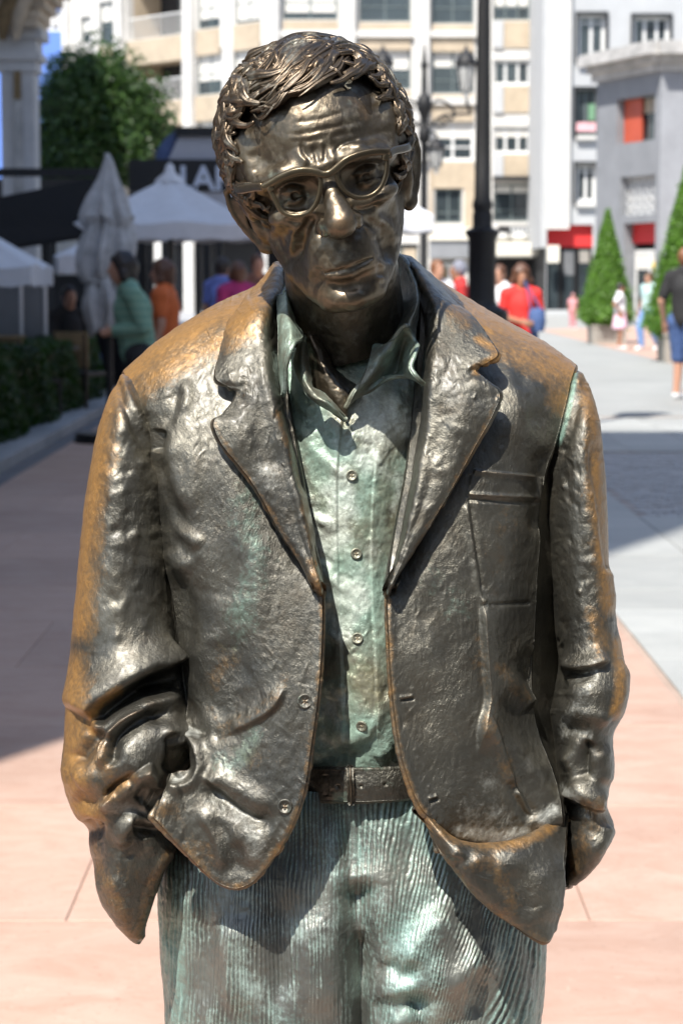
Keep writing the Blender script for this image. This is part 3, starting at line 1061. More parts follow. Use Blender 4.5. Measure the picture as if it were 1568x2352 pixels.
CG = {'green': .55, 'pale': .2}
leaf([[(150, 330, 1.99), (185, 322, 1.975), (205, 300, 1.975), (228, 335, 1.985)],
      [(155, 430, 1.955), (185, 440, 1.935), (225, 430, 1.935), (258, 470, 1.95)],
      [(158, 540, 1.94), (190, 545, 1.918), (240, 535, 1.91), (302, 563, 1.925)],
      [(160, 650, 1.935), (178, 650, 1.915), (205, 630, 1.90), (240, 598, 1.898)],
      [(164, 760, 1.93), (175, 760, 1.912), (190, 740, 1.902), (202, 705, 1.895)],
      [(176, 900, 1.925), (180, 890, 1.915), (183, 880, 1.91), (187, 870, 1.908)]], 120, 60, 'collar_leaf', M_SHIRT, .004, o_shirt, paint=CG)
leaf([[(296, 560, 1.95), (306, 570, 1.945), (318, 590, 1.945), (324, 610, 1.95)],
      [(255, 660, 1.945), (275, 665, 1.928), (305, 680, 1.925), (340, 700, 1.945)],
      [(250, 745, 1.938), (280, 755, 1.918), (320, 780, 1.912), (352, 800, 1.93)],
      [(285, 830, 1.922), (310, 835, 1.905), (340, 845, 1.902), (356, 850, 1.915)],
      [(325, 905, 1.912), (350, 905, 1.900), (385, 895, 1.90), (420, 885, 1.918)],
      [(410, 965, 1.91), (430, 955, 1.898), (455, 945, 1.898), (490, 950, 1.915)],
      [(536, 1052, 1.915), (537, 1045, 1.91), (540, 1030, 1.91), (543, 1012, 1.92)]], 120, 60, 'collar_leaf', M_SHIRT, .004, o_shirt, paint={'green': .45, 'warm': .2})
# open facing below the throat
leaf([[(270, 430, 1.99), (290, 440, 1.975), (320, 470, 1.985), (380, 540, 2.0)],
      [(300, 560, 1.965), (340, 560, 1.95), (390, 580, 1.955), (440, 640, 1.985)],
      [(330, 700, 1.955), (390, 710, 1.938), (450, 730, 1.94), (520, 770, 1.965)],
      [(350, 840, 1.945), (430, 840, 1.932), (520, 850, 1.93), (620, 850, 1.95)],
      [(430, 930, 1.94), (480, 930, 1.928), (540, 930, 1.926), (600, 900, 1.935)],
      [(530, 1050, 1.938), (540, 1045, 1.93), (548, 1030, 1.928), (570, 970, 1.935)]], 120, 90, 'collar_facing', M_SKIN, .003, o_shirt, nz=1.0, paint={'warm': .1, 'pale': .1})
leaf([[(705, 608, 1.945), (760, 610, 1.93), (820, 580, 1.93), (868, 525, 1.93), (900, 512, 1.93), (940, 555, 1.945)],
      [(692, 650, 1.935), (750, 660, 1.922), (810, 650, 1.93), (860, 610, 1.945), (905, 600, 1.94), (945, 610, 1.925)],
      [(668, 740, 1.925), (730, 730, 1.922), (790, 720, 1.935), (850, 690, 1.95), (885, 690, 1.93), (925, 670, 1.915)],
      [(630, 830, 1.917), (690, 800, 1.92), (760, 770, 1.935), (830, 770, 1.948), (885, 760, 1.925), (905, 745, 1.908)],
      [(590, 895, 1.915), (640, 865, 1.92), (700, 830, 1.932), (790, 785, 1.938), (890, 785, 1.925), (945, 805, 1.905)],
      [(553, 975, 1.918), (600, 925, 1.922), (690, 868, 1.93), (790, 795, 1.936), (900, 800, 1.925), (985, 850, 1.912)]], 120, 160, 'collar_leaf', M_SHIRT, .004, o_shirt, paint={'green': .42, 'warm': .15})
# the collar stand behind, round the neck
leaf([[(215, 160, 2.06), (220, 260, 2.03), (215, 330, 1.99), (250, 420, 1.98)],
      [(200, 175, 2.07), (170, 270, 2.04), (165, 350, 1.99), (165, 440, 1.965)],
      [(185, 190, 2.08), (150, 290, 2.06), (150, 380, 2.0), (150, 500, 1.97)]], 50, 60, 'collar_stand', M_SHIRT, .004, o_shirt, paint={'green': .2})
leaf([[(800, 90, 2.07), (790, 330, 2.04), (770, 520, 2.0), (700, 660, 1.98)],
      [(850, 105, 2.05), (870, 290, 2.02), (840, 470, 1.985), (790, 600, 1.96)],
      [(905, 165, 2.02), (940, 270, 1.985), (945, 380, 1.955), (890, 500, 1.94)],
      [(925, 200, 2.035), (962, 290, 2.0), (962, 410, 1.97), (940, 560, 1.945)]], 90, 80, 'collar_stand', M_SHIRT, .004, o_shirt, paint={'green': .12})

# ---- belt
belt = net([[(640, 1765, 1.945), (715, 1768, 1.925), (760, 1768, 1.905), (830, 1770, 1.898), (900, 1768, 1.902), (960, 1760, 1.918), (1040, 1750, 1.95)],
            [(640, 1800, 1.943), (715, 1803, 1.923), (760, 1804, 1.903), (830, 1805, 1.896), (900, 1803, 1.900), (960, 1797, 1.916), (1040, 1785, 1.948)],
            [(640, 1832, 1.945), (715, 1838, 1.925), (760, 1840, 1.905), (830, 1841, 1.898), (900, 1838, 1.902), (960, 1832, 1.918), (1040, 1820, 1.95)]], FF, 60, 260)
for x, y in ((774, 1807), (829, 1806), (885, 1802)):
    belt.stroke(FF, [(x, y)], 1.5, -2.5, taper=0)
belt.stroke(FF, [(750, 1778), (752, 1800), (752, 1830)], 3, -1.5, 's', taper=.05)
belt.fresh(); belt.noise(.5, .01, 2); belt.noise(.25, .003, 4, 2); belt.fresh()
belt.attr['green'] = np.clip(.15 + .4 * fbm(belt.V, .02, 5), 0, 1)
o_belt = own(belt.build('belt', M_BR, thick=.006))
lv, lq = [], []
loop_ = net([[(796, 1762, 1.91), (804, 1762, 1.895), (812, 1762, 1.91)], [(797, 1800, 1.897), (805, 1800, 1.889), (813, 1800, 1.897)],
             [(798, 1846, 1.91), (806, 1847, 1.896), (814, 1846, 1.91)]], FF, 50, 16)
own(loop_.noise(.4, .006, 4).build('belt_loop', M_BR, thick=.004), o_belt)

# ---- trousers: front and back as one tube with cord ribs, then the lower legs
TW, TH = 1180, 640
tr = tube_rows([(560, 1755, 1060, 1755, 2.03, .115), (470, 1800, 1140, 1800, 2.03, .118), (400, 1880, 1215, 1870, 2.03, .122), (370, 1960, 1235, 1950, 2.025, .128),
                (365, 2060, 1250, 2050, 2.02, .13), (370, 2200, 1252, 2170, 2.02, .128), (384, 2352, 1240, 2352, 2.02, .122), (396, 2480, 1225, 2480, 2.02, .118), (405, 2560, 1215, 2560, 2.02, .116)], FF, TH, TW, .82)
ts = tr.stroke
ts(FK, [(785, 380), (790, 520), (795, 640), (800, 780), (805, 960), (805, 1250)], 16, -26, taper=.12)
ts(FK, [(800, 600), (805, 780), (805, 960), (805, 1250)], 6, -14, taper=.2)
ts(FK, [(690, 150), (690, 300), (700, 450), (710, 640)], 13, 7, taper=.3)
ts(FK, [(760, 130), (760, 300), (760, 480)], 7, -5, taper=.3)
ts(FK, [(880, 120), (880, 300), (870, 480), (850, 640)], 16, 6, taper=.3)
ts(FK, [(130, 480), (110, 700), (120, 960)], 20, -4, taper=.3)
ts(FK, [(350, 520), (320, 700), (330, 960)], 20, 8, taper=.3)
ts(FK, [(230, 500), (210, 700), (240, 960)], 12, -6, taper=.3)
ts(FK, [(520, 420), (500, 650), (490, 960)], 14, -9, taper=.3)
ts(FK, [(640, 480), (640, 700), (650, 960)], 20, 8, taper=.3)
tr.fresh()
# the pushed-up folds of the wearer's left thigh
ts(FK, [(950, 760), (1000, 660), (1080, 570), (1190, 490)], 26, 13, 's', taper=.3, sharp=.45)
tr.fresh()
ts(FK, [(830, 870), (930, 820), (1040, 790), (1150, 740), (1240, 660), (1300, 590)], 15, 12, taper=.2)
tr.fresh()
ts(FK, [(820, 905), (900, 885), (990, 870), (1100, 860)], 9, -9, taper=.25)
ts(FK, [(1040, 960), (1120, 850), (1220, 740), (1290, 650)], 15, 8, 's', taper=.3, sharp=.6)
ts(FK, [(900, 960), (960, 920), (1010, 880)], 10, 7, taper=.3)
ts(FK, [(840, 740), (900, 745), (960, 735)], 7, -7, taper=.3)
ts(FK, [(850, 840), (950, 780), (1090, 700)], 8, -4, taper=.3)
ts(FK, [(1290, 600), (1250, 760), (1230, 960)], 8, -6, taper=.2)
tr.fresh()
tr.smooth(2)
tr.noise(1.6, .03, 4, 2, (1, 1, .6))
tr.fresh()
X, Yp = tr.px[:, 0], tr.px[:, 1]
wl = np.clip((X - 810) / 260, 0, 1) * np.clip((1262 - X) / 150, 0, 1)
phi = X + 0.34 * (Yp - 2120) * wl + 0.05 * (Yp - 1900) * np.clip((700 - X) / 300, 0, 1)
phi = phi + 6.0 * fbm(tr.V * np.array([1, 1, .35]), .045, 8, 2) + 1.8 * fbm(tr.V * np.array([1, 1, .5]), .008, 18, 2)
phi = phi + 3.2 * fbm(tr.V * np.array([1, 1, .25]), .016, 48, 2)
rib = np.cos(phi / 9.0 * 2 * np.pi)
brk = np.clip(.7 + .75 * fbm(tr.V * np.array([1, 1, .22]), .011, 14, 3), 0, 1.5)
front = np.clip(tr.face * 5, 0, 1)
tr.V += tr.N * ((rib * .85 * brk) * front * .001)[:, None]
tr.noise(.35, .0045, 77, 2)
tr.fresh()
g0 = fbm(tr.V * np.array([1, 1, .5]), .06, 31, 3)
tr.attr['green'] = np.clip(.30 + .45 * g0 + .34 * (rib > .1) * brk - .1 + .38 * np.exp(-((X - 400) / 45) ** 2), 0, 1)
tr.attr['warm'] = np.clip(.05 - .2 * g0, 0, .15)
tr.attr['pale'] = np.clip(.18 + .62 * (rib > .45) * (brk - .3) + .3 * fbm(tr.V, .03, 55, 2), 0, .5)
o_tr = own(tr.build('trousers', M_TROU))
for sx in (-1, 1):                                          # below the frame: legs and shoes down to the pavement
    zt = P(800, 2540, 2.02)[2]
    n, m = 40, 48
    V = []
    for i in range(n):
        t = i / (n - 1)
        z = zt + .03 - t * (zt - .035)
        cx = sx * (.088 + .012 * t)
        rx, ry = .088 - .016 * t, .105 - .025 * t
        if t > .86: rx += (t - .86) * .06
        for k in range(m):
            a = 2 * math.pi * k / m
            V.append((cx + rx * math.cos(a), 2.02 + ry * math.sin(a) + .004 * math.sin(40 * t + a), z))
    lv = Relief(np.array(V), grid_quads(n, m, True), None)
    own(lv.noise(3, .05, 3 + sx).build('trouser_leg', M_TROU), o_tr)
    sf = Field((sx * .1 - .09, 1.78, -.01), (sx * .1 + .09, 2.16, .12), .006)
    sf.cone([(sx * .1, 2.10, .045, .042), (sx * .105, 1.98, .045, .046), (sx * .118, 1.86, .036, .042)], .02)
    sf.S = np.maximum(sf.S, (.004 - sf.ax[2])[None, None, :].astype(np.float32))
    v, q = sf.surface()
    own(Relief(v, q).build('shoe', M_BR))

# ---- jacket
jacket = empty('jacket'); own(jacket)
jacket.location = (0, -2.02, 0)


def ownj(o):
    o.parent = jacket
    return o


BK = 2.135
jl = net([
    [(300, 2000, BK), (400, 2010, BK), (520, 2010, BK), (640, 2010, BK), (800, 2010, BK)],
    [(300, 1500, BK + .02), (400, 1500, BK + .03), (520, 1500, BK + .035), (640, 1500, BK + .035), (800, 1500, BK + .035)],
    [(330, 1000, BK), (400, 1000, BK + .03), (500, 1000, BK + .04), (620, 1000, BK + .045), (800, 1000, BK + .045)],
    [(310, 890, 2.10), (395, 815, 2.11), (485, 745, 2.12), (575, 700, 2.13), (690, 650, 2.13)],
    [(284, 852, 2.035), (372, 775, 2.04), (480, 708, 2.05), (565, 674, 2.06), (650, 640, 2.065)],
    [(295, 880, 1.99), (368, 818, 1.98), (455, 770, 1.977), (545, 735, 1.98), (632, 715, 1.995)],
    [(322, 960, 1.965), (385, 925, 1.938), (470, 905, 1.934), (570, 905, 1.93), (660, 905, 1.948)],
    [(348, 1060, 1.952), (408, 1060, 1.92), (490, 1060, 1.905), (590, 1065, 1.908), (688, 1075, 1.922)],
    [(375, 1220, 1.95), (430, 1220, 1.912), (510, 1222, 1.894), (610, 1225, 1.893), (715, 1225, 1.905)],
    [(395, 1370, 1.945), (450, 1370, 1.907), (540, 1370, 1.886), (640, 1370, 1.878), (738, 1362, 1.876)],
    [(415, 1500, 1.94), (470, 1500, 1.902), (560, 1500, 1.88), (650, 1500, 1.868), (738, 1490, 1.864)],
    [(432, 1605, 1.93), (490, 1615, 1.897), (570, 1620, 1.874), (650, 1620, 1.86), (729, 1605, 1.855)],
    [(415, 1690, 1.905), (480, 1705, 1.884), (560, 1722, 1.868), (640, 1735, 1.855), (714, 1715, 1.85)],
    [(392, 1780, 1.885), (465, 1805, 1.874), (545, 1828, 1.864), (620, 1838, 1.852), (700, 1808, 1.846)],
    [(368, 1838, 1.87), (435, 1885, 1.868), (515, 1925, 1.86), (590, 1935, 1.852), (676, 1882, 1.846)],
    [(352, 1876, 1.862), (425, 1955, 1.866), (508, 2030, 1.862), (572, 2030, 1.854), (642, 1952, 1.85)]], FF, 900, 340)
js = jl.stroke
# chest dents, armhole folds, long soft folds (frame B)
js(FB, [(500, 680), (480, 740), (500, 820)], 5, 3, taper=.3)
js(FB, [(560, 660), (600, 700), (570, 800), (540, 880)], 7, -5, taper=.3)
js(FB, [(640, 620), (660, 700), (640, 800)], 7, 2.5, taper=.3)
js(FB, [(530, 860), (525, 920), (520, 980)], 5, -7, taper=.2)
js(FB, [(620, 860), (600, 960), (600, 1060), (640, 1190), (660, 1290)], 9, 5.5, taper=.3)
js(FB, [(570, 980), (545, 1100), (600, 1270), (680, 1370)], 7, -6, taper=.3)
js(FB, [(520, 1010), (540, 1150), (600, 1290), (700, 1400), (740, 1440)], 6, 4.5, taper=.25)
jl.fresh()
js(FB, [(600, 1420), (640, 1500), (720, 1530)], 8, 5, taper=.3)
js(FB, [(600, 1540), (640, 1660), (660, 1800), (690, 1960)], 8, -5, taper=.3)
js(FB, [(560, 1200), (600, 1400), (630, 1560), (660, 1700)], 12, 4, taper=.4)
js(FB, [(760, 700), (760, 1000), (745, 1300), (740, 1500)], 14, -2.6, taper=.3)
js(FB, [(900, 1000), (900, 1300), (950, 1650)], 18, 2.2, taper=.3)
js(FB, [(830, 1650), (800, 1800), (820, 1950)], 14, 2.5, taper=.3)
jl.fresh()
# pull lines to the pocket (frames D)
js(FD, [(1230, 300), (1180, 420), (1050, 510), (860, 590)], 11, 5.5, 's', taper=.25)
js(FD, [(740, 200), (760, 330), (830, 470), (900, 560)], 8, 3.5, taper=.3)
js(FD, [(690, 540), (760, 550), (850, 575)], 5, -4, taper=.3)
jl.fresh()
js(FD, [(1165, 1030), (1000, 930), (900, 850), (790, 780)], 15, 10, 's', taper=.25, sharp=.3)
jl.fresh()
js(FD, [(790, 830), (900, 900), (1050, 990), (1190, 1060)], 10, -9, taper=.25)
js(FD, [(900, 1290), (900, 1200), (860, 1080), (740, 930)], 9, 5, 's', taper=.3, sharp=.6)
js(FD, [(960, 1330), (940, 1200), (900, 1090), (820, 990)], 7, -5, taper=.25)
js(FD, [(1080, 1290), (1050, 1150), (960, 1040)], 12, 4, taper=.3)
js(FD, [(1010, 1330), (1000, 1220), (960, 1120)], 7, -2.5, taper=.3)
js(FD, [(560, 1000), (640, 900), (700, 870)], 9, 4, taper=.3)
# pocket mouth: a hole with a lip round it
js(FI, [(895, 720), (890, 830), (905, 960)], 7.5, -34, taper=.18)
jl.fresh()
js(FI, [(900, 650), (1010, 690), (1070, 800), (1080, 930), (1010, 1050), (880, 1085), (800, 1060)], 5, 7, taper=.12)
js(FI, [(960, 790), (950, 900), (900, 1020)], 4, 3, taper=.2)
js(FI, [(1150, 700), (1260, 660), (1370, 620)], 7, -2, taper=.3)
jl.fresh()
# rolled front edge
edge = [(735, 1360), (741, 1430), (739, 1500), (734, 1570), (727, 1620), (714, 1710), (700, 1800), (676, 1880), (642, 1950)]
js(FF, [(x - 6, y) for x, y in edge], 4, 1.2, taper=.03)
js(FF, [(352, 1880), (425, 1952), (508, 2026), (572, 2026), (640, 1948)], 4, 1.2, taper=.03)
jl.fresh()
jl.noise(.32, .02, 3, 3)
jl.noise(.28, .006, 4, 2)
jl.fresh()
js(FB, [(700, 760), (690, 1000), (700, 1250), (740, 1500), (770, 1750)], 9, 2.6, taper=.35)
js(FB, [(830, 1000), (840, 1250), (860, 1500), (880, 1750)], 10, -2.2, taper=.35)
js(FB, [(1000, 1350), (1010, 1600), (1020, 1850)], 9, 2.2, taper=.35)
js(FD, [(840, -40), (820, 150), (850, 330), (960, 470)], 12, 2.8, taper=.35)
js(FD, [(1000, 0), (990, 180), (1040, 330)], 10, -2.4, taper=.35)
jl.fresh()
jl.marks(420, 1, lambda x, y: 115 if y < 1100 else 75)
PA = jl.paint
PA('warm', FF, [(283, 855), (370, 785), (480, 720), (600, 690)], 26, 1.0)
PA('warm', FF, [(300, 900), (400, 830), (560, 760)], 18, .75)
PA('warm', FF, edge, 5, .46)
PA('warm', FF, [(352, 1880), (425, 1952), (508, 2026), (572, 2026), (640, 1948)], 5, .5)
PA('warm', FF, [(520, 1500), (500, 1650), (600, 1750)], 26, .26)
PA('warm', FD, [(560, 1000), (640, 950), (720, 1100), (860, 1260)], 12, .36)
PA('warm', FD, [(850, 590), (1050, 520), (1230, 300)], 12, .28)
PA('green', FF, [(560, 1150), (580, 1300), (540, 1450)], 26, .36)
PA('green', FD, [(900, 700), (930, 760), (1080, 560)], 14, .4)
PA('pale', FI, [(950, 630), (1050, 650)], 6, .8)
PA('pale', FI, [(880, 1020), (930, 1000)], 5, .7)
PA('pale', FD, [(850, 900), (1050, 1060), (1060, 1200)], 12, .42)
PA('pale', FD, [(900, 680), (950, 760)], 14, .34)
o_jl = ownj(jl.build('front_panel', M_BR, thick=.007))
for x, y in ((700, 1611), (655, 1852)):
    button(jl, FF, x, y, 0.0068, jacket, M_BR, (.1, 0))

jr = net([
    [(700, 2010, BK), (900, 2010, BK), (1020, 2010, BK), (1120, 2010, BK), (1270, 2000, BK)],
    [(760, 1500, BK + .034), (900, 1500, BK + .034), (1020, 1500, BK + .034), (1140, 1500, BK + .03), (1240, 1500, BK + .02)],
    [(780, 1000, BK + .044), (930, 1000, BK + .044), (1060, 1000, BK + .04), (1180, 1000, BK + .03), (1270, 1000, BK)],
    [(900, 640, 2.13), (1030, 700, 2.13), (1130, 755, 2.12), (1220, 805, 2.11), (1300, 860, 2.10)],
    [(955, 612, 2.065), (1062, 690, 2.06), (1160, 742, 2.05), (1255, 790, 2.04), (1322, 836, 2.035)],
    [(965, 720, 1.99), (1050, 760, 1.98), (1135, 795, 1.977), (1225, 828, 1.978), (1312, 866, 1.99)],
    [(950, 930, 1.95), (1020, 925, 1.93), (1110, 920, 1.928), (1205, 920, 1.936), (1292, 950, 1.962)],
    [(932, 1090, 1.92), (1010, 1085, 1.906), (1090, 1080, 1.903), (1175, 1080, 1.916), (1258, 1085, 1.95)],
    [(906, 1230, 1.905), (980, 1230, 1.893), (1070, 1230, 1.893), (1160, 1230, 1.908), (1240, 1230, 1.947)],
    [(890, 1360, 1.88), (970, 1370, 1.88), (1060, 1370, 1.883), (1150, 1370, 1.902), (1230, 1370, 1.943)],
    [(893, 1480, 1.866), (970, 1495, 1.87), (1060, 1500, 1.876), (1150, 1500, 1.897), (1224, 1500, 1.938)],
    [(902, 1610, 1.86), (975, 1620, 1.867), (1060, 1620, 1.872), (1150, 1620, 1.894), (1222, 1610, 1.932)],
    [(922, 1740, 1.853), (990, 1740, 1.863), (1080, 1740, 1.872), (1170, 1740, 1.89), (1258, 1735, 1.92)],
    [(957, 1842, 1.85), (1030, 1850, 1.866), (1110, 1855, 1.878), (1190, 1845, 1.892), (1284, 1830, 1.908)],
    [(985, 1880, 1.853), (1045, 1915, 1.872), (1112, 1930, 1.885), (1195, 1918, 1.894), (1290, 1875, 1.902)],
    [(1000, 1905, 1.868), (1050, 1940, 1.885), (1112, 1950, 1.895), (1195, 1940, 1.90), (1290, 1900, 1.906)]], FF, 900, 340)
js = jr.stroke
js(FC, [(790, 580), (830, 700), (950, 800), (1060, 880)], 14, 2, taper=.3)
js(FC, [(950, 480), (1000, 600), (1050, 720), (1080, 860)], 9, -3.5, taper=.3)
js(FC, [(880, 520), (980, 640), (1040, 780)], 12, 3, taper=.3)
js(FC, [(1085, 870), (1085, 1000), (1075, 1150), (1065, 1300)], 8, -5, taper=.2)
# breast pocket: welt, seams
pk = [(742, 1000), (740, 1110)]
js(FC, [(770, 988), (900, 1000), (1075, 1015)], 3.5, 2.6, 's', taper=.06, sharp=.2)
jr.fresh()
js(FC, [(1065, 1110), (900, 1105), (745, 1095)], 2.2, 2.0, 's', taper=.05, sharp=.3)
js(FC, [(1062, 1135), (900, 1128), (745, 1118)], 1.6, -2.2, taper=.05)
js(FC, [(1075, 1015), (1070, 1060), (1062, 1130)], 2.0, 1.8, taper=.1)
js(FC, [(760, 1000), (752, 1060), (750, 1115)], 2.0, -1.4, taper=.1)
jr.fresh()
js(FC, [(742, 1130), (760, 1260), (785, 1420), (800, 1540), (825, 1585)], 3.0, 2.6, taper=.08)
js(FC, [(760, 1130), (778, 1260), (800, 1420), (815, 1530)], 2.2, -2.2, taper=.1)
js(FC, [(830, 1590), (930, 1585), (1040, 1580)], 1.8, -2.2, taper=.1)
js(FC, [(860, 1330), (890, 1420), (880, 1530)], 7, -1.6, taper=.4)
js(FC, [(960, 1160), (940, 1300), (900, 1440)], 14, 2.0, taper=.4)
jr.fresh()
# the long vertical crease and the bulges beside it (frame E)
js(FE, [(800, 600), (810, 450), (835, 330), (825, 180), (815, 0), (810, -160)], 17, 8, 's', taper=.18, sharp=.10)
jr.fresh()
js(FE, [(900, 200), (1000, 320), (1050, 370)], 9, 5, taper=.3)
js(FE, [(1040, 90), (1020, 200), (1060, 330)], 9, -4, taper=.3)
js(FE, [(880, 250), (960, 380), (1050, 500), (1120, 650)], 11, -3.5, taper=.3)
js(FE, [(850, 380), (900, 560), (950, 700), (1030, 850)], 10, 5, 's', taper=.2)
js(FE, [(930, 680), (980, 780), (1050, 880)], 6, -5, taper=.2)
js(FE, [(1000, 600), (1080, 700), (1140, 790)], 8, 3, taper=.3)
js(FE, [(960, 730), (1000, 800), (1040, 860)], 2.5, 3, taper=.2)
jr.fresh()
js(FE, [(440, 340), (520, 330)], 1.6, -2.4, taper=.2); js(FE, [(440, 330), (515, 318)], 1.8, 1.4, taper=.2)
js(FE, [(575, 795), (625, 780)], 1.8, -2.6, taper=.2); js(FE, [(570, 780), (620, 766)], 2, 1.5, taper=.2)
redge = [(890, 1362), (892, 1450), (898, 1560), (908, 1660), (924, 1745), (957, 1840), (985, 1880)]
js(FF, [(x + 4, y) for x, y in redge], 4, 1.3, taper=.03)
js(FE, [(600, 200), (640, 500), (700, 760)], 26, -3, taper=.3)
jr.fresh()
jr.noise(.32, .02, 13, 3)
jr.noise(.28, .006, 14, 2)
jr.fresh()
js(FC, [(620, 1250), (560, 1450), (540, 1650)], 12, 2.4, taper=.35)
js(FE, [(520, -50), (560, 150), (640, 350), (700, 560)], 14, 2.6, taper=.35)
js(FE, [(640, 0), (690, 200), (740, 380)], 11, -2.4, taper=.35)
jr.fresh()
jr.marks(420, 2, lambda x, y: 65 if y < 1100 else 100)
PA = jr.paint
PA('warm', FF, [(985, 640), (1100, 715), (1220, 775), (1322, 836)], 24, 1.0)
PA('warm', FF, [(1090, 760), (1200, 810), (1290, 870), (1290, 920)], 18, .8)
PA('warm', FF, redge, 5, .52)
PA('warm', FE, [(800, 60), (835, 300), (880, 520), (950, 720), (1030, 840)], 12, .34)
PA('warm', FC, [(900, 1150), (960, 1300), (880, 1500)], 26, .26)
PA('warm', FE, [(900, 200), (1000, 320)], 10, .45)
PA('green', FC, [(600, 1450), (700, 1600)], 22, .3)
PA('pale', FE, [(720, 930), (850, 945), (1000, 940)], 9, .75)
PA('pale', FE, [(850, 720), (780, 830), (900, 850)], 16, .45)
PA('pale', FE, [(1090, 860), (1130, 830)], 8, .8)
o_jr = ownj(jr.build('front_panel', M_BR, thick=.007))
# the turned-up hem pocket of the wearer's left front
jh = net([
    [(960, 1852, 1.868), (1040, 1922, 1.874), (1110, 1942, 1.882), (1195, 1926, 1.889), (1300, 1872, 1.93)],
    [(961, 1854, 1.853), (1041, 1924, 1.852), (1110, 1938, 1.858), (1195, 1923, 1.866), (1300, 1870, 1.925)],
    [(968, 1872, 1.853), (1050, 1955, 1.836), (1120, 1975, 1.840), (1205, 1965, 1.850), (1298, 1918, 1.90)],
    [(993, 1926, 1.854), (1068, 2010, 1.836), (1145, 2035, 1.838), (1222, 2030, 1.846), (1293, 1985, 1.872)],
    [(1012, 1962, 1.85), (1092, 2058, 1.842), (1165, 2085, 1.84), (1235, 2090, 1.846), (1294, 2045, 1.868)],
    [(1022, 1975, 1.856), (1110, 2078, 1.85), (1181, 2127, 1.846), (1250, 2164, 1.848), (1277, 2135, 1.862)]], FF, 300, 340)
jh.stroke(FE, [(660, 1060), (720, 1060), (790, 1020)], 6, -4, taper=.3)
jh.stroke(FE, [(650, 1000), (740, 1040), (880, 1060)], 8, 3, taper=.3)
jh.stroke(FE, [(1080, 1050), (1090, 1200), (1120, 1350)], 14, 5, taper=.3)
jh.stroke(FE, [(940, 1080), (1010, 1200), (1040, 1330)], 14, -4, taper=.3)
jh.fresh()
jh.noise(.32, .02, 23, 3); jh.noise(.28, .006, 24, 2); jh.fresh()
jh.marks(90, 3, 40)
jh.paint('warm', FE, [(560, 860), (640, 920), (740, 965), (870, 985), (1000, 970), (1100, 920), (1160, 860)], 8, .72)
jh.paint('warm', FE, [(700, 1030), (850, 1060), (950, 1250)], 18, .36)
jh.paint('warm', FE, [(560, 930), (750, 1185), (860, 1280), (1090, 1415)], 6, .45)
o_jh = ownj(jh.build('turned_hem', M_BR, thick=.007))

# sides of the jacket, under the arms
def side(rows, seed):
    r = net(rows, FF, 300, 90)
    r.noise(.6, .02, seed); r.fresh()
    return ownj(r.build('side_panel', M_BR, thick=.006))


side([[(1246, 1040, 1.955), (1290, 1040, 2.0), (1300, 1040, 2.07), (1240, 1040, 2.14)], [(1236, 1200, 1.952), (1288, 1200, 2.0), (1300, 1200, 2.07), (1230, 1200, 2.14)],
      [(1226, 1400, 1.947), (1284, 1400, 2.0), (1300, 1400, 2.07), (1220, 1400, 2.15)], [(1220, 1550, 1.942), (1282, 1550, 2.0), (1302, 1550, 2.07), (1220, 1550, 2.15)],
      [(1230, 1680, 1.936), (1284, 1680, 2.0), (1300, 1680, 2.06), (1220, 1680, 2.15)], [(1270, 1790, 1.925), (1298, 1790, 1.99), (1304, 1790, 2.05), (1220, 1790, 2.14)],
      [(1286, 1880, 1.915), (1308, 1890, 1.975), (1310, 1900, 2.04), (1220, 1960, 2.13)], [(1288, 2040, 1.905), (1308, 2036, 1.965), (1308, 2036, 2.03), (1230, 2050, 2.12)]], 3)
side([[(352, 1060, 1.958), (320, 1060, 2.0), (310, 1060, 2.07), (380, 1060, 2.14)], [(382, 1250, 1.955), (330, 1250, 2.0), (316, 1250, 2.07), (380, 1250, 2.14)],
      [(412, 1500, 1.945), (350, 1500, 2.0), (330, 1500, 2.07), (380, 1500, 2.15)], [(425, 1650, 1.93), (360, 1700, 2.0), (330, 1750, 2.07), (380, 1800, 2.15)],
      [(390, 1790, 1.92), (345, 1850, 1.99), (330, 1900, 2.06), (380, 1960, 2.14)]], 4)

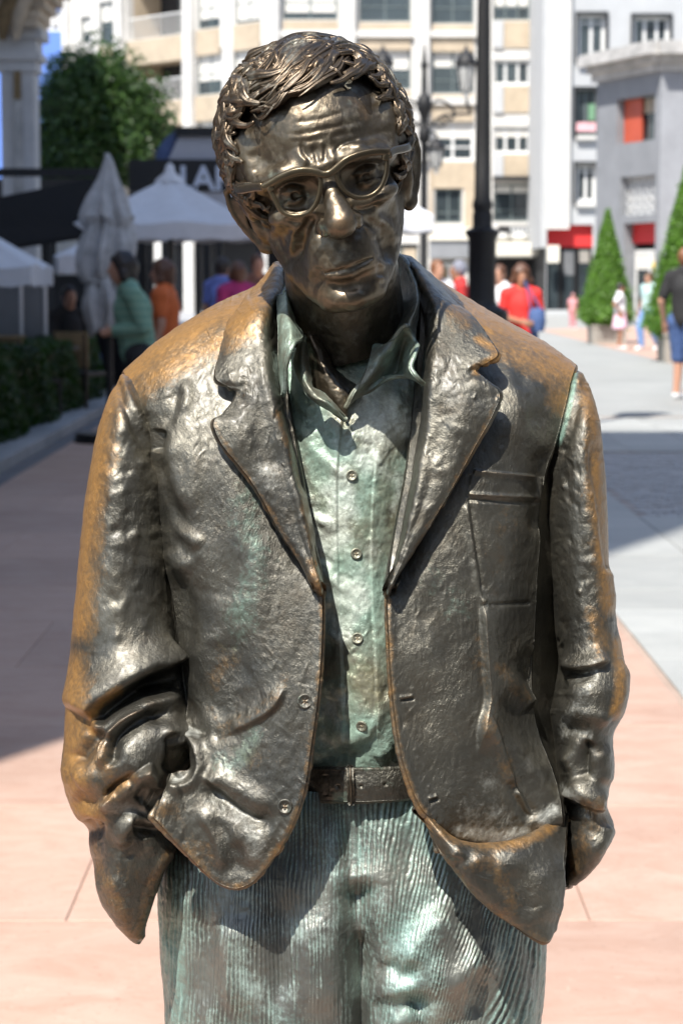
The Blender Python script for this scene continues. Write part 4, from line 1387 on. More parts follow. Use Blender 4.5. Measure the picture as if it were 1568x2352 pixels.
# lapels with their collar halves
ll = net([
    [(646, 600, 2.09), (628, 606, 2.075), (600, 640, 2.07), (570, 672, 2.075), (560, 690, 2.085)],
    [(650, 648, 2.03), (632, 652, 2.01), (600, 672, 2.0), (562, 690, 2.005), (540, 712, 2.02)],
    [(640, 700, 1.985), (616, 705, 1.955), (580, 715, 1.95), (545, 728, 1.96), (522, 742, 1.972)],
    [(638, 780, 1.96), (610, 785, 1.93), (570, 792, 1.928), (530, 803, 1.933), (505, 812, 1.942)],
    [(638, 850, 1.945), (614, 853, 1.914), (575, 858, 1.912), (530, 863, 1.914), (495, 866, 1.922)],
    [(640, 883, 1.94), (620, 885, 1.908), (585, 888, 1.906), (555, 890, 1.908), (525, 888, 1.914)],
    [(644, 905, 1.936), (626, 907, 1.904), (595, 908, 1.902), (565, 906, 1.903), (544, 903, 1.91)],
    [(650, 935, 1.932), (634, 937, 1.900), (600, 940, 1.897), (555, 942, 1.898), (518, 945, 1.905)],
    [(657, 968, 1.93), (643, 970, 1.896), (605, 974, 1.893), (548, 972, 1.892), (491, 968, 1.898)],
    [(667, 1010, 1.928), (655, 1012, 1.893), (615, 1014, 1.89), (560, 1012, 1.889), (505, 1012, 1.893)],
    [(680, 1060, 1.922), (668, 1062, 1.888), (635, 1063, 1.886), (588, 1062, 1.886), (543, 1060, 1.89)],
    [(696, 1126, 1.915), (684, 1126, 1.88), (658, 1126, 1.879), (622, 1126, 1.88), (591, 1126, 1.884)],
    [(716, 1215, 1.908), (704, 1216, 1.873), (684, 1217, 1.872), (660, 1217, 1.873), (640, 1217, 1.878)],
    [(731, 1288, 1.898), (722, 1289, 1.866), (710, 1289, 1.864), (698, 1288, 1.865), (686, 1287, 1.87)],
    [(743, 1345, 1.886), (739, 1348, 1.862), (733, 1350, 1.858), (726, 1351, 1.86), (718, 1350, 1.866)],
    [(744, 1368, 1.892), (742, 1371, 1.886), (739, 1373, 1.884), (735, 1372, 1.885), (730, 1368, 1.888)]], FF, 640, 150)
for pts, r, a, k in (([(1075, 420), (1045, 560), (1075, 760), (1120, 900), (1190, 1120)], 7, 2.6, 'g'), ([(960, 850), (900, 950), (960, 1100)], 12, 1.8, 'g'), ([(980, 760), (1000, 900), (1080, 1080)], 10, -1.6, 'g'),
                     ([(1200, 1120), (1240, 1280), (1285, 1450)], 6, 2.2, 'g'), ([(905, 700), (950, 760)], 4, -1.4, 'g')):
    ll.stroke(FB, pts, r, a, k)
ll.fresh(); ll.noise(.5, .018, 33, 3); ll.noise(.28, .006, 34, 2); ll.fresh()
ll.marks(150, 4, 100)
ll.paint('warm', FF, [(600, 640), (560, 700), (540, 740)], 26, .95)
ll.paint('warm', FF, [(491, 968), (543, 1060), (591, 1126), (686, 1287), (730, 1365)], 4, .42)
ll.paint('warm', FF, [(715, 1290), (738, 1370)], 8, .6)
ll.paint('warm', FF, [(640, 950), (690, 1120), (725, 1290)], 5, .5)
ll.paint('pale', FB, [(1080, 1130), (1000, 1040)], 14, .34)
own_l = ownj(ll.build('lapel', M_BR, thick=.008))
lr = net([
    [(920, 585, 2.09), (945, 590, 2.075), (975, 615, 2.07), (1005, 645, 2.075), (1020, 668, 2.085)],
    [(925, 600, 2.05), (955, 612, 2.02), (985, 640, 2.005), (1020, 672, 2.005), (1048, 695, 2.015)],
    [(968, 700, 1.99), (992, 700, 1.955), (1022, 708, 1.95), (1055, 716, 1.958), (1082, 722, 1.97)],
    [(974, 760, 1.97), (992, 760, 1.935), (1035, 764, 1.93), (1080, 766, 1.935), (1112, 765, 1.945)],
    [(971, 810, 1.955), (988, 812, 1.918), (1040, 816, 1.914), (1095, 814, 1.916), (1142, 811, 1.922)],
    [(970, 836, 1.95), (986, 838, 1.912), (1035, 840, 1.908), (1085, 836, 1.909), (1118, 832, 1.914)],
    [(969, 855, 1.947), (984, 857, 1.908), (1025, 858, 1.904), (1065, 855, 1.905), (1091, 850, 1.91)],
    [(967, 880, 1.942), (981, 882, 1.904), (1025, 884, 1.899), (1078, 880, 1.899), (1114, 874, 1.904)],
    [(966, 910, 1.938), (979, 912, 1.90), (1028, 914, 1.895), (1090, 910, 1.895), (1146, 903, 1.90)],
    [(963, 950, 1.933), (976, 952, 1.896), (1022, 955, 1.89), (1080, 952, 1.889), (1134, 945, 1.893)],
    [(956, 1025, 1.926), (969, 1027, 1.889), (1007, 1029, 1.884), (1052, 1027, 1.883), (1092, 1022, 1.887)],
    [(943, 1120, 1.916), (956, 1122, 1.88), (984, 1124, 1.876), (1015, 1122, 1.876), (1040, 1116, 1.881)],
    [(922, 1215, 1.905), (932, 1217, 1.872), (950, 1218, 1.868), (968, 1217, 1.869), (984, 1212, 1.874)],
    [(903, 1290, 1.895), (909, 1292, 1.866), (920, 1294, 1.861), (930, 1293, 1.863), (938, 1288, 1.868)],
    [(889, 1345, 1.884), (891, 1350, 1.866), (895, 1352, 1.860), (899, 1351, 1.863), (902, 1345, 1.869)],
    [(887, 1368, 1.892), (889, 1371, 1.888), (892, 1373, 1.886), (895, 1372, 1.887), (899, 1368, 1.89)]], FF, 640, 170)
for pts, r, a, k in (([(600, 640), (580, 800), (560, 950)], 12, -1.6, 'g'), ([(720, 560), (730, 720), (690, 860)], 14, 2.4, 'g'), ([(560, 760), (530, 950), (500, 1150), (450, 1300)], 6, 1.8, 'g'),
                     ([(640, 930), (600, 980), (700, 1000)], 5, 1.4, 'g'), ([(760, 560), (800, 600), (880, 650)], 6, 1.6, 'g')):
    lr.stroke(FC, pts, r, a, k)
lr.fresh(); lr.noise(.5, .018, 43, 3); lr.noise(.28, .006, 44, 2); lr.fresh()
lr.marks(150, 5, 80)
lr.paint('warm', FF, [(985, 640), (1040, 690), (1060, 720)], 20, .6)
lr.paint('warm', FF, [(1100, 780), (1142, 812), (1095, 850)], 6, .85)
lr.paint('warm', FF, [(1146, 905), (1092, 1022), (1040, 1116), (938, 1288)], 4, .4)
own_r = ownj(lr.build('lapel', M_BR, thick=.008))

# ---- sleeves
sl = tube_rows([
    (306, 872, 330, 868, 2.045, .018), (290, 862, 342, 862, 2.035, .034), (270, 880, 352, 888, 2.025, .048), (246, 925, 362, 935, 2.01, .06), (224, 1000, 372, 1010, 2.0, .066),
    (203, 1110, 384, 1110, 1.99, .068), (190, 1210, 394, 1210, 1.985, .068), (175, 1370, 404, 1370, 1.975, .069), (163, 1490, 420, 1480, 1.97, .07),
    (155, 1570, 436, 1560, 1.965, .072), (150, 1680, 440, 1650, 1.96, .076), (147, 1750, 424, 1730, 1.955, .078), (157, 1800, 400, 1790, 1.953, .074), (170, 1853, 385, 1850, 1.95, .068),
    (200, 1895, 384, 1885, 1.95, .062), (205, 1940, 396, 1930, 1.95, .058), (213, 1975, 396, 1958, 1.948, .056), (220, 2020, 372, 2010, 1.945, .053), (236, 2065, 352, 2065, 1.944, .048),
    (262, 2105, 338, 2110, 1.944, .036), (290, 2140, 330, 2145, 1.944, .022), (312, 2160, 326, 2163, 1.944, .010), (319, 2166, 322, 2167, 1.944, .003)], FF, 900, 460)
ss = sl.stroke
ss(FB, [(345, 570), (375, 700), (420, 800), (480, 920), (510, 990)], 4, 4.0, taper=.1)
ss(FB, [(330, 600), (350, 720), (400, 850), (470, 950)], 4, -2.5, taper=.2)
ss(FB, [(350, 720), (350, 820), (330, 940)], 8, 3, taper=.3)
ss(FB, [(500, 1010), (520, 1100), (560, 1210), (580, 1300)], 7, 4, taper=.3)
ss(FB, [(330, 1000), (320, 1200), (300, 1500), (310, 1700)], 12, 2.2, taper=.3)
for i in range(46):
    x, y = wr.uniform(300, 560), wr.uniform(950, 1850)
    ss(FB, [(x, y), (x - 35, y + 25), (x - 70, y + 40)], wr.uniform(3, 6), wr.uniform(.6, 1.6) * wr.choice((1, -1)), taper=.5)
sl.fresh()
# elbow: the overhanging fold, the roll under it, the forearm, the crushed cuff (frame I)
ss(FI, [(940, 60), (820, 110), (600, 215), (440, 325), (290, 430), (215, 560)], 24, 17, 's', taper=.14, sharp=.14)
sl.fresh()
ss(FI, [(960, 250), (820, 240), (650, 300), (480, 390), (330, 500), (260, 570)], 8.5, -19, taper=.15)
ss(FI, [(900, 190), (760, 260), (620, 320)], 9, -8, taper=.3)
sl.fresh()
ss(FI, [(930, 430), (800, 375), (640, 420), (480, 500), (330, 600), (240, 650)], 9, 10, taper=.2)
sl.fresh()
ss(FI, [(330, 960), (325, 850), (345, 720), (450, 580), (560, 500), (680, 460)], 8, 9, 's', taper=.2, sharp=.3)
sl.fresh()
ss(FI, [(560, 830), (640, 770), (740, 720)], 30, 19, taper=0)
ss(FI, [(690, 660), (780, 680), (840, 760)], 16, 6, taper=.3)
sl.fresh()
ss(FI, [(900, 560), (760, 520), (640, 530), (520, 600), (420, 700), (385, 850), (400, 930)], 6.5, -11, taper=.18)
ss(FI, [(860, 640), (890, 760), (880, 900), (820, 980)], 7, -12, taper=.2)
ss(FI, [(350, 640), (260, 700), (180, 790), (110, 900)], 7, -9, taper=.2)
ss(FI, [(240, 640), (170, 740), (100, 860)], 8, 4, taper=.3)
sl.fresh()
ss(FI, [(300, 1270), (340, 1190), (430, 1090), (540, 1010), (640, 940), (720, 880)], 10, 10, 's', taper=.2, sharp=.12)
sl.fresh()
ss(FI, [(345, 1200), (420, 1110), (520, 1045), (610, 1040)], 6, -13, taper=.25)
ss(FI, [(600, 960), (680, 990), (715, 1070), (670, 1170), (590, 1270)], 5, 7, taper=.2)
sl.fresh()
ss(FI, [(640, 1060), (640, 1130), (580, 1200)], 5, -5, taper=.3)
ss(FI, [(750, 1080), (740, 1160), (660, 1270)], 6, -7, taper=.25)
ss(FI, [(100, 1130), (200, 1180), (290, 1250)], 9, -5, taper=.3)
ss(FI, [(120, 1040), (200, 1000), (320, 960)], 12, 4, taper=.3)
ss(FI, [(90, 1010), (110, 1060)], 16, 4, taper=0)
sl.fresh()
ss(FI, [(760, 1310), (650, 1330), (540, 1330), (480, 1390), (470, 1470), (540, 1540)], 6, 8, taper=.2)
sl.fresh()
ss(FI, [(720, 1370), (620, 1385), (540, 1390)], 6, -9, taper=.3)
ss(FI, [(690, 1480), (760, 1500)], 18, 6, taper=0)
ss(FI, [(300, 1270), (280, 1450), (260, 1620), (330, 1900)], 9, -4, taper=.3)
ss(FI, [(480, 1560), (430, 1750), (420, 1950)], 12, 3, taper=.3)
ss(FI, [(190, 1390), (250, 1420)], 6, -10, taper=0)
sl.fresh()
ss(FI, [(860, 1570), (790, 1640), (735, 1760), (690, 1880), (640, 2040), (600, 2180), (615, 2290)], 5, 4, taper=.08)
sl.fresh()
sl.smooth(2)
sl.noise(.4, .02, 53, 3); sl.noise(.3, .006, 54, 2); sl.fresh()
sl.marks(300, 6, 140, spread=.6)
SP = sl.paint
SP('warm', FB, [(320, 560), (280, 650), (240, 800), (210, 1000), (170, 1250), (140, 1500), (110, 1800)], 22, 1.0)
SP('warm', FI, [(40, 100), (60, 400), (60, 700), (60, 900), (90, 1150), (200, 1300)], 20, .95)
SP('warm', FI, [(440, 325), (290, 430), (215, 560), (230, 640)], 6, .9)
SP('warm', FI, [(330, 960), (325, 850), (345, 720), (200, 950), (250, 1150)], 12, .5)
SP('warm', FI, [(330, 1200), (430, 1090), (540, 1010)], 8, .7)
SP('warm', FI, [(260, 1300), (240, 1600), (330, 1850), (500, 2150), (600, 2280)], 14, .5)
SP('warm', FI, [(860, 1570), (735, 1760), (640, 2040), (600, 2250)], 8, .48)
SP('warm', FI, [(480, 1480), (450, 1700), (600, 1700)], 16, .3)
SP('pale', FI, [(620, 760), (560, 840)], 16, .35)
SP('pale', FI, [(700, 1180), (660, 1260), (340, 1230)], 7, .6)
o_sl = ownj(sl.build('sleeve', M_BR))
sr = tube_rows([
    (1300, 872, 1322, 876, 2.045, .018), (1296, 862, 1332, 862, 2.035, .034), (1290, 885, 1352, 890, 2.025, .048), (1282, 935, 1368, 940, 2.01, .06), (1268, 1000, 1378, 1000, 2.0, .065),
    (1258, 1080, 1387, 1080, 1.995, .067), (1252, 1160, 1393, 1165, 1.99, .067), (1258, 1230, 1397, 1281, 1.985, .067), (1268, 1337, 1404, 1395, 1.98, .067), (1274, 1440, 1424, 1475, 1.975, .068),
    (1284, 1530, 1432, 1550, 1.97, .07), (1276, 1590, 1425, 1625, 1.965, .07), (1266, 1646, 1404, 1680, 1.962, .068), (1274, 1713, 1402, 1755, 1.96, .064), (1282, 1800, 1390, 1838, 1.958, .06),
    (1289, 1850, 1407, 1890, 1.955, .058), (1294, 1900, 1391, 1932, 1.953, .056), (1304, 1960, 1347, 1993, 1.953, .036), (1301, 2018, 1314, 2024, 1.953, .012), (1299, 2036, 1302, 2038, 1.953, .003)], FF, 900, 400)
ss = sr.stroke
ss(FJ, [(262, 50), (270, 100), (225, 260), (200, 340), (160, 440), (150, 540)], 4.5, 5, taper=.08)
ss(FJ, [(280, 140), (245, 270), (215, 370), (180, 470)], 5, -3, taper=.2)
ss(FJ, [(330, 340), (350, 560), (375, 800), (392, 930)], 6, -6, taper=.15)
ss(FJ, [(300, 460), (320, 640), (350, 830), (385, 1000), (420, 1180)], 9, 5, taper=.25)
for i in range(60):
    x, y = wr.uniform(170, 350), wr.uniform(380, 1250)
    ss(FJ, [(x, y), (x + 16, y - 8), (x + 34, y - 8)], wr.uniform(2.5, 5), wr.uniform(.5, 1.5) * wr.choice((1, -1)), taper=.5)
sr.fresh()
ss(FJ, [(400, 1255), (330, 1290), (260, 1300), (190, 1290)], 11, 10, 's', taper=.2, sharp=.2)
ss(FJ, [(190, 1310), (260, 1325), (350, 1315)], 6, -7, taper=.25)
sr.fresh()
ss(FJ, [(300, 1400)], 18, 12, taper=0)
ss(FJ, [(250, 1350), (215, 1400), (240, 1460)], 6, -5, taper=.3)
ss(FJ, [(430, 1260), (440, 1350), (420, 1450), (390, 1530)], 8, 6, taper=.3)
ss(FJ, [(180, 1480), (260, 1490), (350, 1500), (390, 1540)], 7, 5, taper=.25)
ss(FJ, [(180, 1530), (260, 1560), (330, 1570)], 7, -5, taper=.25)
sr.fresh()
ss(FJ, [(330, 1600), (290, 1680), (295, 1770)], 7, -11, taper=.2)
ss(FJ, [(200, 1620), (250, 1690), (285, 1780), (340, 1830), (370, 1860)], 8, 8, taper=.2)
ss(FJ, [(350, 1600), (370, 1700), (365, 1800)], 8, 6, taper=.3)
sr.fresh()
ss(FJ, [(380, 1890), (320, 1870), (260, 1830), (200, 1810)], 9, 8, 's', taper=.2, sharp=.14)
sr.fresh()
ss(FJ, [(205, 1850), (270, 1880), (340, 1900)], 5, -6, taper=.25)
ss(FJ, [(300, 1960)], 16, -4, taper=0)
ss(FJ, [(225, 1980), (240, 2080), (220, 2180)], 5, 4, taper=.15)
ss(FJ, [(405, 1940), (330, 2080), (225, 2185)], 6, 4, taper=.1)
sr.fresh()
sr.smooth(2)
sr.noise(.4, .02, 63, 3); sr.noise(.3, .006, 64, 2); sr.fresh()
sr.marks(260, 7, 160, spread=.7)
SP = sr.paint
SP('warm', FJ, [(290, 60), (320, 200), (345, 350), (350, 600), (370, 800), (400, 1050)], 12, .85)
SP('warm', FJ, [(430, 1200), (445, 1330), (425, 1480)], 8, .95)
SP('warm', FJ, [(340, 1100), (380, 1200)], 16, .5)
SP('warm', FJ, [(300, 1850), (380, 1900), (300, 2000), (240, 2120)], 14, .45)
SP('green', FJ, [(262, 60), (225, 260), (190, 380)], 3.5, .75)
SP('pale', FJ, [(190, 1790), (260, 1840)], 6, .7)
SP('pale', FJ, [(260, 1360), (330, 1330), (200, 1550), (300, 1560)], 8, .45)
o_sr = ownj(sr.build('sleeve', M_BR))
# ------------------------------------------------------------------ plain materials of the square
def plain(name, c, rough=0.7, var=0.18, scale=3.0, bump=0.0, metal=0.0, spec=0.5, bscale=None):
    m, nt, b = new_mat(name)
    tc = node(nt, 'ShaderNodeTexCoord').outputs['Object']
    n = node(nt, 'ShaderNodeTexNoise', {'Vector': tc, 'Scale': scale, 'Detail': 6.0, 'Roughness': 0.65}).outputs['Fac']
    f = ramp(nt, n, [(0.3, 0.0), (0.7, 1.0)])
    nt.links.new(mixc(nt, f, tuple(x * (1 - var) for x in c), tuple(min(1, x * (1 + var)) for x in c)), b.inputs['Base Color'])
    b.inputs['Roughness'].default_value = rough
    b.inputs['Metallic'].default_value = metal
    b.inputs['Specular IOR Level'].default_value = spec
    if bump:
        n2 = node(nt, 'ShaderNodeTexNoise', {'Vector': tc, 'Scale': bscale or scale * 12, 'Detail': 4.0}).outputs['Fac']
        nt.links.new(node(nt, 'ShaderNodeBump', {'Height': n2, 'Strength': bump, 'Distance': 0.01}).outputs[0], b.inputs['Normal'])
    return m


def stone(name, c, c2, scale, rough=0.62):
    """paving stone with veins, and a different tone on every slab"""
    m, nt, b = new_mat(name)
    geo = node(nt, 'ShaderNodeNewGeometry').outputs['Position']
    rnd = node(nt, 'ShaderNodeObjectInfo').outputs['Random']
    off = node(nt, 'ShaderNodeVectorMath', {0: geo}, operation='ADD')
    cmb = node(nt, 'ShaderNodeCombineXYZ', {'X': math_n(nt, 'MULTIPLY', rnd, 37.0), 'Y': math_n(nt, 'MULTIPLY', rnd, 11.0)}).outputs[0]
    nt.links.new(cmb, off.inputs[1])
    mp = node(nt, 'ShaderNodeMapping', {'Vector': off.outputs[0], 'Scale': (1.0, 1.5, 1.0), 'Rotation': (0, 0, .5)}).outputs[0]
    n1 = node(nt, 'ShaderNodeTexNoise', {'Vector': mp, 'Scale': scale, 'Detail': 9.0, 'Roughness': 0.68, 'Distortion': 0.8}).outputs['Fac']
    n2 = node(nt, 'ShaderNodeTexNoise', {'Vector': geo, 'Scale': 60.0, 'Detail': 4.0}).outputs['Fac']
    n3 = node(nt, 'ShaderNodeTexNoise', {'Vector': geo, 'Scale': 0.7, 'Detail': 5.0, 'Roughness': .6}).outputs['Fac']
    col = mixc(nt, ramp(nt, n1, [(0.25, 0.0), (0.75, 1.0)]), c, c2)
    tone = math_n(nt, 'ADD', 0.88, math_n(nt, 'MULTIPLY', rnd, 0.2))
    tone = math_n(nt, 'ADD', tone, math_n(nt, 'MULTIPLY', math_n(nt, 'SUBTRACT', n3, .5), .55))
    g = node(nt, 'ShaderNodeCombineColor', {0: tone, 1: tone, 2: tone}).outputs[0]
    col = mixc(nt, 1.0, col, g, 'MULTIPLY')
    spots = ramp(nt, n2, [(0.62, 0.0), (0.72, .45)])
    col = mixc(nt, spots, col, tuple(x * .6 for x in c))
    n4 = node(nt, 'ShaderNodeTexNoise', {'Vector': mp, 'Scale': 11.0, 'Detail': 6.0, 'Roughness': .75, 'Distortion': 1.5}).outputs['Fac']
    col = mixc(nt, ramp(nt, n4, [(0.60, 0.0), (0.70, .45)]), col, tuple(min(1, x * 1.25) for x in c2))
    nt.links.new(col, b.inputs['Base Color'])
    b.inputs['Roughness'].default_value = rough
    nt.links.new(node(nt, 'ShaderNodeBump', {'Height': n2, 'Strength': .25, 'Distance': 0.003}).outputs[0], b.inputs['Normal'])
    return m


M_PINK = stone('pink_stone', (0.415, 0.255, 0.185), (0.52, 0.375, 0.30), 4.5)
M_GREY = stone('grey_stone', (0.31, 0.32, 0.31), (0.40, 0.405, 0.385), 2.2)
M_KERB = stone('kerb_stone', (0.30, 0.31, 0.32), (0.38, 0.38, 0.38), 1.6)
M_DKERB = stone('gutter_stone', (.11, .11, .12), (.15, .15, .16), 1.6)
M_JOINT = plain('mortar', (0.36, 0.27, 0.22), .9)
M_WHITE = plain('white_render', (0.60, 0.585, 0.55), .75, .12, .6)
M_BEIGE = plain('beige_render', (0.45, 0.37, 0.27), .8, .14, 1.5)
M_LGREY = plain('pale_grey_render', (0.45, 0.46, 0.465), .8, .06, 1.0)
M_DSTONE = plain('grey_ashlar', (0.235, 0.245, 0.26), .8, .12, 1.4)
M_LGREY2 = plain('lighter_ashlar', (0.30, 0.31, 0.33), .8, .12, 1.4)
M_CORN = plain('weathered_cornice', (0.46, 0.45, 0.43), .85, .3, 2.0)
M_BLUE = plain('blue_render', (0.13, 0.25, 0.66), .8, .05, 1.0)
M_SAND = plain('sandy_limestone', (0.62, 0.52, 0.40), .85, .3, 2.2)
M_OCHRE = plain('ochre_stain', (0.24, 0.17, 0.09), .9, .3, 4.0)
M_LIME = plain('grey_limestone', (0.60, 0.59, 0.58), .8, .12, 1.8)
M_DARK = plain('dark_interior', (0.018, 0.018, 0.02), .8, .3, 1.0)
M_FRAME = plain('green_grey_frame', (0.10, 0.125, 0.125), .5, .1)
M_WFRAME = plain('white_frame', (0.72, 0.72, 0.70), .5, .05)
M_BLIND = plain('pale_blind', (0.66, 0.64, 0.59), .8, .05)
M_GLASS = plain('window_glass', (0.035, 0.045, 0.05), .06, .4, .8, spec=.7)
M_BLACK = plain('black_paint', (0.016, 0.016, 0.017), .42, .15, 6.0)
M_BLACKF = plain('black_fabric', (0.012, 0.012, 0.013), 1.0, .2, 6.0, spec=.05)
M_IRON = plain('black_cast_iron', (0.011, 0.011, 0.012), .55, .3, 20.0, .3)
M_RED = plain('red_awning', (0.62, 0.030, 0.030), .75, .05)
M_CREAM = plain('cream_fabric', (0.74, 0.70, 0.60), .8, .06)
M_PARA = plain('white_canvas', (0.66, 0.68, 0.72), .85, .06, 6.0, .2)
M_PARA2 = plain('grey_canvas', (0.46, 0.47, 0.48), .9, .25, 9.0, .3)
M_ORAN = plain('orange_shutter', (0.50, 0.085, 0.04), .6, .1)
M_WOOD = plain('weathered_planter', (0.30, 0.28, 0.25), .8, .25, 8.0)
M_SIGNW = plain('sign_letter', (0.58, 0.64, 0.76), .6, .03)
M_ROOFB = plain('blue_roof_sheet', (0.07, 0.11, 0.24), .3, .15)
M_PANEL = plain('pale_roof_panel', (0.46, 0.47, 0.52), .5, .05)
M_LGLASS = plain('lantern_glass', (0.52, 0.52, 0.50), .35, .1)
M_GREYP = plain('grey_screen', (0.17, 0.175, 0.18), .35, .2, 2.0)


def leaf_mat(name, c, c2, trans=0.35):
    m, nt, b = new_mat(name)
    at = node(nt, 'ShaderNodeAttribute', attribute_name='tone').outputs['Fac']
    col = mixc(nt, at, c, c2)
    nt.links.new(col, b.inputs['Base Color'])
    b.inputs['Roughness'].default_value = .5
    tr = node(nt, 'ShaderNodeBsdfTranslucent', {'Color': mixc(nt, 1.0, col, (1.2, 1.5, .5), 'MULTIPLY')})
    mx = node(nt, 'ShaderNodeMixShader', {0: trans, 1: b.outputs[0], 2: tr.outputs[0]})
    nt.links.new(mx.outputs[0], nt.nodes['Material Output'].inputs['Surface'])
    return m


M_LEAF = leaf_mat('tree_leaf', (0.016, 0.042, 0.011), (0.060, 0.125, 0.022), .25)
M_TOPI = leaf_mat('conifer_leaf', (0.075, 0.17, 0.022), (0.16, 0.31, 0.045))
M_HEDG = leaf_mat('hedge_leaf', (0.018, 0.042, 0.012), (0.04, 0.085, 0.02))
M_BARK = plain('bark', (0.09, 0.07, 0.05), .9, .3, 9.0)


class MB:
    """collects boxes and shapes into one mesh"""

    def __init__(s): s.V, s.Q, s.n = [], [], 0

    def add(s, V, Q):
        s.V.append(np.asarray(V, float).reshape(-1, 3)); s.Q.append(np.asarray(Q) + s.n); s.n += len(s.V[-1]); return s

    def box(s, lo, hi, axes=None, org=None):
        (x0, y0, z0), (x1, y1, z1) = lo, hi
        V = np.array([(x0, y0, z0), (x1, y0, z0), (x1, y1, z0), (x0, y1, z0), (x0, y0, z1), (x1, y0, z1), (x1, y1, z1), (x0, y1, z1)], float)
        if axes is not None:
            V = org + V @ axes
        return s.add(V, [(0, 3, 2, 1), (4, 5, 6, 7), (0, 1, 5, 4), (1, 2, 6, 5), (2, 3, 7, 6), (3, 0, 4, 7)])

    def hexa(s, bottom, top):
        return s.add(list(bottom) + list(top), [(0, 3, 2, 1), (4, 5, 6, 7), (0, 1, 5, 4), (1, 2, 6, 5), (2, 3, 7, 6), (3, 0, 4, 7)])

    def lathe(s, c, prof, ns=24, lobes=0, lob=0.0):
        ph = np.linspace(0, 2 * math.pi, ns, endpoint=False)
        V = []
        for r, z in prof:
            rr = r * (1 + lob * np.cos(lobes * ph)) if lobes else r + 0 * ph
            V.append(np.stack([c[0] + rr * np.cos(ph), c[1] + rr * np.sin(ph), np.full(ns, c[2] + z)], 1))
        V = np.concatenate(V)
        q = grid_quads(len(prof), ns, True)[:, ::-1]
        return s.add(V, q)

    def tube(s, pts, r, ns=10, n=None):
        C = spline1(np.array(pts, float), n or 6 * len(pts)) if len(pts) > 2 else np.array(pts, float)
        T = np.gradient(C, axis=0); T /= np.linalg.norm(T, axis=1, keepdims=True) + 1e-9
        up = np.array([0.31, 0.9, 0.28])
        S = np.cross(T, up); S /= np.linalg.norm(S, axis=1, keepdims=True) + 1e-9
        U = np.cross(S, T)
        ph = np.linspace(0, 2 * math.pi, ns, endpoint=False)
        rr = np.interp(np.linspace(0, 1, len(C)), np.linspace(0, 1, len(np.atleast_1d(r))), np.atleast_1d(r))
        V = C[:, None] + S[:, None] * (np.cos(ph)[None] * rr[:, None])[..., None] + U[:, None] * (np.sin(ph)[None] * rr[:, None])[..., None]
        V = V.reshape(-1, 3)
        k = np.arange(0, ns - 1, 2)
        b = (len(C) - 1) * ns
        caps = [[0, (i + 2) % ns, i + 1, i] for i in range(1, ns - 1)]
        return s.add(V, np.concatenate([grid_quads(len(C), ns, True), np.array([(0, i, i + 1, min(i + 2, ns - 1)) for i in range(1, ns - 2, 2)]), np.array([(b, b + min(i + 2, ns - 1), b + i + 1, b + i) for i in range(1, ns - 2, 2)])]))

    def build(s, name, mat, parent=None, smooth=False, loc=None):
        V, Q = np.concatenate(s.V), np.concatenate(s.Q)
        if loc is not None: V = V - np.array(loc)
        o = mesh_np(name, V, Q, mat, parent, smooth=smooth)
        if loc is not None: o.location = loc
        if smooth: o.data.set_sharp_from_angle(angle=math.radians(40))
        return o


def G(x, y):
    """the point of the pavement seen at (x, y)"""
    d = CF + (x - 784) / FPX * CR - (y - 1176) / FPX * CU
    return CAM + d * (-CAM_H / d[2])


# ------------------------------------------------------------------ ground, slabs, setts, kerb
gmb = MB(); gmb.box((-90, -60, -.30), (110, 220, -.012))
ground = gmb.build('ground', M_JOINT); tag(ground, kind='structure')
XB, XK = 1.165, -2.36                                           # borders of the pink strip


def slab_mesh(name, w, d, mat, seed, h=.06):
    bm = bmesh.new()
    bmesh.ops.create_cube(bm, size=1.0)
    for v in bm.verts:
        v.co.x *= w; v.co.y *= d; v.co.z = v.co.z * h - h / 2
    bmesh.ops.bevel(bm, geom=[e for e in bm.edges if all(v.co.z > -.01 for v in e.verts)], offset=.002, segments=1, affect='EDGES')
    me = bpy.data.meshes.new(name); bm.to_mesh(me); bm.free(); me.materials.append(mat)
    return me


def lay(parent, me, name, x, y, z, rz=0):
    o = bpy.data.objects.new(name, me); COL.objects.link(o); o.location = (x, y, z); o.rotation_euler = (rng.uniform(-.0012, .0012), rng.uniform(-.0012, .0012), rz); o.parent = parent
    return o


rd = MB(); rd.box((-20, -14.9, -.05), (17, 1.20, .012))  # unseen dark ground, added to cut light bounced up at the statue
tag(rd.build('unseen_dark_ground', plain('bounce_cut_grey', (.05, .05, .052), .85, .25, 8.0, .4)), kind='structure')
pink = empty('pink_pavement', (0, 0, 0)); tag(pink, kind='structure')
SW, SD = 1.165, 1.06
me_full = slab_mesh('paving_slab', SW - .0025, SD - .0025, M_PINK, 1)
me_half = slab_mesh('paving_slab', SW / 2 - .0025, SD - .0025, M_PINK, 2)
y, r = 2.07, 0
while y < 26:
    x = XK if r % 2 == 0 else XK + SW / 2
    if r % 2: lay(pink, me_half, 'paving_slab', XK + SW / 4, y, rng.uniform(-.0012, .0012))
    while x + SW < XB + .02:
        lay(pink, me_full, 'paving_slab', x + SW / 2, y, rng.uniform(-.0012, .0012)); x += SW
    if x < XB - .1: lay(pink, me_half, 'paving_slab', x + SW / 4, y, rng.uniform(-.0012, .0012))
    y += SD; r += 1
far = MB(); far.box((XK, y - SD / 2, -.06), (XB, 110, -.001)); far.build('far_pavement', M_PINK, pink)
grey = empty('grey_pavement', (0, 0, 0)); tag(grey, kind='structure')
GW, GD_ = 0.62, 0.62
me_g = slab_mesh('grey_slab', GW - .007, GD_ - .007, M_GREY, 3)
bx = XB
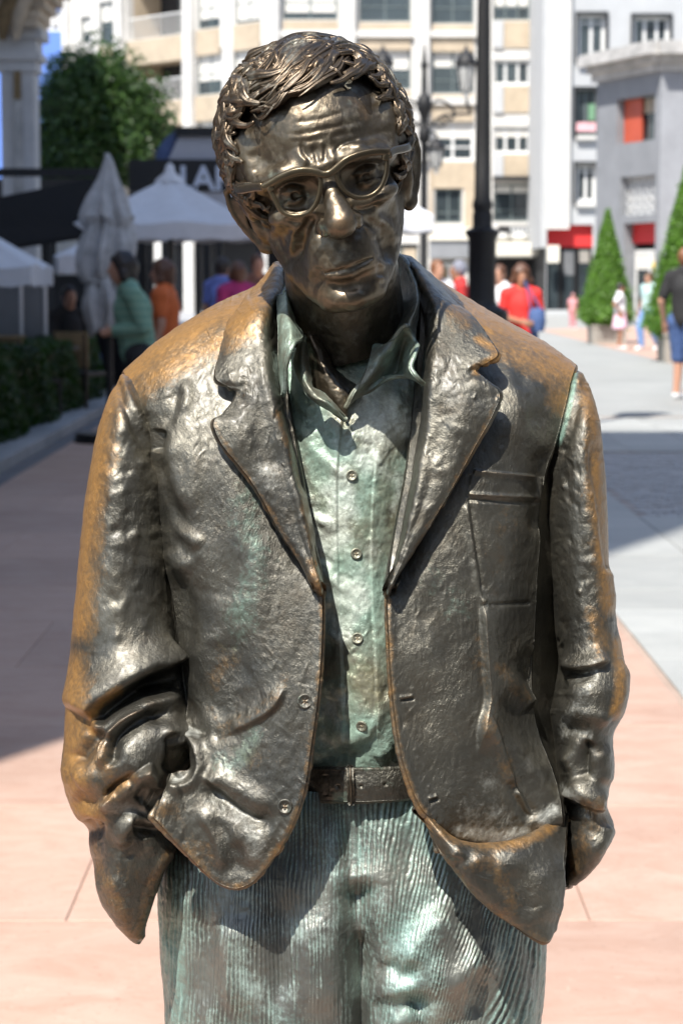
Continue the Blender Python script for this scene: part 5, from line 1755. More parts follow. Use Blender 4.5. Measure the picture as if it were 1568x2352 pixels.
for j in range(34):
    yy_ = 1.55 + GD_ * j
    for i in range(5):
        if 12.9 < yy_ < 17.8 and i > 0: continue
        lay(grey, me_g, 'grey_slab', bx + GW / 2 + GW * i, yy_, rng.uniform(-.0012, .0012))
st_ = MB()
for j in range(40):
    for i in range(39):
        x0, y0 = bx + GW + .06 * (j % 2) + i * .125, 13.0 + j * .125
        if y0 + .1 > 17.95: continue
        h = rng.uniform(-.010, .0)
        st_.box((x0 + .008, y0 + .008, -.06), (x0 + .117, y0 + .117, h))
s_ = st_.build('small_setts', M_KERB, grey); s_['kind'] = 'stuff'
fg = MB(); fg.box((bx + GW * 5, 1.24, -.06), (bx + GW + 4.95, 12.95, -.001)); fg.box((bx + GW + 4.97, 1.24, -.06), (40, 110, -.001)); fg.box((bx, 22.6, -.06), (bx + GW + 4.95, 110, -.001))
fg.box((bx + GW * 5, 18.0, -.06), (bx + GW + 4.95, 22.58, -.001))
fg.build('far_grey_pavement', M_GREY, grey)
# pink border by the planters, laid 6 mm proud
pb = MB()
a0, a1, a2, a3 = G(1235, 757), G(1568, 842), G(1800, 842), G(1560, 748)
pb.hexa([a0 - [0, 0, .05], a1 - [0, 0, .05], a2 - [0, 0, .05], a3 - [0, 0, .05]], [a0 + [0, 0, .006], a1 + [0, 0, .006], a2 + [0, 0, .006], a3 + [0, 0, .006]])
tag(pb.build('pink_border_pavement', M_PINK), kind='structure')
lt = MB(); lt.box((-60, 1.24, -.06), (XK - .43, 120, -.002))
tag(lt.build('terrace_pavement', M_KERB), kind='structure')
kb = empty('kerb', (0, 0, 0)); tag(kb, kind='structure')
me_k = slab_mesh('kerb_stone', .30, .99, M_KERB, 5, .10)
me_k2 = slab_mesh('gutter_stone', .12, .99, M_DKERB, 5, .10)
for j in range(34):
    lay(kb, me_k, 'kerb_stone', XK - .27, 1.75 + j * 1.0, .10)
    lay(kb, me_k2, 'gutter_stone', XK - .05, 1.75 + j * 1.0, .004)

# ------------------------------------------------------------------ buildings
class Facade:
    def __init__(s, a, b):
        s.o = np.array([a[0], a[1], 0.0]); t = np.array([b[0] - a[0], b[1] - a[1], 0.0])
        s.L = np.linalg.norm(t); s.t = t / s.L
        s.n = np.array([s.t[1], -s.t[0], 0.0])
        if (CAM - s.o) @ s.n < 0: s.n = -s.n
        s.ax = np.stack([s.t, s.n, np.array([0, 0, 1.0])])      # (u, out, z)

    def uz(s, x, y):
        d = CF + (x - 784) / FPX * CR - (y - 1176) / FPX * CU
        t = ((s.o - CAM) @ s.n) / (d @ s.n)
        p = CAM + d * t
        return (p - s.o) @ s.t, p[2]

    def rect(s, r):
        x0, y0, x1, y1 = r
        xm, ym = (x0 + x1) / 2, (y0 + y1) / 2
        return s.uz(x0, ym)[0], s.uz(xm, y1)[1], s.uz(x1, ym)[0], s.uz(xm, y0)[1]

    def wall(s, name, mat, parent, ops, H, depth=.35, u0=0.0, u1=None):
        u1 = s.L if u1 is None else u1
        us = sorted({u0, u1} | {u for r in ops for u in (r[0], r[2]) if u0 < u < u1})
        zs = sorted({0.0, H} | {z for r in ops for z in (r[1], r[3]) if 0 < z < H})
        m = MB()
        pt = lambda u, o, z: s.o + s.t * u + s.n * o + np.array([0, 0, z])
        for a, b in zip(us[:-1], us[1:]):
            for c, d in zip(zs[:-1], zs[1:]):
                um, zm = (a + b) / 2, (c + d) / 2
                if any(r[0] < um < r[2] and r[1] < zm < r[3] for r in ops): continue
                m.add([pt(a, 0, c), pt(b, 0, c), pt(b, 0, d), pt(a, 0, d)], [(0, 1, 2, 3)])
        for a, c, b, d in ops:
            c, d = max(c, 0.0), min(d, H)
            for p, q in (((a, c), (b, c)), ((b, c), (b, d)), ((b, d), (a, d)), ((a, d), (a, c))):
                m.add([pt(p[0], 0, p[1]), pt(q[0], 0, q[1]), pt(q[0], -depth, q[1]), pt(p[0], -depth, p[1])], [(0, 1, 2, 3)])
        return m.build(name, mat, parent)

    def box(s, m, u0, u1, o0, o1, z0, z1):
        m.box((u0, o0, z0), (u1, o1, z1), s.ax, s.o)

    def window(s, parent, r, mull=2, trans=None, blind=0.0, fm=None, name='window', deep=.22, bm_=None, bar=.07, out=None):
        a, c, b, d = r
        if out is not None: deep = -out
        m = MB(); fm = fm or M_FRAME
        g = .003
        s.box(m, a + g, a + bar, -deep, -deep + .07, c + g, d - g); s.box(m, b - bar, b - g, -deep, -deep + .07, c + g, d - g)
        s.box(m, a + bar, b - bar, -deep, -deep + .07, c + g, c + bar); s.box(m, a + bar, b - bar, -deep, -deep + .07, d - bar, d - g)
        for k in range(1, mull):
            u = a + (b - a) * k / mull
            s.box(m, u - bar * .45, u + bar * .45, -deep + .004, -deep + .066, c + bar, d - bar)
        if trans:
            z = c + (d - c) * trans
            s.box(m, a + bar, b - bar, -deep + .008, -deep + .062, z - .03, z + .03)
        w = m.build(name, fm, parent)
        p = MB(); s.box(p, a + bar * .6, b - bar * .6, -deep + .02, -deep + .035, c + bar * .6, d - bar * .6); p.build('pane', M_GLASS, w)
        if blind > 0:
            q = MB(); s.box(q, a + bar, b - bar, -deep + .038, -deep + .055, d - bar - (d - c - 2 * bar) * blind, d - bar); q.build('blind', bm_ or M_BLIND, w)
        return w


def core(name, mat, parent, base, H):
    m = MB(); m.hexa([np.array([x, y, 0.01]) for x, y in base], [np.array([x, y, H]) for x, y in base])
    return m.build(name, mat, parent)


# white apartment block across the square
apt = empty('apartment_building', (0, 95, 0)); tag(apt, 'tall white apartment block with beige panels and recessed balconies across the square', 'building')


def child(o, parent):
    o.parent = parent
    o.location = tuple(np.array(o.location) - np.array(parent.location))
    return o


def into(parent):
    """parts modelled in place become children of a thing that stands at its own base"""
    def f(o):
        child(o, parent)
        return o
    return f


def adopt(root, before):
    for o in list(COL.objects):
        if o not in before and o is not root and o.parent is root:
            o.location = tuple(Vector(o.location) - root.location)


_known = set(COL.objects)
fL = Facade((-12.45, 100.6), (-2.96, 90.1))
fM = Facade((-2.96, 90.1), (8.39, 90.1))
HB = 27.0
wl_ = [(185, 38, 209, 99), (227, 2, 273, 102), (227, 152, 273, 250), (452, -40, 505, 65), (450, 112, 510, 217), (452, 272, 510, 372), (537, -50, 598, 52), (535, 100, 600, 200), (537, 262, 600, 362)]
bal = [(292, -80, 428, 85), (297, 138, 430, 232), (300, 285, 432, 378)]
oL = [fL.rect(r) for r in wl_]; bL = [fL.rect(r) for r in bal]
shL = [(0.4, 0.0, fL.L * .45, 3.0), (fL.L * .5, 0.0, fL.L - .4, 3.0)]
fL.wall('wall', M_WHITE, apt, oL + shL, HB, u1=bL[0][0]) if False else None
fL.wall('wall', M_WHITE, apt, oL + bL + shL, HB, depth=.35)
for k, r in enumerate(oL):
    fL.window(apt, r, mull=1 if k == 0 else 2, trans=.45, blind=(.62, .45, .5, .8, .7, .85, .95, .5, .7)[k])
for r in bL:                                                     # recessed balconies: back wall, door, slab, railing
    a, c, b, d = r
    m = MB(); fL.box(m, a, b, -1.95, -1.85, c, d); w = m.build('balcony_wall', M_BEIGE, apt)
    m = MB(); fL.box(m, a, a + .01, -1.85, -.352, c, d); fL.box(m, b - .01, b, -1.85, -.352, c, d); fL.box(m, a + .012, b - .012, -1.85, -.352, c - .02, c + .01); fL.box(m, a + .012, b - .012, -1.85, -.352, d - .01, d + .02)
    m.build('balcony_lining', M_BEIGE, apt)
    fL.window(apt, (a + (b - a) * .34, c + .02, a + (b - a) * .58, d - .35), mull=1, out=-1.82, name='balcony_door')
    fL.window(apt, (a + (b - a) * .86, c + .02, b - .05, d - .3), mull=1, out=-1.82, name='balcony_door')
    m = MB()
    n = 22
    for k in range(n + 1):
        u = a + (b - a) * k / n
        fL.box(m, u - .012, u + .012, -.12, -.09, c, c + .9)
    fL.box(m, a, b, -.13, -.08, c + .9, c + .95)
    m.build('balcony_railing', M_WFRAME, apt)
ul, ur = fL.rect((273, 0, 290, 100)), fL.rect((430, 0, 450, 100))
for a, b in ((ul[0], ul[2]), (ur[0], ur[2]), (0, .35)):
    m = MB(); fL.box(m, a, b, .003, .30, 0, HB); m.build('pilaster', M_WHITE, apt)
for r in oL[1:] + bL:
    z1 = r[1] - .04
    pan = MB(); fL.box(pan, r[0], r[2], .003, .06, z1 - 1.05, z1); pan.build('spandrel_panel', M_BEIGE, apt)
wm = [(650, -90, 775, 45), (650, 95, 775, 200), (650, 255, 775, 360), (825, -70, 943, 50), (826, 103, 943, 205), (828, 260, 943, 368), (991, -70, 1088, 54), (991, 110, 1088, 215), (991, 265, 1088, 369),
      (1132, -60, 1217, 46), (1132, 137, 1217, 195), (1132, 290, 1217, 352), (1132, 422, 1217, 509), (998, 432, 1060, 512)]
oM = [fM.rect(r) for r in wm]
sh = [fM.rect((1138, 592, 1249, 714)), fM.rect((1000, 598, 1064, 714)), fM.rect((640, 560, 960, 714))]
fM.wall('wall', M_WHITE, apt, oM + sh, HB)
for k, r in enumerate(oM):
    fM.window(apt, r, mull=3 if k in (9, 10, 11) else 2, trans=.3 if k not in (10, 11) else None, blind=(.9, .5, .4, .45, .55, .6, .45, .4, .5, .75, .0, .35, .2, 0)[k], fm=M_WFRAME if k in (8, 10, 11) else M_FRAME, bar=.11 if k in (8, 10, 11) else .09)
for r in oM[:9] + oM[9:12]:
    pan = MB(); fM.box(pan, r[0], r[2], .003, .06, r[1] - 1.12, r[1] - .05); pan.build('spandrel_panel', M_BEIGE, apt)
for r in oM[9:12]:
    m = MB(); fM.box(m, r[0], r[0] + .42, .063, .12, r[1] - 1.12, r[1] - .05); m.build('spandrel_strip', M_LGREY, apt)
m = MB()
for k in range(8):
    z = fM.uz(700, 62)[1] + (k - 4) * (fM.uz(700, 62)[1] - fM.uz(700, 217)[1])
    if z > 6.6: fM.box(m, 0, fM.uz(1100, 0)[0], .065, .2, z - .42, z - .14)
for px0, px1 in ((605, 640), (785, 815), (952, 985), (1222, 1250)):
    a, b = fM.uz(px0, 0)[0], min(fM.L, fM.uz(px1, 0)[0])
    fM.box(m, a, b, .203, .32, 6.2 if px0 < 1200 else 2.45, HB)
m.build('facade_band', M_WHITE, apt)
a, c, b, d = fM.rect((985, 392, 1108, 545))
m = MB(); fM.box(m, a, oM[13][0] - .1, .003, .1, c, d); fM.box(m, oM[13][2] + .1, b, .003, .1, c, d); m.build('beige_pier', M_BEIGE, apt)
a, c, b, d = fM.rect((985, 523, 1110, 552))
m = MB(); fM.box(m, a, b, .13, .5, c, d); m.build('cream_ledge', M_CREAM, apt)
a, c, b, d = fM.rect((985, 553, 1110, 592))
m = MB(); fM.box(m, a, b, .13, .4, c, d); m.build('grey_fascia', M_DSTONE, apt)
a, c, b, d = fM.rect((1130, 406, 1228, 415))
m = MB(); fM.box(m, a, b, .05, .7, c, d); m.build('canopy_ledge', M_BLACK, apt)
a, c, b, d = fM.rect((1142, 519, 1227, 542))
m = MB(); fM.box(m, a, b, .12, .3, c, d); sg_ = m.build('shop_sign', M_BLACK, apt)
m = MB()
for k in range(7):
    u = a + .5 + k * .17
    fM.box(m, u, u + .12, .302, .33, c + .15, c + .36)
m.build('sign_lettering', M_LGREY, sg_)
a, c, b, d = fM.rect((1132, 543, 1252, 588))
m = MB()
P_ = lambda u, o, z: fM.o + fM.t * u + fM.n * o + np.array([0, 0, z])
zt, zb = d - .2, c
m.hexa([P_(a, .1, zt - .1), P_(b, .1, zt - .1), P_(b, 1.5, zb + .42), P_(a, 1.5, zb + .42)], [P_(a, .1, zt), P_(b, .1, zt), P_(b, 1.5, zb + .5), P_(a, 1.5, zb + .5)])
m.hexa([P_(a, 1.48, zb), P_(b, 1.48, zb), P_(b, 1.52, zb), P_(a, 1.52, zb)], [P_(a, 1.48, zb + .41), P_(b, 1.48, zb + .41), P_(b, 1.52, zb + .41), P_(a, 1.52, zb + .41)])
m.build('cream_awning', M_CREAM, apt)
for px in (1146, 1190):
    m = MB(); c0 = P_(fM.uz(px, 548)[0], .45, fM.uz(px, 545)[1])
    m.lathe(c0, [(.02, .2), (.3, .16), (.42, 0), (.3, -.16), (.02, -.2)], 16); m.build('globe_lamp', M_LGLASS, apt, True)
for r in sh:
    m = MB(); fM.box(m, r[0], r[2], -.6, -.5, 0, r[3]); bw = m.build('shop_interior', M_DARK, apt)
a, c, b, d = sh[2]
for k in range(8):
    fM.window(apt, (a + (b - a) * k / 8 + .02, .05, a + (b - a) * (k + 1) / 8 - .02, d - .1), mull=1, name='shop_window', deep=.2, blind=(.5, .0, .8, .3, .9, .2, .6, .7)[k], bm_=(M_CREAM, M_BEIGE)[k % 2])
fM.window(apt, (sh[1][0] + .1, .1, sh[1][2] - .1, sh[1][3] - .1), mull=2, name='shop_window', fm=M_WFRAME, bar=.16, blind=.5, bm_=M_OCHRE)
core('core', M_DARK, apt, [(-12.0, 103), (-2.9, 92.6), (8.3, 92.6), (8.3, 104)], HB - .1)
m = MB(); m.box((8.41, 88.0, 2.45), (8.6, 103, HB)); m.build('side_wall', M_WHITE, apt)
adopt(apt, _known)

# blue house, half hidden behind the tree
_known = set(COL.objects)
blu = empty('blue_building', (-16, 108, 0)); tag(blu, 'bright blue rendered house with white bay windows above the round tree', 'building')
fB = Facade((-22, 106), (-12.9, 106))
ob = [fB.rect((100, 22, 155, 72)), fB.rect((20, 22, 86, 72))]
fB.wall('wall', M_BLUE, blu, ob, 24)
for r in ob: fB.window(blu, r, mull=3, blind=.8, fm=M_WFRAME, bm_=M_WHITE, bar=.14)
core('core', M_BLUE, blu, [(-22, 106.8), (-12.9, 106.8), (-12.9, 114), (-22, 114)], 24)
adopt(blu, _known)

# pale grey block on the right
_known = set(COL.objects)
gb_ = empty('grey_building', (11, 84, 0)); tag(gb_, 'pale grey rendered block with white corner pilaster and dark framed windows', 'building')
fG = Facade((7.83, 84), (17.5, 84))
wg = [(1326, 33, 1389, 139), (1453, 37, 1536, 120), (1322, 205, 1368, 311), (1322, 377, 1368, 464), (1453, 210, 1536, 300), (1326, -150, 1389, -60), (1453, -150, 1536, -60)]
og = [fG.rect(r) for r in wg]; sg2 = [fG.rect((1254, 516, 1360, 712)), fG.rect((1400, 516, 1600, 712))]
fG.wall('wall', M_LGREY, gb_, og + sg2, 24, depth=.4)
for k, r in enumerate(og):
    a, c, b, d = r
    m = MB(); fG.box(m, a - .1, a - .002, .003, .10, c - .1, d + .1); fG.box(m, b + .002, b + .1, .003, .10, c - .1, d + .1); fG.box(m, a - .002, b + .002, .003, .10, d + .002, d + .1); m.build('window_surround', M_BLACK, gb_)
    fG.window(gb_, r, mull=3 if (b - a) > 1.2 else 2, trans=None if k == 1 else .82, fm=M_WFRAME if k != 2 else M_FRAME, bar=.13, deep=.3)
    m = MB(); fG.box(m, a, b, .105, .22, c - .16, c - .02); m.build('window_sill', M_WHITE, gb_)
m = MB(); fG.box(m, 0, .85, .003, .25, 3.3, 24); m.build('corner_pilaster', M_WHITE, gb_)
r = fG.rect((1322, 282, 1366, 302)); m = MB(); fG.box(m, r[0], r[2], .12, .2, r[1], r[3]); m.build('window_banner', plain('pink_banner', (.75, .42, .44)), gb_)
r = fG.rect((1352, 238, 1366, 276)); m = MB(); fG.box(m, r[0], r[2], -.25, -.15, r[1], r[3]); m.build('green_shade', plain('green_shade', (.16, .32, .19)), gb_)
r = fG.rect((1254, 564, 1281, 603)); m = MB(); fG.box(m, r[0], r[2], .3, .42, r[1], r[3]); m.build('hanging_sign', M_CREAM, gb_)
for r in sg2:
    m = MB(); fG.box(m, r[0], r[2], -1.0, -.9, 0, r[3]); m.build('shop_interior', M_DARK, gb_)
    m = MB(); fG.box(m, r[0] + .004, r[2] - .004, -.30, -.26, r[3] - .84, r[3] - .004); m.build('red_awning', M_RED, gb_)
    for k in range(3):
        fG.window(gb_, (r[0] + (r[2] - r[0]) * k / 3 + .03, .05, r[0] + (r[2] - r[0]) * (k + 1) / 3 - .03, (r[3] - .9)), mull=1, name='shop_window', deep=.35, fm=M_BLACK, blind=(0, .4, .2)[k], bm_=(M_BEIGE, M_GREYP, M_WOOD)[k])
def awning(f, parent, rc, proj, mat=None):
    a, c, b, d = rc
    q = lambda u, o, z: f.o + f.t * u + f.n * o + np.array([0, 0, z])
    m = MB()
    m.hexa([q(a, .02, d - .06), q(b, .02, d - .06), q(b, proj, c + .22), q(a, proj, c + .22)], [q(a, .02, d), q(b, .02, d), q(b, proj, c + .28), q(a, proj, c + .28)])
    m.hexa([q(a, proj - .03, c), q(b, proj - .03, c), q(b, proj, c), q(a, proj, c)], [q(a, proj - .03, c + .21), q(b, proj - .03, c + .21), q(b, proj, c + .21), q(a, proj, c + .21)])
    return m.build('red_awning', mat or M_RED, parent)
core('core', M_DARK, gb_, [(7.9, 85.1), (17.5, 85.1), (17.5, 96), (7.9, 96)], 24)
m = MB(); m.box((7.63, 84.003, 2.6), (7.83, 96, 24)); m.build('side_wall', M_LGREY, gb_)
adopt(gb_, _known)

# grey stone corner pavilion with a cornice
_known = set(COL.objects)
pv = empty('stone_building', (10.5, 70, 0)); tag(pv, 'low grey stone corner building with weathered cornice and orange shutter', 'building')
fA_, fB_ = Facade((8.09, 70.0), (9.53, 66.0)), Facade((9.53, 66.0), (14.5, 66.6))
HV_ = fA_.uz(1500, 138)[1]
oA = [fA_.rect((1415, 222, 1502, 326)), fA_.rect((1423, 404, 1503, 494)), fA_.rect((1430, 512, 1502, 738))]
fA_.wall('wall', M_DSTONE, pv, oA, HV_, depth=.5); fB_.wall('wall', M_LGREY2, pv, [], HV_)
a, c, b, d = oA[0]
fA_.window(pv, oA[0], mull=3, fm=M_FRAME, deep=.4, bar=.08, blind=.35, bm_=M_BEIGE)
m = MB(); fA_.box(m, a + .05, a + (b - a) * .48, -.3, -.24, c + .03, d - .03); m.build('orange_shutter', M_ORAN, pv)
a, c, b, d = oA[1]
g_ = fA_.window(pv, oA[1], mull=1, fm=M_WFRAME, deep=.35, blind=1.0, bm_=M_WFRAME)
m = MB()
for i in range(5):
    for j in range(4):
        u, z = a + (b - a) * (i + .5) / 5, c + (d - c) * (j + .5) / 4
        rr = .16
        for k in range(8):
            t0, t1 = k * math.pi / 4, (k + 1) * math.pi / 4
            q = lambda t, R: fA_.o + fA_.t * (u + R * math.cos(t)) + fA_.n * -.2 + np.array([0, 0, z + R * math.sin(t)])
            m.tube([q(t0, rr), q(t1, rr)], .022, 6)
m.build('scroll_grille', M_LGREY, pv)['kind'] = 'stuff'
m = MB(); fA_.box(m, oA[2][0] + .004, oA[2][2] - .004, -.36, -.32, oA[2][3] - .62, oA[2][3] - .004); m.build('red_awning', M_RED, pv)
m = MB(); fA_.box(m, oA[2][0], oA[2][2], -1.2, -1.1, 0, oA[2][3]); m.build('shop_interior', M_DARK, pv)
fA_.window(pv, (oA[2][0] + .05, .1, oA[2][2] - .05, 2.3), mull=2, fm=M_WFRAME, name='shop_window', deep=.45, bar=.1, blind=.25, bm_=M_BLIND)
rr = fA_.rect((1473, 600, 1498, 630)); m = MB(); c0 = fA_.o + fA_.t * (rr[0] + .6) + fA_.n * -.3 + np.array([0, 0, rr[1] + .25])
m.lathe(c0, [(.01, .2), (.2, .14), (.26, 0), (.2, -.14), (.01, -.2)], 12); m.build('yellow_balloon', plain('yellow_sign', (.75, .5, .04)), pv, True)
m = MB()
for k, (o1, z0, z1) in enumerate(((.12, -.35, -.1), (.3, -.098, .1), (.62, .102, .42), (.5, .422, .5))):
    fA_.box(m, -.2, fA_.L + o1 * .5, .003, o1, HV_ + z0, HV_ + z1)
m.build('cornice', M_CORN, pv)
m = MB()
for k, (o1, z0, z1) in enumerate(((.12, -.352, -.1), (.3, -.097, .1), (.62, .103, .42), (.5, .423, .5))):
    fB_.box(m, -o1 * .3, fB_.L, .003, o1, HV_ + z0, HV_ + z1)
m.build('cornice', M_CORN, pv)
core('core', M_DARK, pv, [(8.3, 71.2), (9.8, 67.4), (14.5, 67.6), (14.5, 73)], HV_ + .3)
adopt(pv, _known)

# ornate corner building on the left, its pier, capital and eaves
_known = set(COL.objects)
orn = empty('ornate_building', (-6, 30, 0)); tag(orn, 'ornate stone building with grey pier, carved capital and sandy eaves, cut by the left edge', 'building')
YO = 36.0
m = MB(); m.box((-16, 12.2, 0), (-6.05, YO - .3, 24.0)); m.build('wall', M_LIME, orn)
x0, x1 = P(4, 300, YO)[0], P(80, 300, YO)[0]
zA, zB = P(0, 440, YO)[2], P(0, 150, YO)[2]
m = MB(); m.box((x0, YO, 0), (x1, YO + .6, zB)); m.build('pier', M_LIME, orn)
w = x1 - x0
m = MB(); m.box((x0 + w * .40, YO - .09, zA * .2), (x0 + w * .66, YO - .002, zB - .35)); m.build('pier_strip', M_CORN, orn)
m = MB(); m.box((x0 + w * .42, YO - .12, zB - .55), (x0 + w * .64, YO - .092, zB - .1)); m.build('stained_bracket', M_OCHRE, orn)
m = MB()
for k, (o, za, zb) in enumerate(((.05, -.1, .08), (.12, .082, .2), (.06, .202, .42), (.16, .422, .58))):
    m.box((x0 - o, YO - o, zB + za), (x1 + o, YO + .6 + o, zB + zb))
m.build('capital', M_LIME, orn)
m = MB()
zz = zB + .582
for k in range(9):
    t = k / 8
    o = .12 + 1.15 * t ** 1.5
    m.box((x0 - .4, YO - .3 - o, zz), (x1 + o, YO + .9, zz + .14)); zz += .142
m.box((x0 - 3, YO - 1.9, zz), (x1 + 1.7, YO + 1.0, zz + 3)); m.build('eaves', M_SAND, orn)
for dx in (.15, .55):
    m = MB(); m.tube([(x1 - w + dx * w, YO - .25, zB + .4), (x1 - w + dx * w + .1, YO - .5, zB + .8), (x1 - w + dx * w + .35, YO - .8, zB + 1.15), (x1 - w + dx * w + .7, YO - 1.2, zB + 1.5)], [.06, .14, .12, .16], 10)
    m.build('scroll_console', M_OCHRE if dx < .3 else M_SAND, orn, True)
adopt(orn, _known)

# tall houses that shade the square from outside the frame
def house(name, label, lo, hi, H, mat, nx, face):
    _k = set(COL.objects)
    root = empty(name, ((lo[0] + hi[0]) / 2, (lo[1] + hi[1]) / 2, 0)); tag(root, label, 'building')
    m = MB(); m.box((lo[0], lo[1], 0), (hi[0], hi[1], H)); m.build('wall', mat, root)
    m = MB(); m.box((lo[0] - .02, lo[1] - .02, H + .002), (hi[0] + .12, hi[1] + .02, H + .4)); m.build('cornice', M_CORN, root)
    a, b = ((lo[0], hi[1]), (hi[0], hi[1])) if face == 'y' else (((hi[0], lo[1]), (hi[0], hi[1])) if face == 'x' else ((lo[0], lo[1]), (lo[0], hi[1])))
    f = Facade(a, b); f.n = np.array({'y': (0, 1., 0), 'x': (1., 0, 0), '-x': (-1., 0, 0)}[face]); f.ax = np.stack([f.t, f.n, np.array([0, 0, 1.])])
    for j in range(int(H / 3.4)):
        for i in range(nx):
            u = f.L * (i + .5) / nx
            f.window(root, (u - .6, .9 + j * 3.4, u + .6, 2.9 + j * 3.4), mull=2, out=.06)
    adopt(root, _k)


house('corner_house', 'tall sandstone house left of the camera, shading the pink pavement', (-12, 1.25), (-3.5, 6.8), 21, M_LIME, 2, 'x')
house('shade_annex', 'low sandstone annex added beside the tall corner house to fill its shade', (-12, 6.83), (-3.5, 12.0), 8.5, M_LIME, 2, 'x')  # out-of-view block, added to close a sunlit gap in the shadow
house('kerb_shade_house', 'narrow sandstone house added between the low annex and the ornate building for its shade', (-6.0, 12.1), (-4.0, 20.0), 9.4, M_LIME, 3, 'x')  # unseen block, put in to keep the kerb side dark
house('row_house', 'long brown stone terrace behind the camera facing the statue', (-8, -34), (34, -15), 17, M_DSTONE, 10, 'y')
house('side_house', 'grey stone house along the right side of the square', (17, -12), (28, 50), 15, M_DSTONE, 12, '-x')
house('tree_shade_house', 'dark brown house added beyond the ornate corner building to shade the round tree', (-26, 44), (-11.5, 60), 21, M_DSTONE, 4, 'x')  # unseen block, sized so its shadow falls on the crown
# ------------------------------------------------------------------ trees, hedge, planters
def leaves(n, fn, size, seed, clump=0):
    """n small leaf faces; fn(rs, n) gives points and a tone"""
    rs = np.random.RandomState(seed)
    C, nrm = fn(rs, n)
    n = len(C)
    A = rs.normal(size=(n, 3)); A /= np.linalg.norm(A, axis=1, keepdims=True)
    N = nrm * .8 + rs.normal(size=(n, 3)) * .6
    A = A - N * (A * N).sum(1, keepdims=True) / (N * N).sum(1, keepdims=True)
    A /= np.linalg.norm(A, axis=1, keepdims=True)
    B = np.cross(N / np.linalg.norm(N, axis=1, keepdims=True), A)
    s = size * rs.uniform(.6, 1.4, (n, 1))
    V = np.stack([C - A * s, C + B * s * .5, C + A * s, C - B * s * .5], 1).reshape(-1, 3)
    Q = np.arange(4 * n).reshape(n, 4)
    tone = np.repeat(np.clip(rs.normal(.5, .3, n), 0, 1), 4)
    return V, Q, tone


def crown_fn(c, r, lumps, seed):
    rr = np.random.RandomState(seed)
    D = rr.normal(size=(lumps, 3)); D /= np.linalg.norm(D, axis=1, keepdims=True)
    LC = np.array(c) + D * np.array(r) * rr.uniform(.45, .80, (lumps, 1)); LR = np.array(r).mean() * rr.uniform(.22, .38, lumps)
    def fn(rs, n):
        k = rs.randint(0, lumps, n)
        d = rs.normal(size=(n, 3)); d /= np.linalg.norm(d, axis=1, keepdims=True)
        p = LC[k] + d * (LR[k] * rs.uniform(.55, 1.08, n))[:, None]
        return p, d
    return fn


tree = empty('round_tree', (0, 0, 0)); tag(tree, 'big round leafy tree with dense dark crown in front of the white block', 'tree')
TY = 66.0
tc_ = P(216, 290, TY)
tree.location = (tc_[0], TY, 0)
V, Q, tone = leaves(42000, crown_fn((0, 0, tc_[2] - .35), (2.4, 2.2, 3.1), 110, 3), .085, 5)
mesh_np('crown', V, Q, M_LEAF, tree, smooth=False, attrs={'tone': tone})
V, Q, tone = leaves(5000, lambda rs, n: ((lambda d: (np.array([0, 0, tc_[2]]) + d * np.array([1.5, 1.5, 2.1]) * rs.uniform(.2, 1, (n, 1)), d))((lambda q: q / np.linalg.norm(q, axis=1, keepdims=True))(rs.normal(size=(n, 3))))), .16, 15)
mesh_np('shade_toned_foliage', V, Q, M_LEAF, tree, smooth=False, attrs={'tone': tone * .6})  # inner leaves toned darker: the crown's shade is in their colour
m = MB(); m.tube([(0, 0, 0), (.05, 0, 2.0), (-.05, .05, 4.5)], [.22, .17, .10], 12)
for k in range(6):
    a = k * 1.05
    m.tube([(0, 0, 2.6 + k * .25), (.6 * math.cos(a), .6 * math.sin(a), 4.0 + k * .2), (1.4 * math.cos(a), 1.4 * math.sin(a), 5.4 + k * .3)], [.08, .05, .02], 8)
m.build('trunk', M_BARK, tree, True)


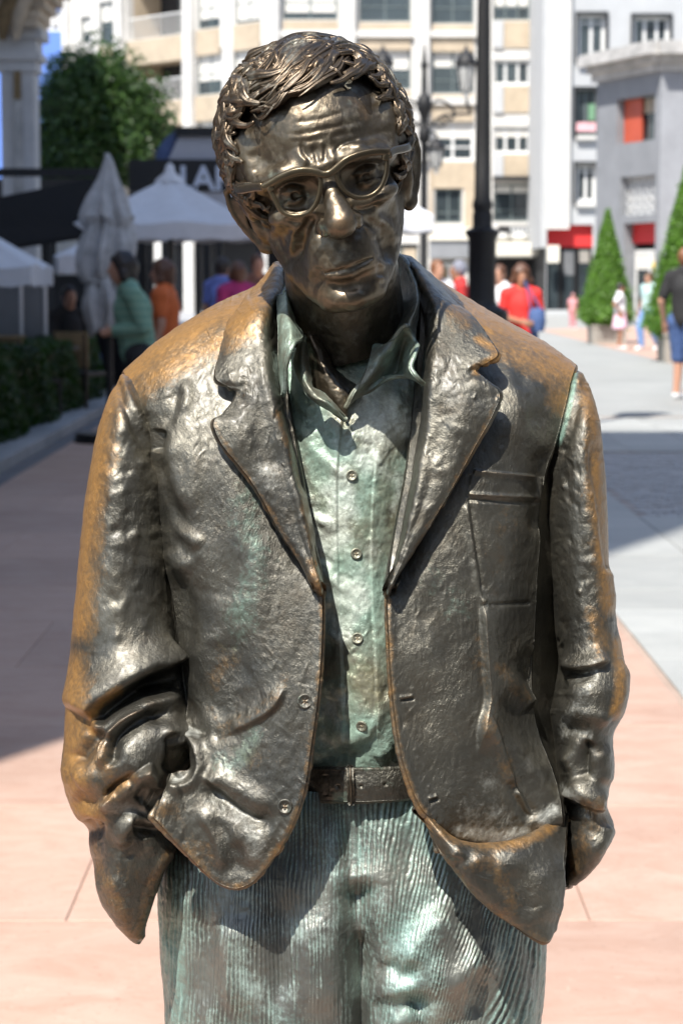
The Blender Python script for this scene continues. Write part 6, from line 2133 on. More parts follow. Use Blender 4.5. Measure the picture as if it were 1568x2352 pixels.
def topiary(px, ybase, Y, ztop_px, halfw, label, pot, n, seed, hw=None):
    g = P(px, 700, Y)
    root = empty('topiary_tree', (g[0], Y, 0)); tag(root, label, 'topiary', 'clipped cone trees in planters')
    zt, zb = P(px, ztop_px, Y)[2], P(px, ybase, Y)[2]
    R = halfw / FPX * Y

    def fn(rs, n):
        t = rs.uniform(0, 1, n) ** .62
        z = zt - t * (zt - zb)
        rad = R * np.clip(t * 1.02 + .05, 0, 1.0) * (1 - np.clip((t - .93) / .07, 0, 1) * .35)
        a = rs.uniform(0, 2 * math.pi, n)
        lump = 1 + .07 * np.sin(a * 5 + z * 7) + .05 * np.sin(a * 9 - z * 13) + .03 * np.sin(a * 17 + z * 31)
        rho = rad * lump * (rs.uniform(.78, 1.05, n) + .05 * np.maximum(0, rs.normal(size=n)) ** 2)
        d = np.stack([np.cos(a), np.sin(a), np.full(n, .35)], 1)
        return np.stack([rho * np.cos(a), rho * np.sin(a), z], 1), d
    V, Q, tone = leaves(n, fn, .035, seed)
    mesh_np('crown', V, Q, M_TOPI, root, smooth=False, attrs={'tone': tone})
    m = MB()
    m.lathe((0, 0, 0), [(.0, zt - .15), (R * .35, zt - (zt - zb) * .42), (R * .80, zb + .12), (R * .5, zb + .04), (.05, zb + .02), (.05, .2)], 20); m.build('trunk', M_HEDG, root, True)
    x0, x1, zp = (pot[0] - px) / FPX * Y, (pot[1] - px) / FPX * Y, P(px, pot[2], Y)[2]
    m = MB(); w = (x1 - x0) / 2; cx = (x0 + x1) / 2
    m.hexa([(cx - w * .96, -w * .96, 0.0), (cx + w * .96, -w * .96, 0), (cx + w * .96, w * .96, 0), (cx - w * .96, w * .96, 0)], [(cx - w, -w, zp), (cx + w, -w, zp), (cx + w, w, zp), (cx - w, w, zp)])
    m.build('planter', M_WOOD, root)
    m = MB(); m.box((cx - w * 1.04, -w * 1.04, zp + .002), (cx + w * 1.04, w * 1.04, zp + .06)); m.build('planter_rim', M_WOOD, root)
    return root


topiary(1392, 748, 48, 478, 61, 'clipped green cone tree in a wooden planter beside the girl in white', (1353, 1434, 752), 16000, 4)
topiary(1572, 775, 37.5, 375, 88, 'larger clipped cone tree behind the man in black, cut by the right edge', (1517, 1640, 772), 18000, 6)

hd = empty('hedge', (-2.98, 17.9, 0)); tag(hd, 'low clipped dark green hedge along the terrace kerb on the left', 'hedge')


def hedge_fn(rs, n):
    x = rs.uniform(-.85, .28, n); y = rs.uniform(-5.5, 6.6, n); z = rs.uniform(.05, .80, n)
    f = rs.randint(0, 3, n)
    x = np.where(f == 0, .28 - rs.uniform(0, .06, n), x); z = np.where(f == 1, .80 - rs.uniform(0, .06, n), z); y = np.where(f == 2, -5.5 + rs.uniform(0, .1, n), y)
    x = x + .05 * np.sin(y * 3 + z * 5); z = z + .025 * np.sin(y * 4 + x * 6)
    nn = np.zeros((n, 3)); nn[f == 0, 0] = 1; nn[f == 1, 2] = 1; nn[f == 2, 1] = -1
    return np.stack([x, y, z], 1), nn
V, Q, tone = leaves(36000, hedge_fn, .035, 8)
mesh_np('foliage', V, Q, M_HEDG, hd, smooth=False, attrs={'tone': tone})
m = MB(); m.box((-.82, -5.45, .02), (.20, 6.55, .76)); m.build('branches', M_HEDG, hd)

# ------------------------------------------------------------------ lamps
def thing_at(name, px, Y, label, cat, group=None, rz=0):
    g = P(px, 700, Y)
    return tag(empty(name, (g[0], Y, 0), rz), label, cat, group)


LY = 19.0
lamp = thing_at('lamp_post', 1106, LY, 'thick black cast-iron lamp post right behind the statue', 'lamp post')
zl_ = lambda y: P(1106, y, LY)[2]
wpx = lambda p: p / FPX * LY / 2
m = MB()
m.lathe((0, 0, 0), [(wpx(26), 5.5), (wpx(28), zl_(-40)), (wpx(34), zl_(300)), (wpx(37), zl_(455)), (wpx(44), zl_(465)), (wpx(46), zl_(474)), (wpx(40), zl_(482)), (wpx(40), zl_(488)),
                    (wpx(44), zl_(492)), (wpx(44), zl_(520)), (wpx(50), zl_(526))], 28, 8, .03); m.build('post', M_IRON, lamp, True)
m = MB(); m.lathe((0, 0, 0), [(wpx(52), zl_(524)), (wpx(78), zl_(530)), (wpx(76), zl_(538)), (wpx(62), zl_(550)), (wpx(62), zl_(690)), (wpx(70), zl_(700)), (wpx(112), zl_(712)), (wpx(118), zl_(722)), (wpx(118), .35), (wpx(140), .33), (wpx(140), 0)], 28, 8, .02); m.build('base', M_IRON, lamp, True)
m = MB(); m.lathe((0, 0, 5.5), [(.05, 0), (.10, .05), (.05, .12), (.2, .3), (.26, .9), (.28, .95), (.05, 1.2), (.03, 1.35)], 16); m.build('lantern', M_IRON, lamp, True)

L2 = 45.0
lp2 = thing_at('lantern_post', 972, L2, 'slender ornate lamp post with scrolled arms and hanging lanterns beside the statue head', 'lamp post')
z2 = lambda y: P(972, y, L2)[2]
dx2 = lambda p: (p - 972) / FPX * L2
m = MB(); m.lathe((0, 0, 0), [(.16, 0), (.16, .5), (.09, .6), (.075, z2(420)), (.07, z2(330)), (.12, z2(322)), (.12, z2(300)), (.07, z2(290)), (.10, z2(262)), (.16, z2(250)), (.14, z2(225)), (.07, z2(215)), (.05, z2(160)), (.085, z2(150)), (.05, z2(140)), (.02, z2(105)), (.002, z2(98))], 18); m.build('post', M_IRON, lp2, True)
m = MB()
for s_ in (-1, 1):
    m.tube([(0, 0, z2(255)), (s_ * .25, 0, z2(232)), (s_ * .5, 0, z2(240)), (s_ * .62, 0, z2(262)), (s_ * .5, 0, z2(276)), (s_ * .38, 0, z2(262))], .03, 8)
    m.tube([(0, 0, z2(300)), (s_ * .35, 0, z2(268)), (s_ * .7, 0, z2(262)), (s_ * .95, 0, z2(262))], .03, 8)
    m.tube([(0, 0, z2(270)), (s_ * .2, 0, z2(290)), (s_ * .42, 0, z2(286)), (s_ * .3, 0, z2(270))], .022, 8)
m.tube([(.95, 0, z2(262)), (.88, 0, z2(240)), (.86, 0, z2(222))], .035, 8)
m.tube([(0, .0, z2(310)), (.12, -.2, z2(304)), (.24, -.3, z2(312)), (.24, -.3, z2(320))], .025, 8)
m.build('scroll_arm', M_IRON, lp2, True)


def lantern(parent, cx, cy, ztop, zbot, w):
    h = ztop - zbot
    m = MB(); m.lathe((cx, cy, zbot), [(w * .12, -h * .22), (w * .16, -h * .05), (w * .28, 0), (w * .5, h * .62), (w * .46, h * .62)], 8); m.build('lantern_glass', M_LGLASS, parent)
    m = MB(); m.lathe((cx, cy, zbot), [(w * .56, h * .60), (w * .58, h * .66), (w * .40, h * .82), (w * .22, h * .9), (w * .1, h * 1.0), (.01, h * 1.1)], 16)
    for k in range(8):
        a = 2 * math.pi * k / 8
        m.tube([(cx + w * .28 * math.cos(a), cy + w * .28 * math.sin(a), zbot), (cx + w * .5 * math.cos(a), cy + w * .5 * math.sin(a), zbot + h * .62)], .012, 6)
    m.build('lantern_cap', M_IRON, parent, True)


lantern(lp2, dx2(1066), 0, z2(112), z2(208), .40)
lantern(lp2, dx2(998), -.3, z2(318), z2(386), .34)
lantern(lp2, -dx2(1066), 0, z2(112), z2(208), .40)

# ------------------------------------------------------------------ terrace: parasols, awning, kiosk
def parasol(px, Y, apex_y, eave_y, half_px, label, rot=.0, group='open canvas parasols of the terrace', val=.22):
    g = P(px, 600, Y)
    root = empty('parasol', (g[0], Y, 0)); tag(root, label, 'parasol', group)
    za, ze = P(px, apex_y, Y)[2], P(px, eave_y, Y)[2]
    R = half_px / FPX * Y
    n, m_ = 40, 96
    V = []
    for i in range(n):
        t = i / (n - 1)
        for k in range(m_):
            a = 2 * math.pi * k / m_
            sq = 1 / max(abs(math.cos(a)), abs(math.sin(a)))
            sq = 1 + (sq - 1) * .85 * min(1, t * 3 + .2)
            rr = R * t * sq / 1.0
            sag = .10 * (za - ze) * math.sin(math.pi * t) * (1 - .5 * abs(math.cos(4 * a)))
            V.append((rr * math.cos(a + rot), rr * math.sin(a + rot), za - (za - ze) * t ** 1.05 - sag + .02 * math.sin(a * 8) * t))
    for k in range(m_):                                          # valance
        a = 2 * math.pi * k / m_
        sq = 1 + (1 / max(abs(math.cos(a)), abs(math.sin(a))) - 1) * .85
        V.append((R * sq * math.cos(a + rot), R * sq * math.sin(a + rot), ze - val + .03 * abs(math.sin(a * 10))))
    q = grid_quads(n + 1, m_, True)[:, ::-1]
    o = mesh_np('canopy', np.array(V), q, M_PARA, root)
    o.data.set_sharp_from_angle(angle=math.radians(35))
    mm = MB(); mm.lathe((0, 0, 0), [(.002, za + .16), (.05, za + .12), (.07, za + .03), (R * .16, za - .06), (R * .17, za - .10)], 20); mm.build('vent_cap', M_PARA, root, True)
    mm = MB(); mm.lathe((0, 0, 0), [(.035, za - .05), (.035, .12), (.06, .1), (.30, .08), (.32, 0)], 16); mm.build('pole', M_BLACK, root, True)
    mm = MB()
    for k in range(8):
        a = k * math.pi / 4 + rot
        sq = 1 if k % 2 == 0 else 1.35
        mm.tube([(.03 * math.cos(a), .03 * math.sin(a), za - .12), (R * sq * .98 * math.cos(a), R * sq * .98 * math.sin(a), ze - .05)], .014, 6)
    mm.build('ribs', M_BLACK, root)
    return root


parasol(392, 28.0, 402, 517, 205, 'large open white parasol in front of the black kiosk')
parasol(838, 29.0, 392, 500, 155, 'open white parasol partly hidden behind the statue head')
parasol(-90, 18.5, 490, 612, 195, 'open white parasol nearest, cut by the left edge', val=.18)
parasol(205, 25.0, 545, 590, 78, 'open white parasol low behind the folded parasol', rot=.2, val=.2)

fp = thing_at('folded_parasol', 250, 19.0, 'tall folded grey-white parasol tied round its pole at the terrace edge', 'parasol')
zf = lambda y: P(250, y, 19.0)[2]
wf = lambda p: p / FPX * 19.0 / 2
prof = [(10, 352), (20, 366), (26, 378), (34, 392), (52, 420), (78, 452), (98, 484), (106, 500), (100, 510), (94, 520), (108, 545), (118, 575), (116, 600), (108, 625), (94, 644), (90, 648), (104, 665), (112, 690), (100, 720), (82, 745), (72, 763), (66, 766)]
pr = spline1(np.array(prof, float), 90)
ns = 120
V = []
for i, (wd, y) in enumerate(pr):
    for k in range(ns):
        a = 2 * math.pi * k / ns
        fold = 1 + min(1, i / 20) * (.16 * math.cos(a * 8 + .9 * math.sin(i * .14)) + .08 * math.cos(a * 17 + i * .09) + .05 * math.sin(a * 3 + i * .1))
        V.append((wf(wd) * fold * math.cos(a) + .012 * math.sin(i * .2), wf(wd) * fold * math.sin(a), zf(y) + .03 * math.sin(a * 3 + 1) * (i > 30)))
mesh_np('canopy', np.array(V), grid_quads(len(pr), ns, True)[:, ::-1], M_PARA2, fp)
m = MB(); m.lathe((0, 0, 0), [(wf(100), zf(640)), (wf(104), zf(644)), (wf(104), zf(650)), (wf(100), zf(653))], 40); m.build('tie_band', M_PARA2, fp, True)
m = MB(); m.lathe((0, 0, 0), [(.03, zf(360)), (.03, .1), (.30, .08), (.32, 0)], 16); m.build('pole', M_BLACK, fp, True)

aw = thing_at('black_awning', 60, 24.0, 'wide black sloping awning over the terrace on the left', 'awning')
m = MB()
pts = [P(-330, 520, 20), P(215, 408, 31), P(330, 520, 30), P(-330, 612, 18.5)]
off = np.array(aw.location)
m.hexa([p - off - [0, 0, .05] for p in pts], [p - off for p in pts]); m.build('canopy', M_BLACKF, aw)
for p in pts:
    q = p - off; m = MB(); m.box((q[0] - .04, q[1] - .04, 0), (q[0] + .04, q[1] + .04, q[2] - .055)); m.build('post', M_BLACK, aw)
bm_ = thing_at('pergola_beam', 110, 33.0, 'dark steel beam on posts running behind the folded parasol', 'pergola')
m = MB(); a, b = P(-60, 390, 33), P(240, 390, 33); o = np.array(bm_.location)
m.box((a[0] - o[0], -.08, a[2] - .1), (b[0] - o[0], .08, a[2] + .02)); m.box((a[0] - o[0], -.06, 0), (a[0] - o[0] + .12, .06, a[2] - .102)); m.box((b[0] - o[0] - .12, -.06, 0), (b[0] - o[0], .06, a[2] - .102)); m.build('beam', M_IRON, bm_)

KY = 34.0
ks = thing_at('kiosk', 470, KY, 'black glazed terrace kiosk with pale letters on its fascia', 'kiosk')
kx = lambda p: (p - 470) / FPX * KY
kz = lambda y: P(470, y, KY)[2]
m = MB(); m.box((kx(300), 0, kz(440)), (kx(690), 3.0, kz(366))); m.build('fascia', M_BLACK, ks)
m = MB(); m.box((kx(318), -.02, kz(545)), (kx(690), .06, kz(532))); m.box((kx(300), -.01, 0), (kx(352), .1, kz(442)))
for a, b in ((372, 386), (448, 462), (468, 484), (500, 512), (590, 602), (680, 690)):
    m.box((kx(a), 0, 0), (kx(b), .1, kz(546) if a > 400 else kz(546)))
m.box((kx(352), .0, 0), (kx(690), .08, kz(800)))
m.build('frame', M_BLACK, ks)
m = MB(); m.box((kx(352), .02, kz(530)), (kx(690), .04, kz(442))); m.build('transom_panel', M_PANEL, ks)
m = MB(); m.box((kx(600), 2.6, 0), (kx(690), 2.7, kz(442))); m.box((kx(352), 2.6, 0), (kx(372), 2.7, kz(442))); m.build('rear_wall', M_BLACK, ks)
# roof lantern: curved blue side, pale panel, black cap
ph = np.linspace(0, 1, 12)
V = []
for t in ph:
    x = 356 + 50 * t ** 1.8 + 8 * t; y = 366 - 76 * t ** .8
    V += [(kx(x), .25, kz(y)), (kx(x), 2.6, kz(y)), (kx(x + 42), 2.6, kz(y)), (kx(x + 42), .25, kz(y))]
g = np.arange(len(V)).reshape(-1, 4)
mesh_np('roof_side', np.array(V), grid_quads(12, 4, True)[:, ::-1], M_ROOFB, ks)
m = MB(); m.hexa([(kx(388), .20, kz(365)), (kx(690), .20, kz(365)), (kx(690), .3, kz(365)), (kx(388), .3, kz(365))], [(kx(412), .20, kz(312)), (kx(690), .20, kz(312)), (kx(690), .3, kz(312)), (kx(412), .3, kz(312))]); m.build('roof_panel', M_PANEL, ks)
m = MB(); m.box((kx(404), .12, kz(311)), (kx(690), 2.6, kz(290))); m.build('roof_cap', M_BLACK, ks)
for ch, xx in (('L', 420), ('A', 450), ('R', 500)):
    cu = bpy.data.curves.new('letter', 'FONT'); cu.body = ch; cu.size = (436 - 382) / FPX * KY * 1.42; cu.extrude = .02; cu.align_x = 'LEFT'; cu.offset = .012
    t = bpy.data.objects.new('letter', cu); COL.objects.link(t)
    dg = bpy.context.evaluated_depsgraph_get(); me = bpy.data.meshes.new_from_object(t.evaluated_get(dg)); bpy.data.objects.remove(t)
    me.materials.clear(); me.materials.append(M_SIGNW)
    o = bpy.data.objects.new('letter', me); COL.objects.link(o); o.parent = ks; o.location = (kx(xx - 6), -.025, kz(436)); o.rotation_euler = (math.pi / 2, 0, 0)

for k, (px, Y) in enumerate(((22, 23.0), (78, 23.2))):           # glazed wind screens of the terrace
    root = thing_at('wind_screen', px, Y, ('grey glazed wind screen at the left edge of the terrace', 'grey glazed wind screen beside the folded parasol')[k], 'screen', 'terrace wind screens')
    m = MB(); z1 = P(px, 622, Y)[2]
    m.box((-.13, -.02, .1), (.11, .02, z1)); m.build('panel', M_GREYP, root)
    m = MB(); m.box((-.16, -.035, 0), (-.132, .035, z1 + .03)); m.box((.112, -.035, 0), (.14, .035, z1 + .03)); m.build('frame', M_LIME, root)


wb = thing_at('filler', 275, 27.0, 'low black fabric windbreak added over sunlit paving behind the folded parasol', 'filler')  # invented panel, hides a strip of lit ground that should be dark
m = MB(); m.box((-.56, -.012, .06), (.56, .012, 1.12)); m.build('panel', M_BLACKF, wb)
for u in (-.58, .58):
    m = MB(); m.box((u - .018, -.025, 0), (u + .018, .025, 1.2)); m.build('post', M_BLACK, wb)


def chair(px, Y, rz, label):
    g = P(px, 700, Y)
    root = empty('terrace_chair', (g[0], Y, 0), rz); tag(root, label, 'chair', 'dark terrace chairs')
    m = MB(); m.box((-.22, -.22, .43), (.22, .22, .46)); m.build('seat', M_WOOD if False else M_BLACK, root)
    m = MB(); m.box((-.22, .20, .52), (.22, .225, .86)); m.build('backrest', M_OCHRE, root)
    for sx in (-.2, .2):
        for sy, h in ((-.2, .429), (.215, .86)):
            m = MB(); m.box((sx - .015, sy - .012, 0), (sx + .015, sy + .012, h)); m.build('leg', M_BLACK, root)


chair(20, 21.5, .4, 'dark terrace chair nearest the left edge')
chair(70, 21.0, 2.2, 'dark terrace chair left of the seated person')
chair(128, 23.0, -.6, 'dark terrace chair under the seated person in jeans')
chair(190, 22.5, 2.6, 'dark terrace chair just left of the folded parasol')
tb = thing_at('terrace_table', 105, 22.0, 'small round dark terrace table between chairs', 'table')
m = MB(); m.lathe((0, 0, 0), [(.002, .74), (.34, .74), (.34, .71), (.03, .70), (.03, .05), (.22, .03), (.22, 0)], 24); m.build('table_top', M_BLACK, tb, True)

dk = thing_at('terrace_pavilion', 40, 46.0, 'low dark glazed pavilion at the back of the terrace behind the folded parasol', 'pavilion')
m = MB(); m.box((-9, 0, 2.75), (1.9, 5, 3.5)); m.build('roof', M_BLACK, dk)
m = MB(); m.box((-9, .6, 0), (1.9, .7, 2.748)); m.build('rear_wall', M_DARK, dk)
for k in range(7):
    m = MB(); m.box((-4.6 + k * 1.05, .02, 0), (-4.5 + k * 1.05, .12, 2.748)); m.build('post', M_BLACK, dk)
for k, u in enumerate((-2.3, -.25, .8)):
    m = MB(); m.box((u, .3, 1.5), (u + .45, .34, 2.4)); m.build('pane', M_LGLASS, dk)

# ------------------------------------------------------------------ people
def cloth(name, c, rough=.8, stripes=None):
    m = plain(name, c, rough, .12, 14.0, .15)
    if stripes:
        nt = m.node_tree; b = nt.nodes['Principled BSDF']
        tc = node(nt, 'ShaderNodeTexCoord').outputs['Object']
        z = node(nt, 'ShaderNodeSeparateXYZ', {0: tc}).outputs[2]
        f = ramp(nt, math_n(nt, 'FRACT', math_n(nt, 'MULTIPLY', z, stripes[0])), [(0.0, 0.0), (0.62, 0.0), (0.66, 1.0), (.96, 1.0), (1.0, 0.0)])
        nt.links.new(mixc(nt, f, c, stripes[1]), b.inputs['Base Color'])
    return m


SKIN = plain('skin', (0.46, 0.25, 0.17), .5, .06)
SKIN2 = plain('tanned_skin', (0.36, 0.18, 0.11), .5, .06)
DENIM = cloth('denim', (0.06, 0.11, 0.26))
HAIRB, HAIRD, HAIRY = plain('brown_hair', (0.10, 0.045, 0.025), .5, .4, 30), plain('dark_hair', (0.022, 0.016, 0.014), .45, .4, 30), plain('auburn_hair', (0.20, 0.085, 0.04), .5, .4, 30)


def person(px, Y, h, face, label, shirt, trou, hair, skin=None, pose=None, sleeve=.55, leg=1.0, hairlen=.0, curly=0.0, skirt=False, gap=0.012, lean=0.0, foot=None, cap=None, shoe=None):
    """a figure from joints: one continuous body, with hair and clothing over it; face = turn about z, 0 looks at the camera"""
    g = P(px, 700, Y)
    root = empty('person', (g[0], Y, 0), face); tag(root, label, 'person')
    s = h / 1.70
    J = {'pel': (0, .0, .95), 'che': (0, .01 - lean * .5, 1.28), 'nek': (0, .02 - lean, 1.47), 'hed': (0, -.01 - lean * 1.25, 1.60)}
    for sd, n in ((-1, 'l'), (1, 'r')):
        J.update({'hip' + n: (sd * .09, 0, .90), 'kne' + n: (sd * .10, -.015, .48), 'ank' + n: (sd * .105, .02, .08), 'toe' + n: (sd * .12, -.14, .03),
                  'sho' + n: (sd * .175, .015 - lean * .8, 1.40), 'elb' + n: (sd * .225, .04, 1.12), 'wri' + n: (sd * .235, -.04, .88)})
    J.update(pose or {})
    J = {k: np.array(v) * s for k, v in J.items()}
    c = lambda k, r: tuple(J[k]) + (r * s,)
    bx = lambda: Field(np.min(list(J.values()), 0) - .24 * s, np.max(list(J.values()), 0) + .28 * s, gap)
    B = bx(); k_ = .05 * s
    B.cone([c('pel', .125), c('che', .135)], k_); B.cone([c('hipl', .095), c('pel', .11), c('hipr', .095)], k_)
    B.cone([c('shol', .06), c('nek', .07), c('shor', .06)], k_); B.cone([c('che', .12), c('nek', .058)], k_); B.cone([c('nek', .052), c('hed', .06)], k_ * .5)
    hd = J['hed']
    B.ell(tuple(hd + np.array([0, .0, .02]) * s), (.072 * s, .092 * s, .11 * s), .01)
    B.ell(tuple(hd + np.array([0, -.025, -.06]) * s), (.05 * s, .06 * s, .055 * s), .03 * s)
    B.cone([tuple(hd + np.array([0, -.085, .02]) * s) + (.012 * s,), tuple(hd + np.array([0, -.108, -.02]) * s) + (.014 * s,)], .01)
    for sd in (-1, 1):
        B.ell(tuple(hd + np.array([sd * .03, -.098, .022]) * s), (.018 * s, .02 * s, .012 * s), .01, 'sub')
        B.ell(tuple(hd + np.array([sd * .076, .01, .0]) * s), (.012 * s, .02 * s, .032 * s), .006)
    B.cone([tuple(hd + np.array([-.025, -.088, -.055]) * s) + (.008 * s,), tuple(hd + np.array([.025, -.088, -.055]) * s) + (.008 * s,)], .008)
    for n in 'lr':
        sd = -1 if n == 'l' else 1
        B.cone([c('sho' + n, .055), c('elb' + n, .042), c('wri' + n, .028)], .02)
        B.cone([c('hip' + n, .09), c('kne' + n, .058), c('ank' + n, .04)], .02); B.cone([c('ank' + n, .042), c('toe' + n, .032)], .02)
        d = J['wri' + n] - J['elb' + n]; d /= np.linalg.norm(d)
        sdv = np.cross(d, [0, 1., .2]); sdv /= np.linalg.norm(sdv); fw = np.cross(sdv, d)
        w = J['wri' + n]
        B.cone([tuple(w) + (.026 * s,), tuple(w + d * .075 * s) + (.034 * s,)], .01)
        for f in range(4):
            b = w + (d * .085 + sdv * (f - 1.5) * .019) * s; L = (.06, .072, .066, .05)[f]
            B.cone([tuple(b) + (.010 * s,), tuple(b + (d * L * .55 + fw * .01) * s) + (.0095 * s,), tuple(b + (d * L * .9 + fw * .03) * s) + (.008 * s,)], .003)
        b = w + (d * .03 + sdv * -sd * .03) * s
        B.cone([tuple(b) + (.011 * s,), tuple(b + (d * .03 - sdv * sd * .025 + fw * .012) * s) + (.010 * s,), tuple(b + (d * .06 - sdv * sd * .03 + fw * .025) * s) + (.008 * s,)], .004)
    V, Q = B.surface(); r = Relief(V, Q); r.smooth(1, .4); mesh_np('body', r.V, r.Q, skin or SKIN, root)
    e = .016
    S = bx()
    S.cone([c('pel', .135 + e), c('che', .14 + e)], k_); S.cone([c('che', .12 + e), c('nek', .055 + e)], k_); S.cone([c('shol', .065 + e), c('nek', .06 + e), c('shor', .065 + e)], k_)
    for n in 'lr':
        t = sleeve
        mid = J['sho' + n] + (J['elb' + n] - J['sho' + n]) * min(1, t * 1.0)
        if t <= 1: S.cone([c('sho' + n, .06 + e), tuple(mid) + ((.05 + e) * s,)], .02)
        else: S.cone([c('sho' + n, .06 + e), c('elb' + n, .048 + e), tuple(J['elb' + n] + (J['wri' + n] - J['elb' + n]) * .92) + ((.033 + e) * s,)], .02)
    S.ell(tuple(J['nek'] + np.array([0, -.03, .05]) * s), (.06 * s, .07 * s, .07 * s), .02, 'sub')
    V, Q = S.surface(); r = Relief(V, Q); r.smooth(1, .4); r.noise(5 * s, .07, 3, 2); mesh_np('shirt', r.V, r.Q, shirt, root)
    T = bx()
    if skirt:
        T.cone([c('pel', .15), tuple(J['pel'] - np.array([0, 0, .34]) * s) + (.21 * s,)], .03)
        T.S = np.maximum(T.S, ((J['pel'][2] - .42 * s) - T.ax[2])[None, None, :].astype(np.float32))
    else:
        T.cone([c('hipl', .105 + e), c('pel', .122 + e), c('hipr', .105 + e)], k_)
        for n in 'lr':
            if leg >= 1: T.cone([c('hip' + n, .10 + e), c('kne' + n, .068 + e), tuple(J['ank' + n] + [0, 0, .02 * s]) + ((.05 + e) * s,)], .02)
            else: T.cone([c('hip' + n, .10 + e), tuple(J['hip' + n] + (J['kne' + n] - J['hip' + n]) * leg * 1.9) + ((.075 + e) * s,)], .02)
    V, Q = T.surface(); r = Relief(V, Q); r.smooth(1, .4); r.noise(5 * s, .08, 5, 2); mesh_np('skirt' if skirt else 'trousers', r.V, r.Q, trou, root)
    Hh = bx()
    Hh.ell(tuple(hd + np.array([0, .018, .035]) * s), ((.086 + curly * .5) * s, (.104 + curly * .4) * s, (.118 + curly * .4) * s))
    if hairlen > 0:
        Hh.cone([tuple(hd + np.array([0, .05, .02]) * s) + ((.08 + curly * .5) * s,), tuple(hd + np.array([0, .06, -hairlen]) * s) + (.075 * s,)], .03)
        for sd in (-1, 1): Hh.cone([tuple(hd + np.array([sd * .06, .01, .04]) * s) + (.035 * s,), tuple(hd + np.array([sd * (.075 + curly), .01, -hairlen * .8]) * s) + (.035 * s,)], .03)
    Hh.ell(tuple(hd + np.array([0, -.105, -.035]) * s), ((.074 + curly * .2) * s, (.108 + curly * .5) * s, .108 * s), .02, 'sub')
    V, Q = Hh.surface(); r = Relief(V, Q); r.noise((4 + curly * 180) * s, .035 if curly else .02, 9, 2); r.fresh(); mesh_np('cap' if cap else 'hair', r.V, r.Q, cap or hair, root)
    if shoe:
        F_ = bx()
        for n in 'lr': F_.cone([tuple(J['ank' + n] - [0, 0, .03 * s]) + (.05 * s,), c('toe' + n, .042)], .02)
        F_.S = np.maximum(F_.S, (-F_.ax[2] + .0)[None, None, :].astype(np.float32))
        V, Q = F_.surface(); mesh_np('shoes', V, Q, shoe, root)
    return root


PI = math.pi
hold = lambda z=1.12: {'elbl': (-.20, .02, 1.13), 'wril': (-.06, -.20, z), 'elbr': (.20, .02, 1.13), 'wrir': (.06, -.20, z)}
WSH = cloth('white_cloth', (.78, .78, .80))
BLK = cloth('black_cloth', (.02, .02, .022))
person(316, 16.6, 1.58, -PI * .42, 'person in green striped sweater with dark hair standing left of the statue', cloth('green_stripe', (.17, .33, .25), stripes=(17.0, (.23, .38, .28))), BLK, HAIRD, pose=hold(1.10), sleeve=1.2, hairlen=.08, curly=.02, lean=.10, shoe=BLK)
person(374, 19.0, 1.55, -PI * .55, 'person in plain orange top behind the one in green stripes', cloth('orange_cloth', (.62, .14, .035)), BLK, HAIRB, sleeve=.6, hairlen=.06, curly=.015, shoe=BLK)
sit = {'pel': (0, .0, .52), 'hipl': (-.10, 0, .50), 'hipr': (.10, 0, .50), 'knel': (-.13, -.42, .50), 'kner': (.13, -.42, .50), 'ankl': (-.13, -.40, .08), 'ankr': (.13, -.44, .08), 'toel': (-.13, -.55, .03), 'toer': (.13, -.6, .03),
       'che': (0, .03, .86), 'nek': (0, .03, 1.05), 'hed': (0, 0, 1.18), 'shol': (-.175, .03, .98), 'shor': (.175, .03, .98), 'elbl': (-.24, -.02, .72), 'elbr': (.24, -.02, .72), 'wril': (-.08, -.24, .68), 'wrir': (.08, -.24, .68)}
person(160, 25.6, 1.72, .5, 'person seated in dark jacket and blue jeans on the terrace', BLK, cloth('dark_denim', (.035, .06, .15)), HAIRD, pose=sit, sleeve=1.2, shoe=BLK)
person(512, 25.0, 1.62, PI * .8, 'person in blue shirt standing with back turned beside the kiosk', cloth('blue_cloth', (.16, .22, .58)), BLK, HAIRD, sleeve=.6, shoe=BLK)
person(546, 23.5, 1.56, PI * 1.1, 'person in magenta top with brown hair seen from behind over the shoulder', cloth('magenta_cloth', (.38, .03, .16)), BLK, HAIRB, sleeve=.6, hairlen=.05, curly=.01, shoe=BLK)
person(592, 25.0, 1.66, .3, 'person in brown shirt with reddish face close to the statue neck', cloth('brown_cloth', (.16, .07, .05)), BLK, HAIRB, sleeve=.6, shoe=BLK)
rw = {'elbl': (-.24, .02, 1.14), 'wril': (-.06, -.22, 1.08), 'elbr': (.26, .03, 1.12), 'wrir': (.10, -.20, 1.06)}
person(1196, 23.5, 1.52, .12, 'person in bright red shirt with curly hair looking at a phone', cloth('red_cloth', (.72, .035, .03)), DENIM, HAIRB, SKIN2, pose=rw, sleeve=.6, hairlen=.06, curly=.05, shoe=BLK)
person(1146, 26.5, 1.55, -.6, 'person in white shirt half hidden behind the black lamp post', WSH, WSH, HAIRB, sleeve=.5, shoe=WSH)
person(1052, 27.0, 1.60, -PI * .5, 'person in red shirt and grey cap left of the black lamp post', cloth('dark_red_cloth', (.48, .03, .03)), BLK, HAIRD, SKIN2, sleeve=.6, cap=cloth('grey_cap', (.22, .23, .28)), shoe=BLK)
person(1003, 26.0, 1.60, .5, 'person in white top with bare head next to the slender lamp post', WSH, BLK, HAIRY, sleeve=.4, shoe=BLK)
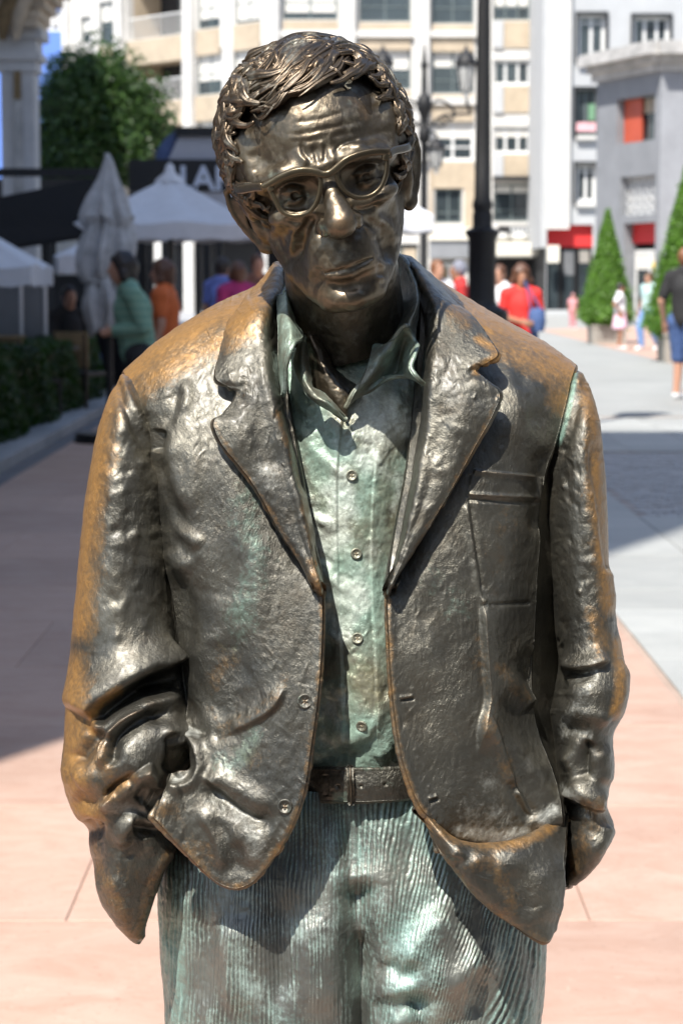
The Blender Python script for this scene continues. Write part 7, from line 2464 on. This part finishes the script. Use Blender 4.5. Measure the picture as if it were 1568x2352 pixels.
person(1315, 62.0, 0.98, .2, 'small child in pink beside the first clipped tree', cloth('pink_cloth', (.62, .30, .32)), cloth('pink_cloth_dark', (.55, .25, .28)), HAIRB, SKIN2, sleeve=.6, gap=.016, cap=cloth('pink_cap', (.6, .3, .34)), shoe=WSH)
girl = {'elbl': (-.22, .20, 1.18), 'wril': (-.20, .05, 1.05), 'wrir': (.16, -.15, 1.0)}
person(1423, 44.2, 1.30, PI * .5, 'girl in white shirt and pale pink skirt before the first clipped tree', WSH, cloth('pale_pink_skirt', (.78, .52, .62)), HAIRD, SKIN2, pose=girl, sleeve=.6, skirt=True, gap=.014, shoe=WSH)
walk = {'knel': (-.10, -.16, .50), 'ankl': (-.10, -.10, .10), 'toel': (-.11, -.25, .03), 'kner': (.10, .03, .48), 'ankr': (.10, .24, .10), 'toer': (.11, .10, .03)}
person(1488, 43.5, 1.50, -.9, 'person in jeans and pale top walking behind the larger clipped tree', cloth('pale_teal', (.42, .58, .58)), cloth('light_denim', (.17, .30, .58)), HAIRB, pose=walk, sleeve=.6, gap=.014, shoe=WSH)
man = {'elbl': (-.27, .03, 1.14), 'wril': (-.22, -.10, .93), 'elbr': (.27, .06, 1.13), 'wrir': (.28, -.05, .90), 'kner': (.10, -.08, .48), 'ankr': (.10, -.02, .08), 'toer': (.11, -.17, .03), 'ankl': (-.10, .12, .09), 'toel': (-.11, -.03, .03)}
person(1572, 25.7, 1.74, PI * .82, 'person in black T-shirt and denim shorts at the right edge', BLK, DENIM, HAIRY, pose=man, sleeve=.75, leg=.52, shoe=WSH)
bag = thing_at('shoulder_bag', 1232, 23.4, 'blue shoulder bag hanging at the side of the person in red', 'bag')
m = MB()
for k in range(1): m.lathe((0, 0, P(1232, 735, 23.4)[2]), [(.005, -.13), (.08, -.12), (.10, -.02), (.085, .09), (.06, .12), (.005, .13)], 16)
m.build('pouch', DENIM, bag, True)
m = MB(); zb_ = P(1232, 735, 23.4)[2]; m.tube([(-.06, 0, zb_ + .1), (-.10, 0, zb_ + .3), (-.13, .02, zb_ + .42), (-.06, .06, zb_ + .3), (.05, .02, zb_ + .1)], .01, 6); m.build('strap', DENIM, bag)
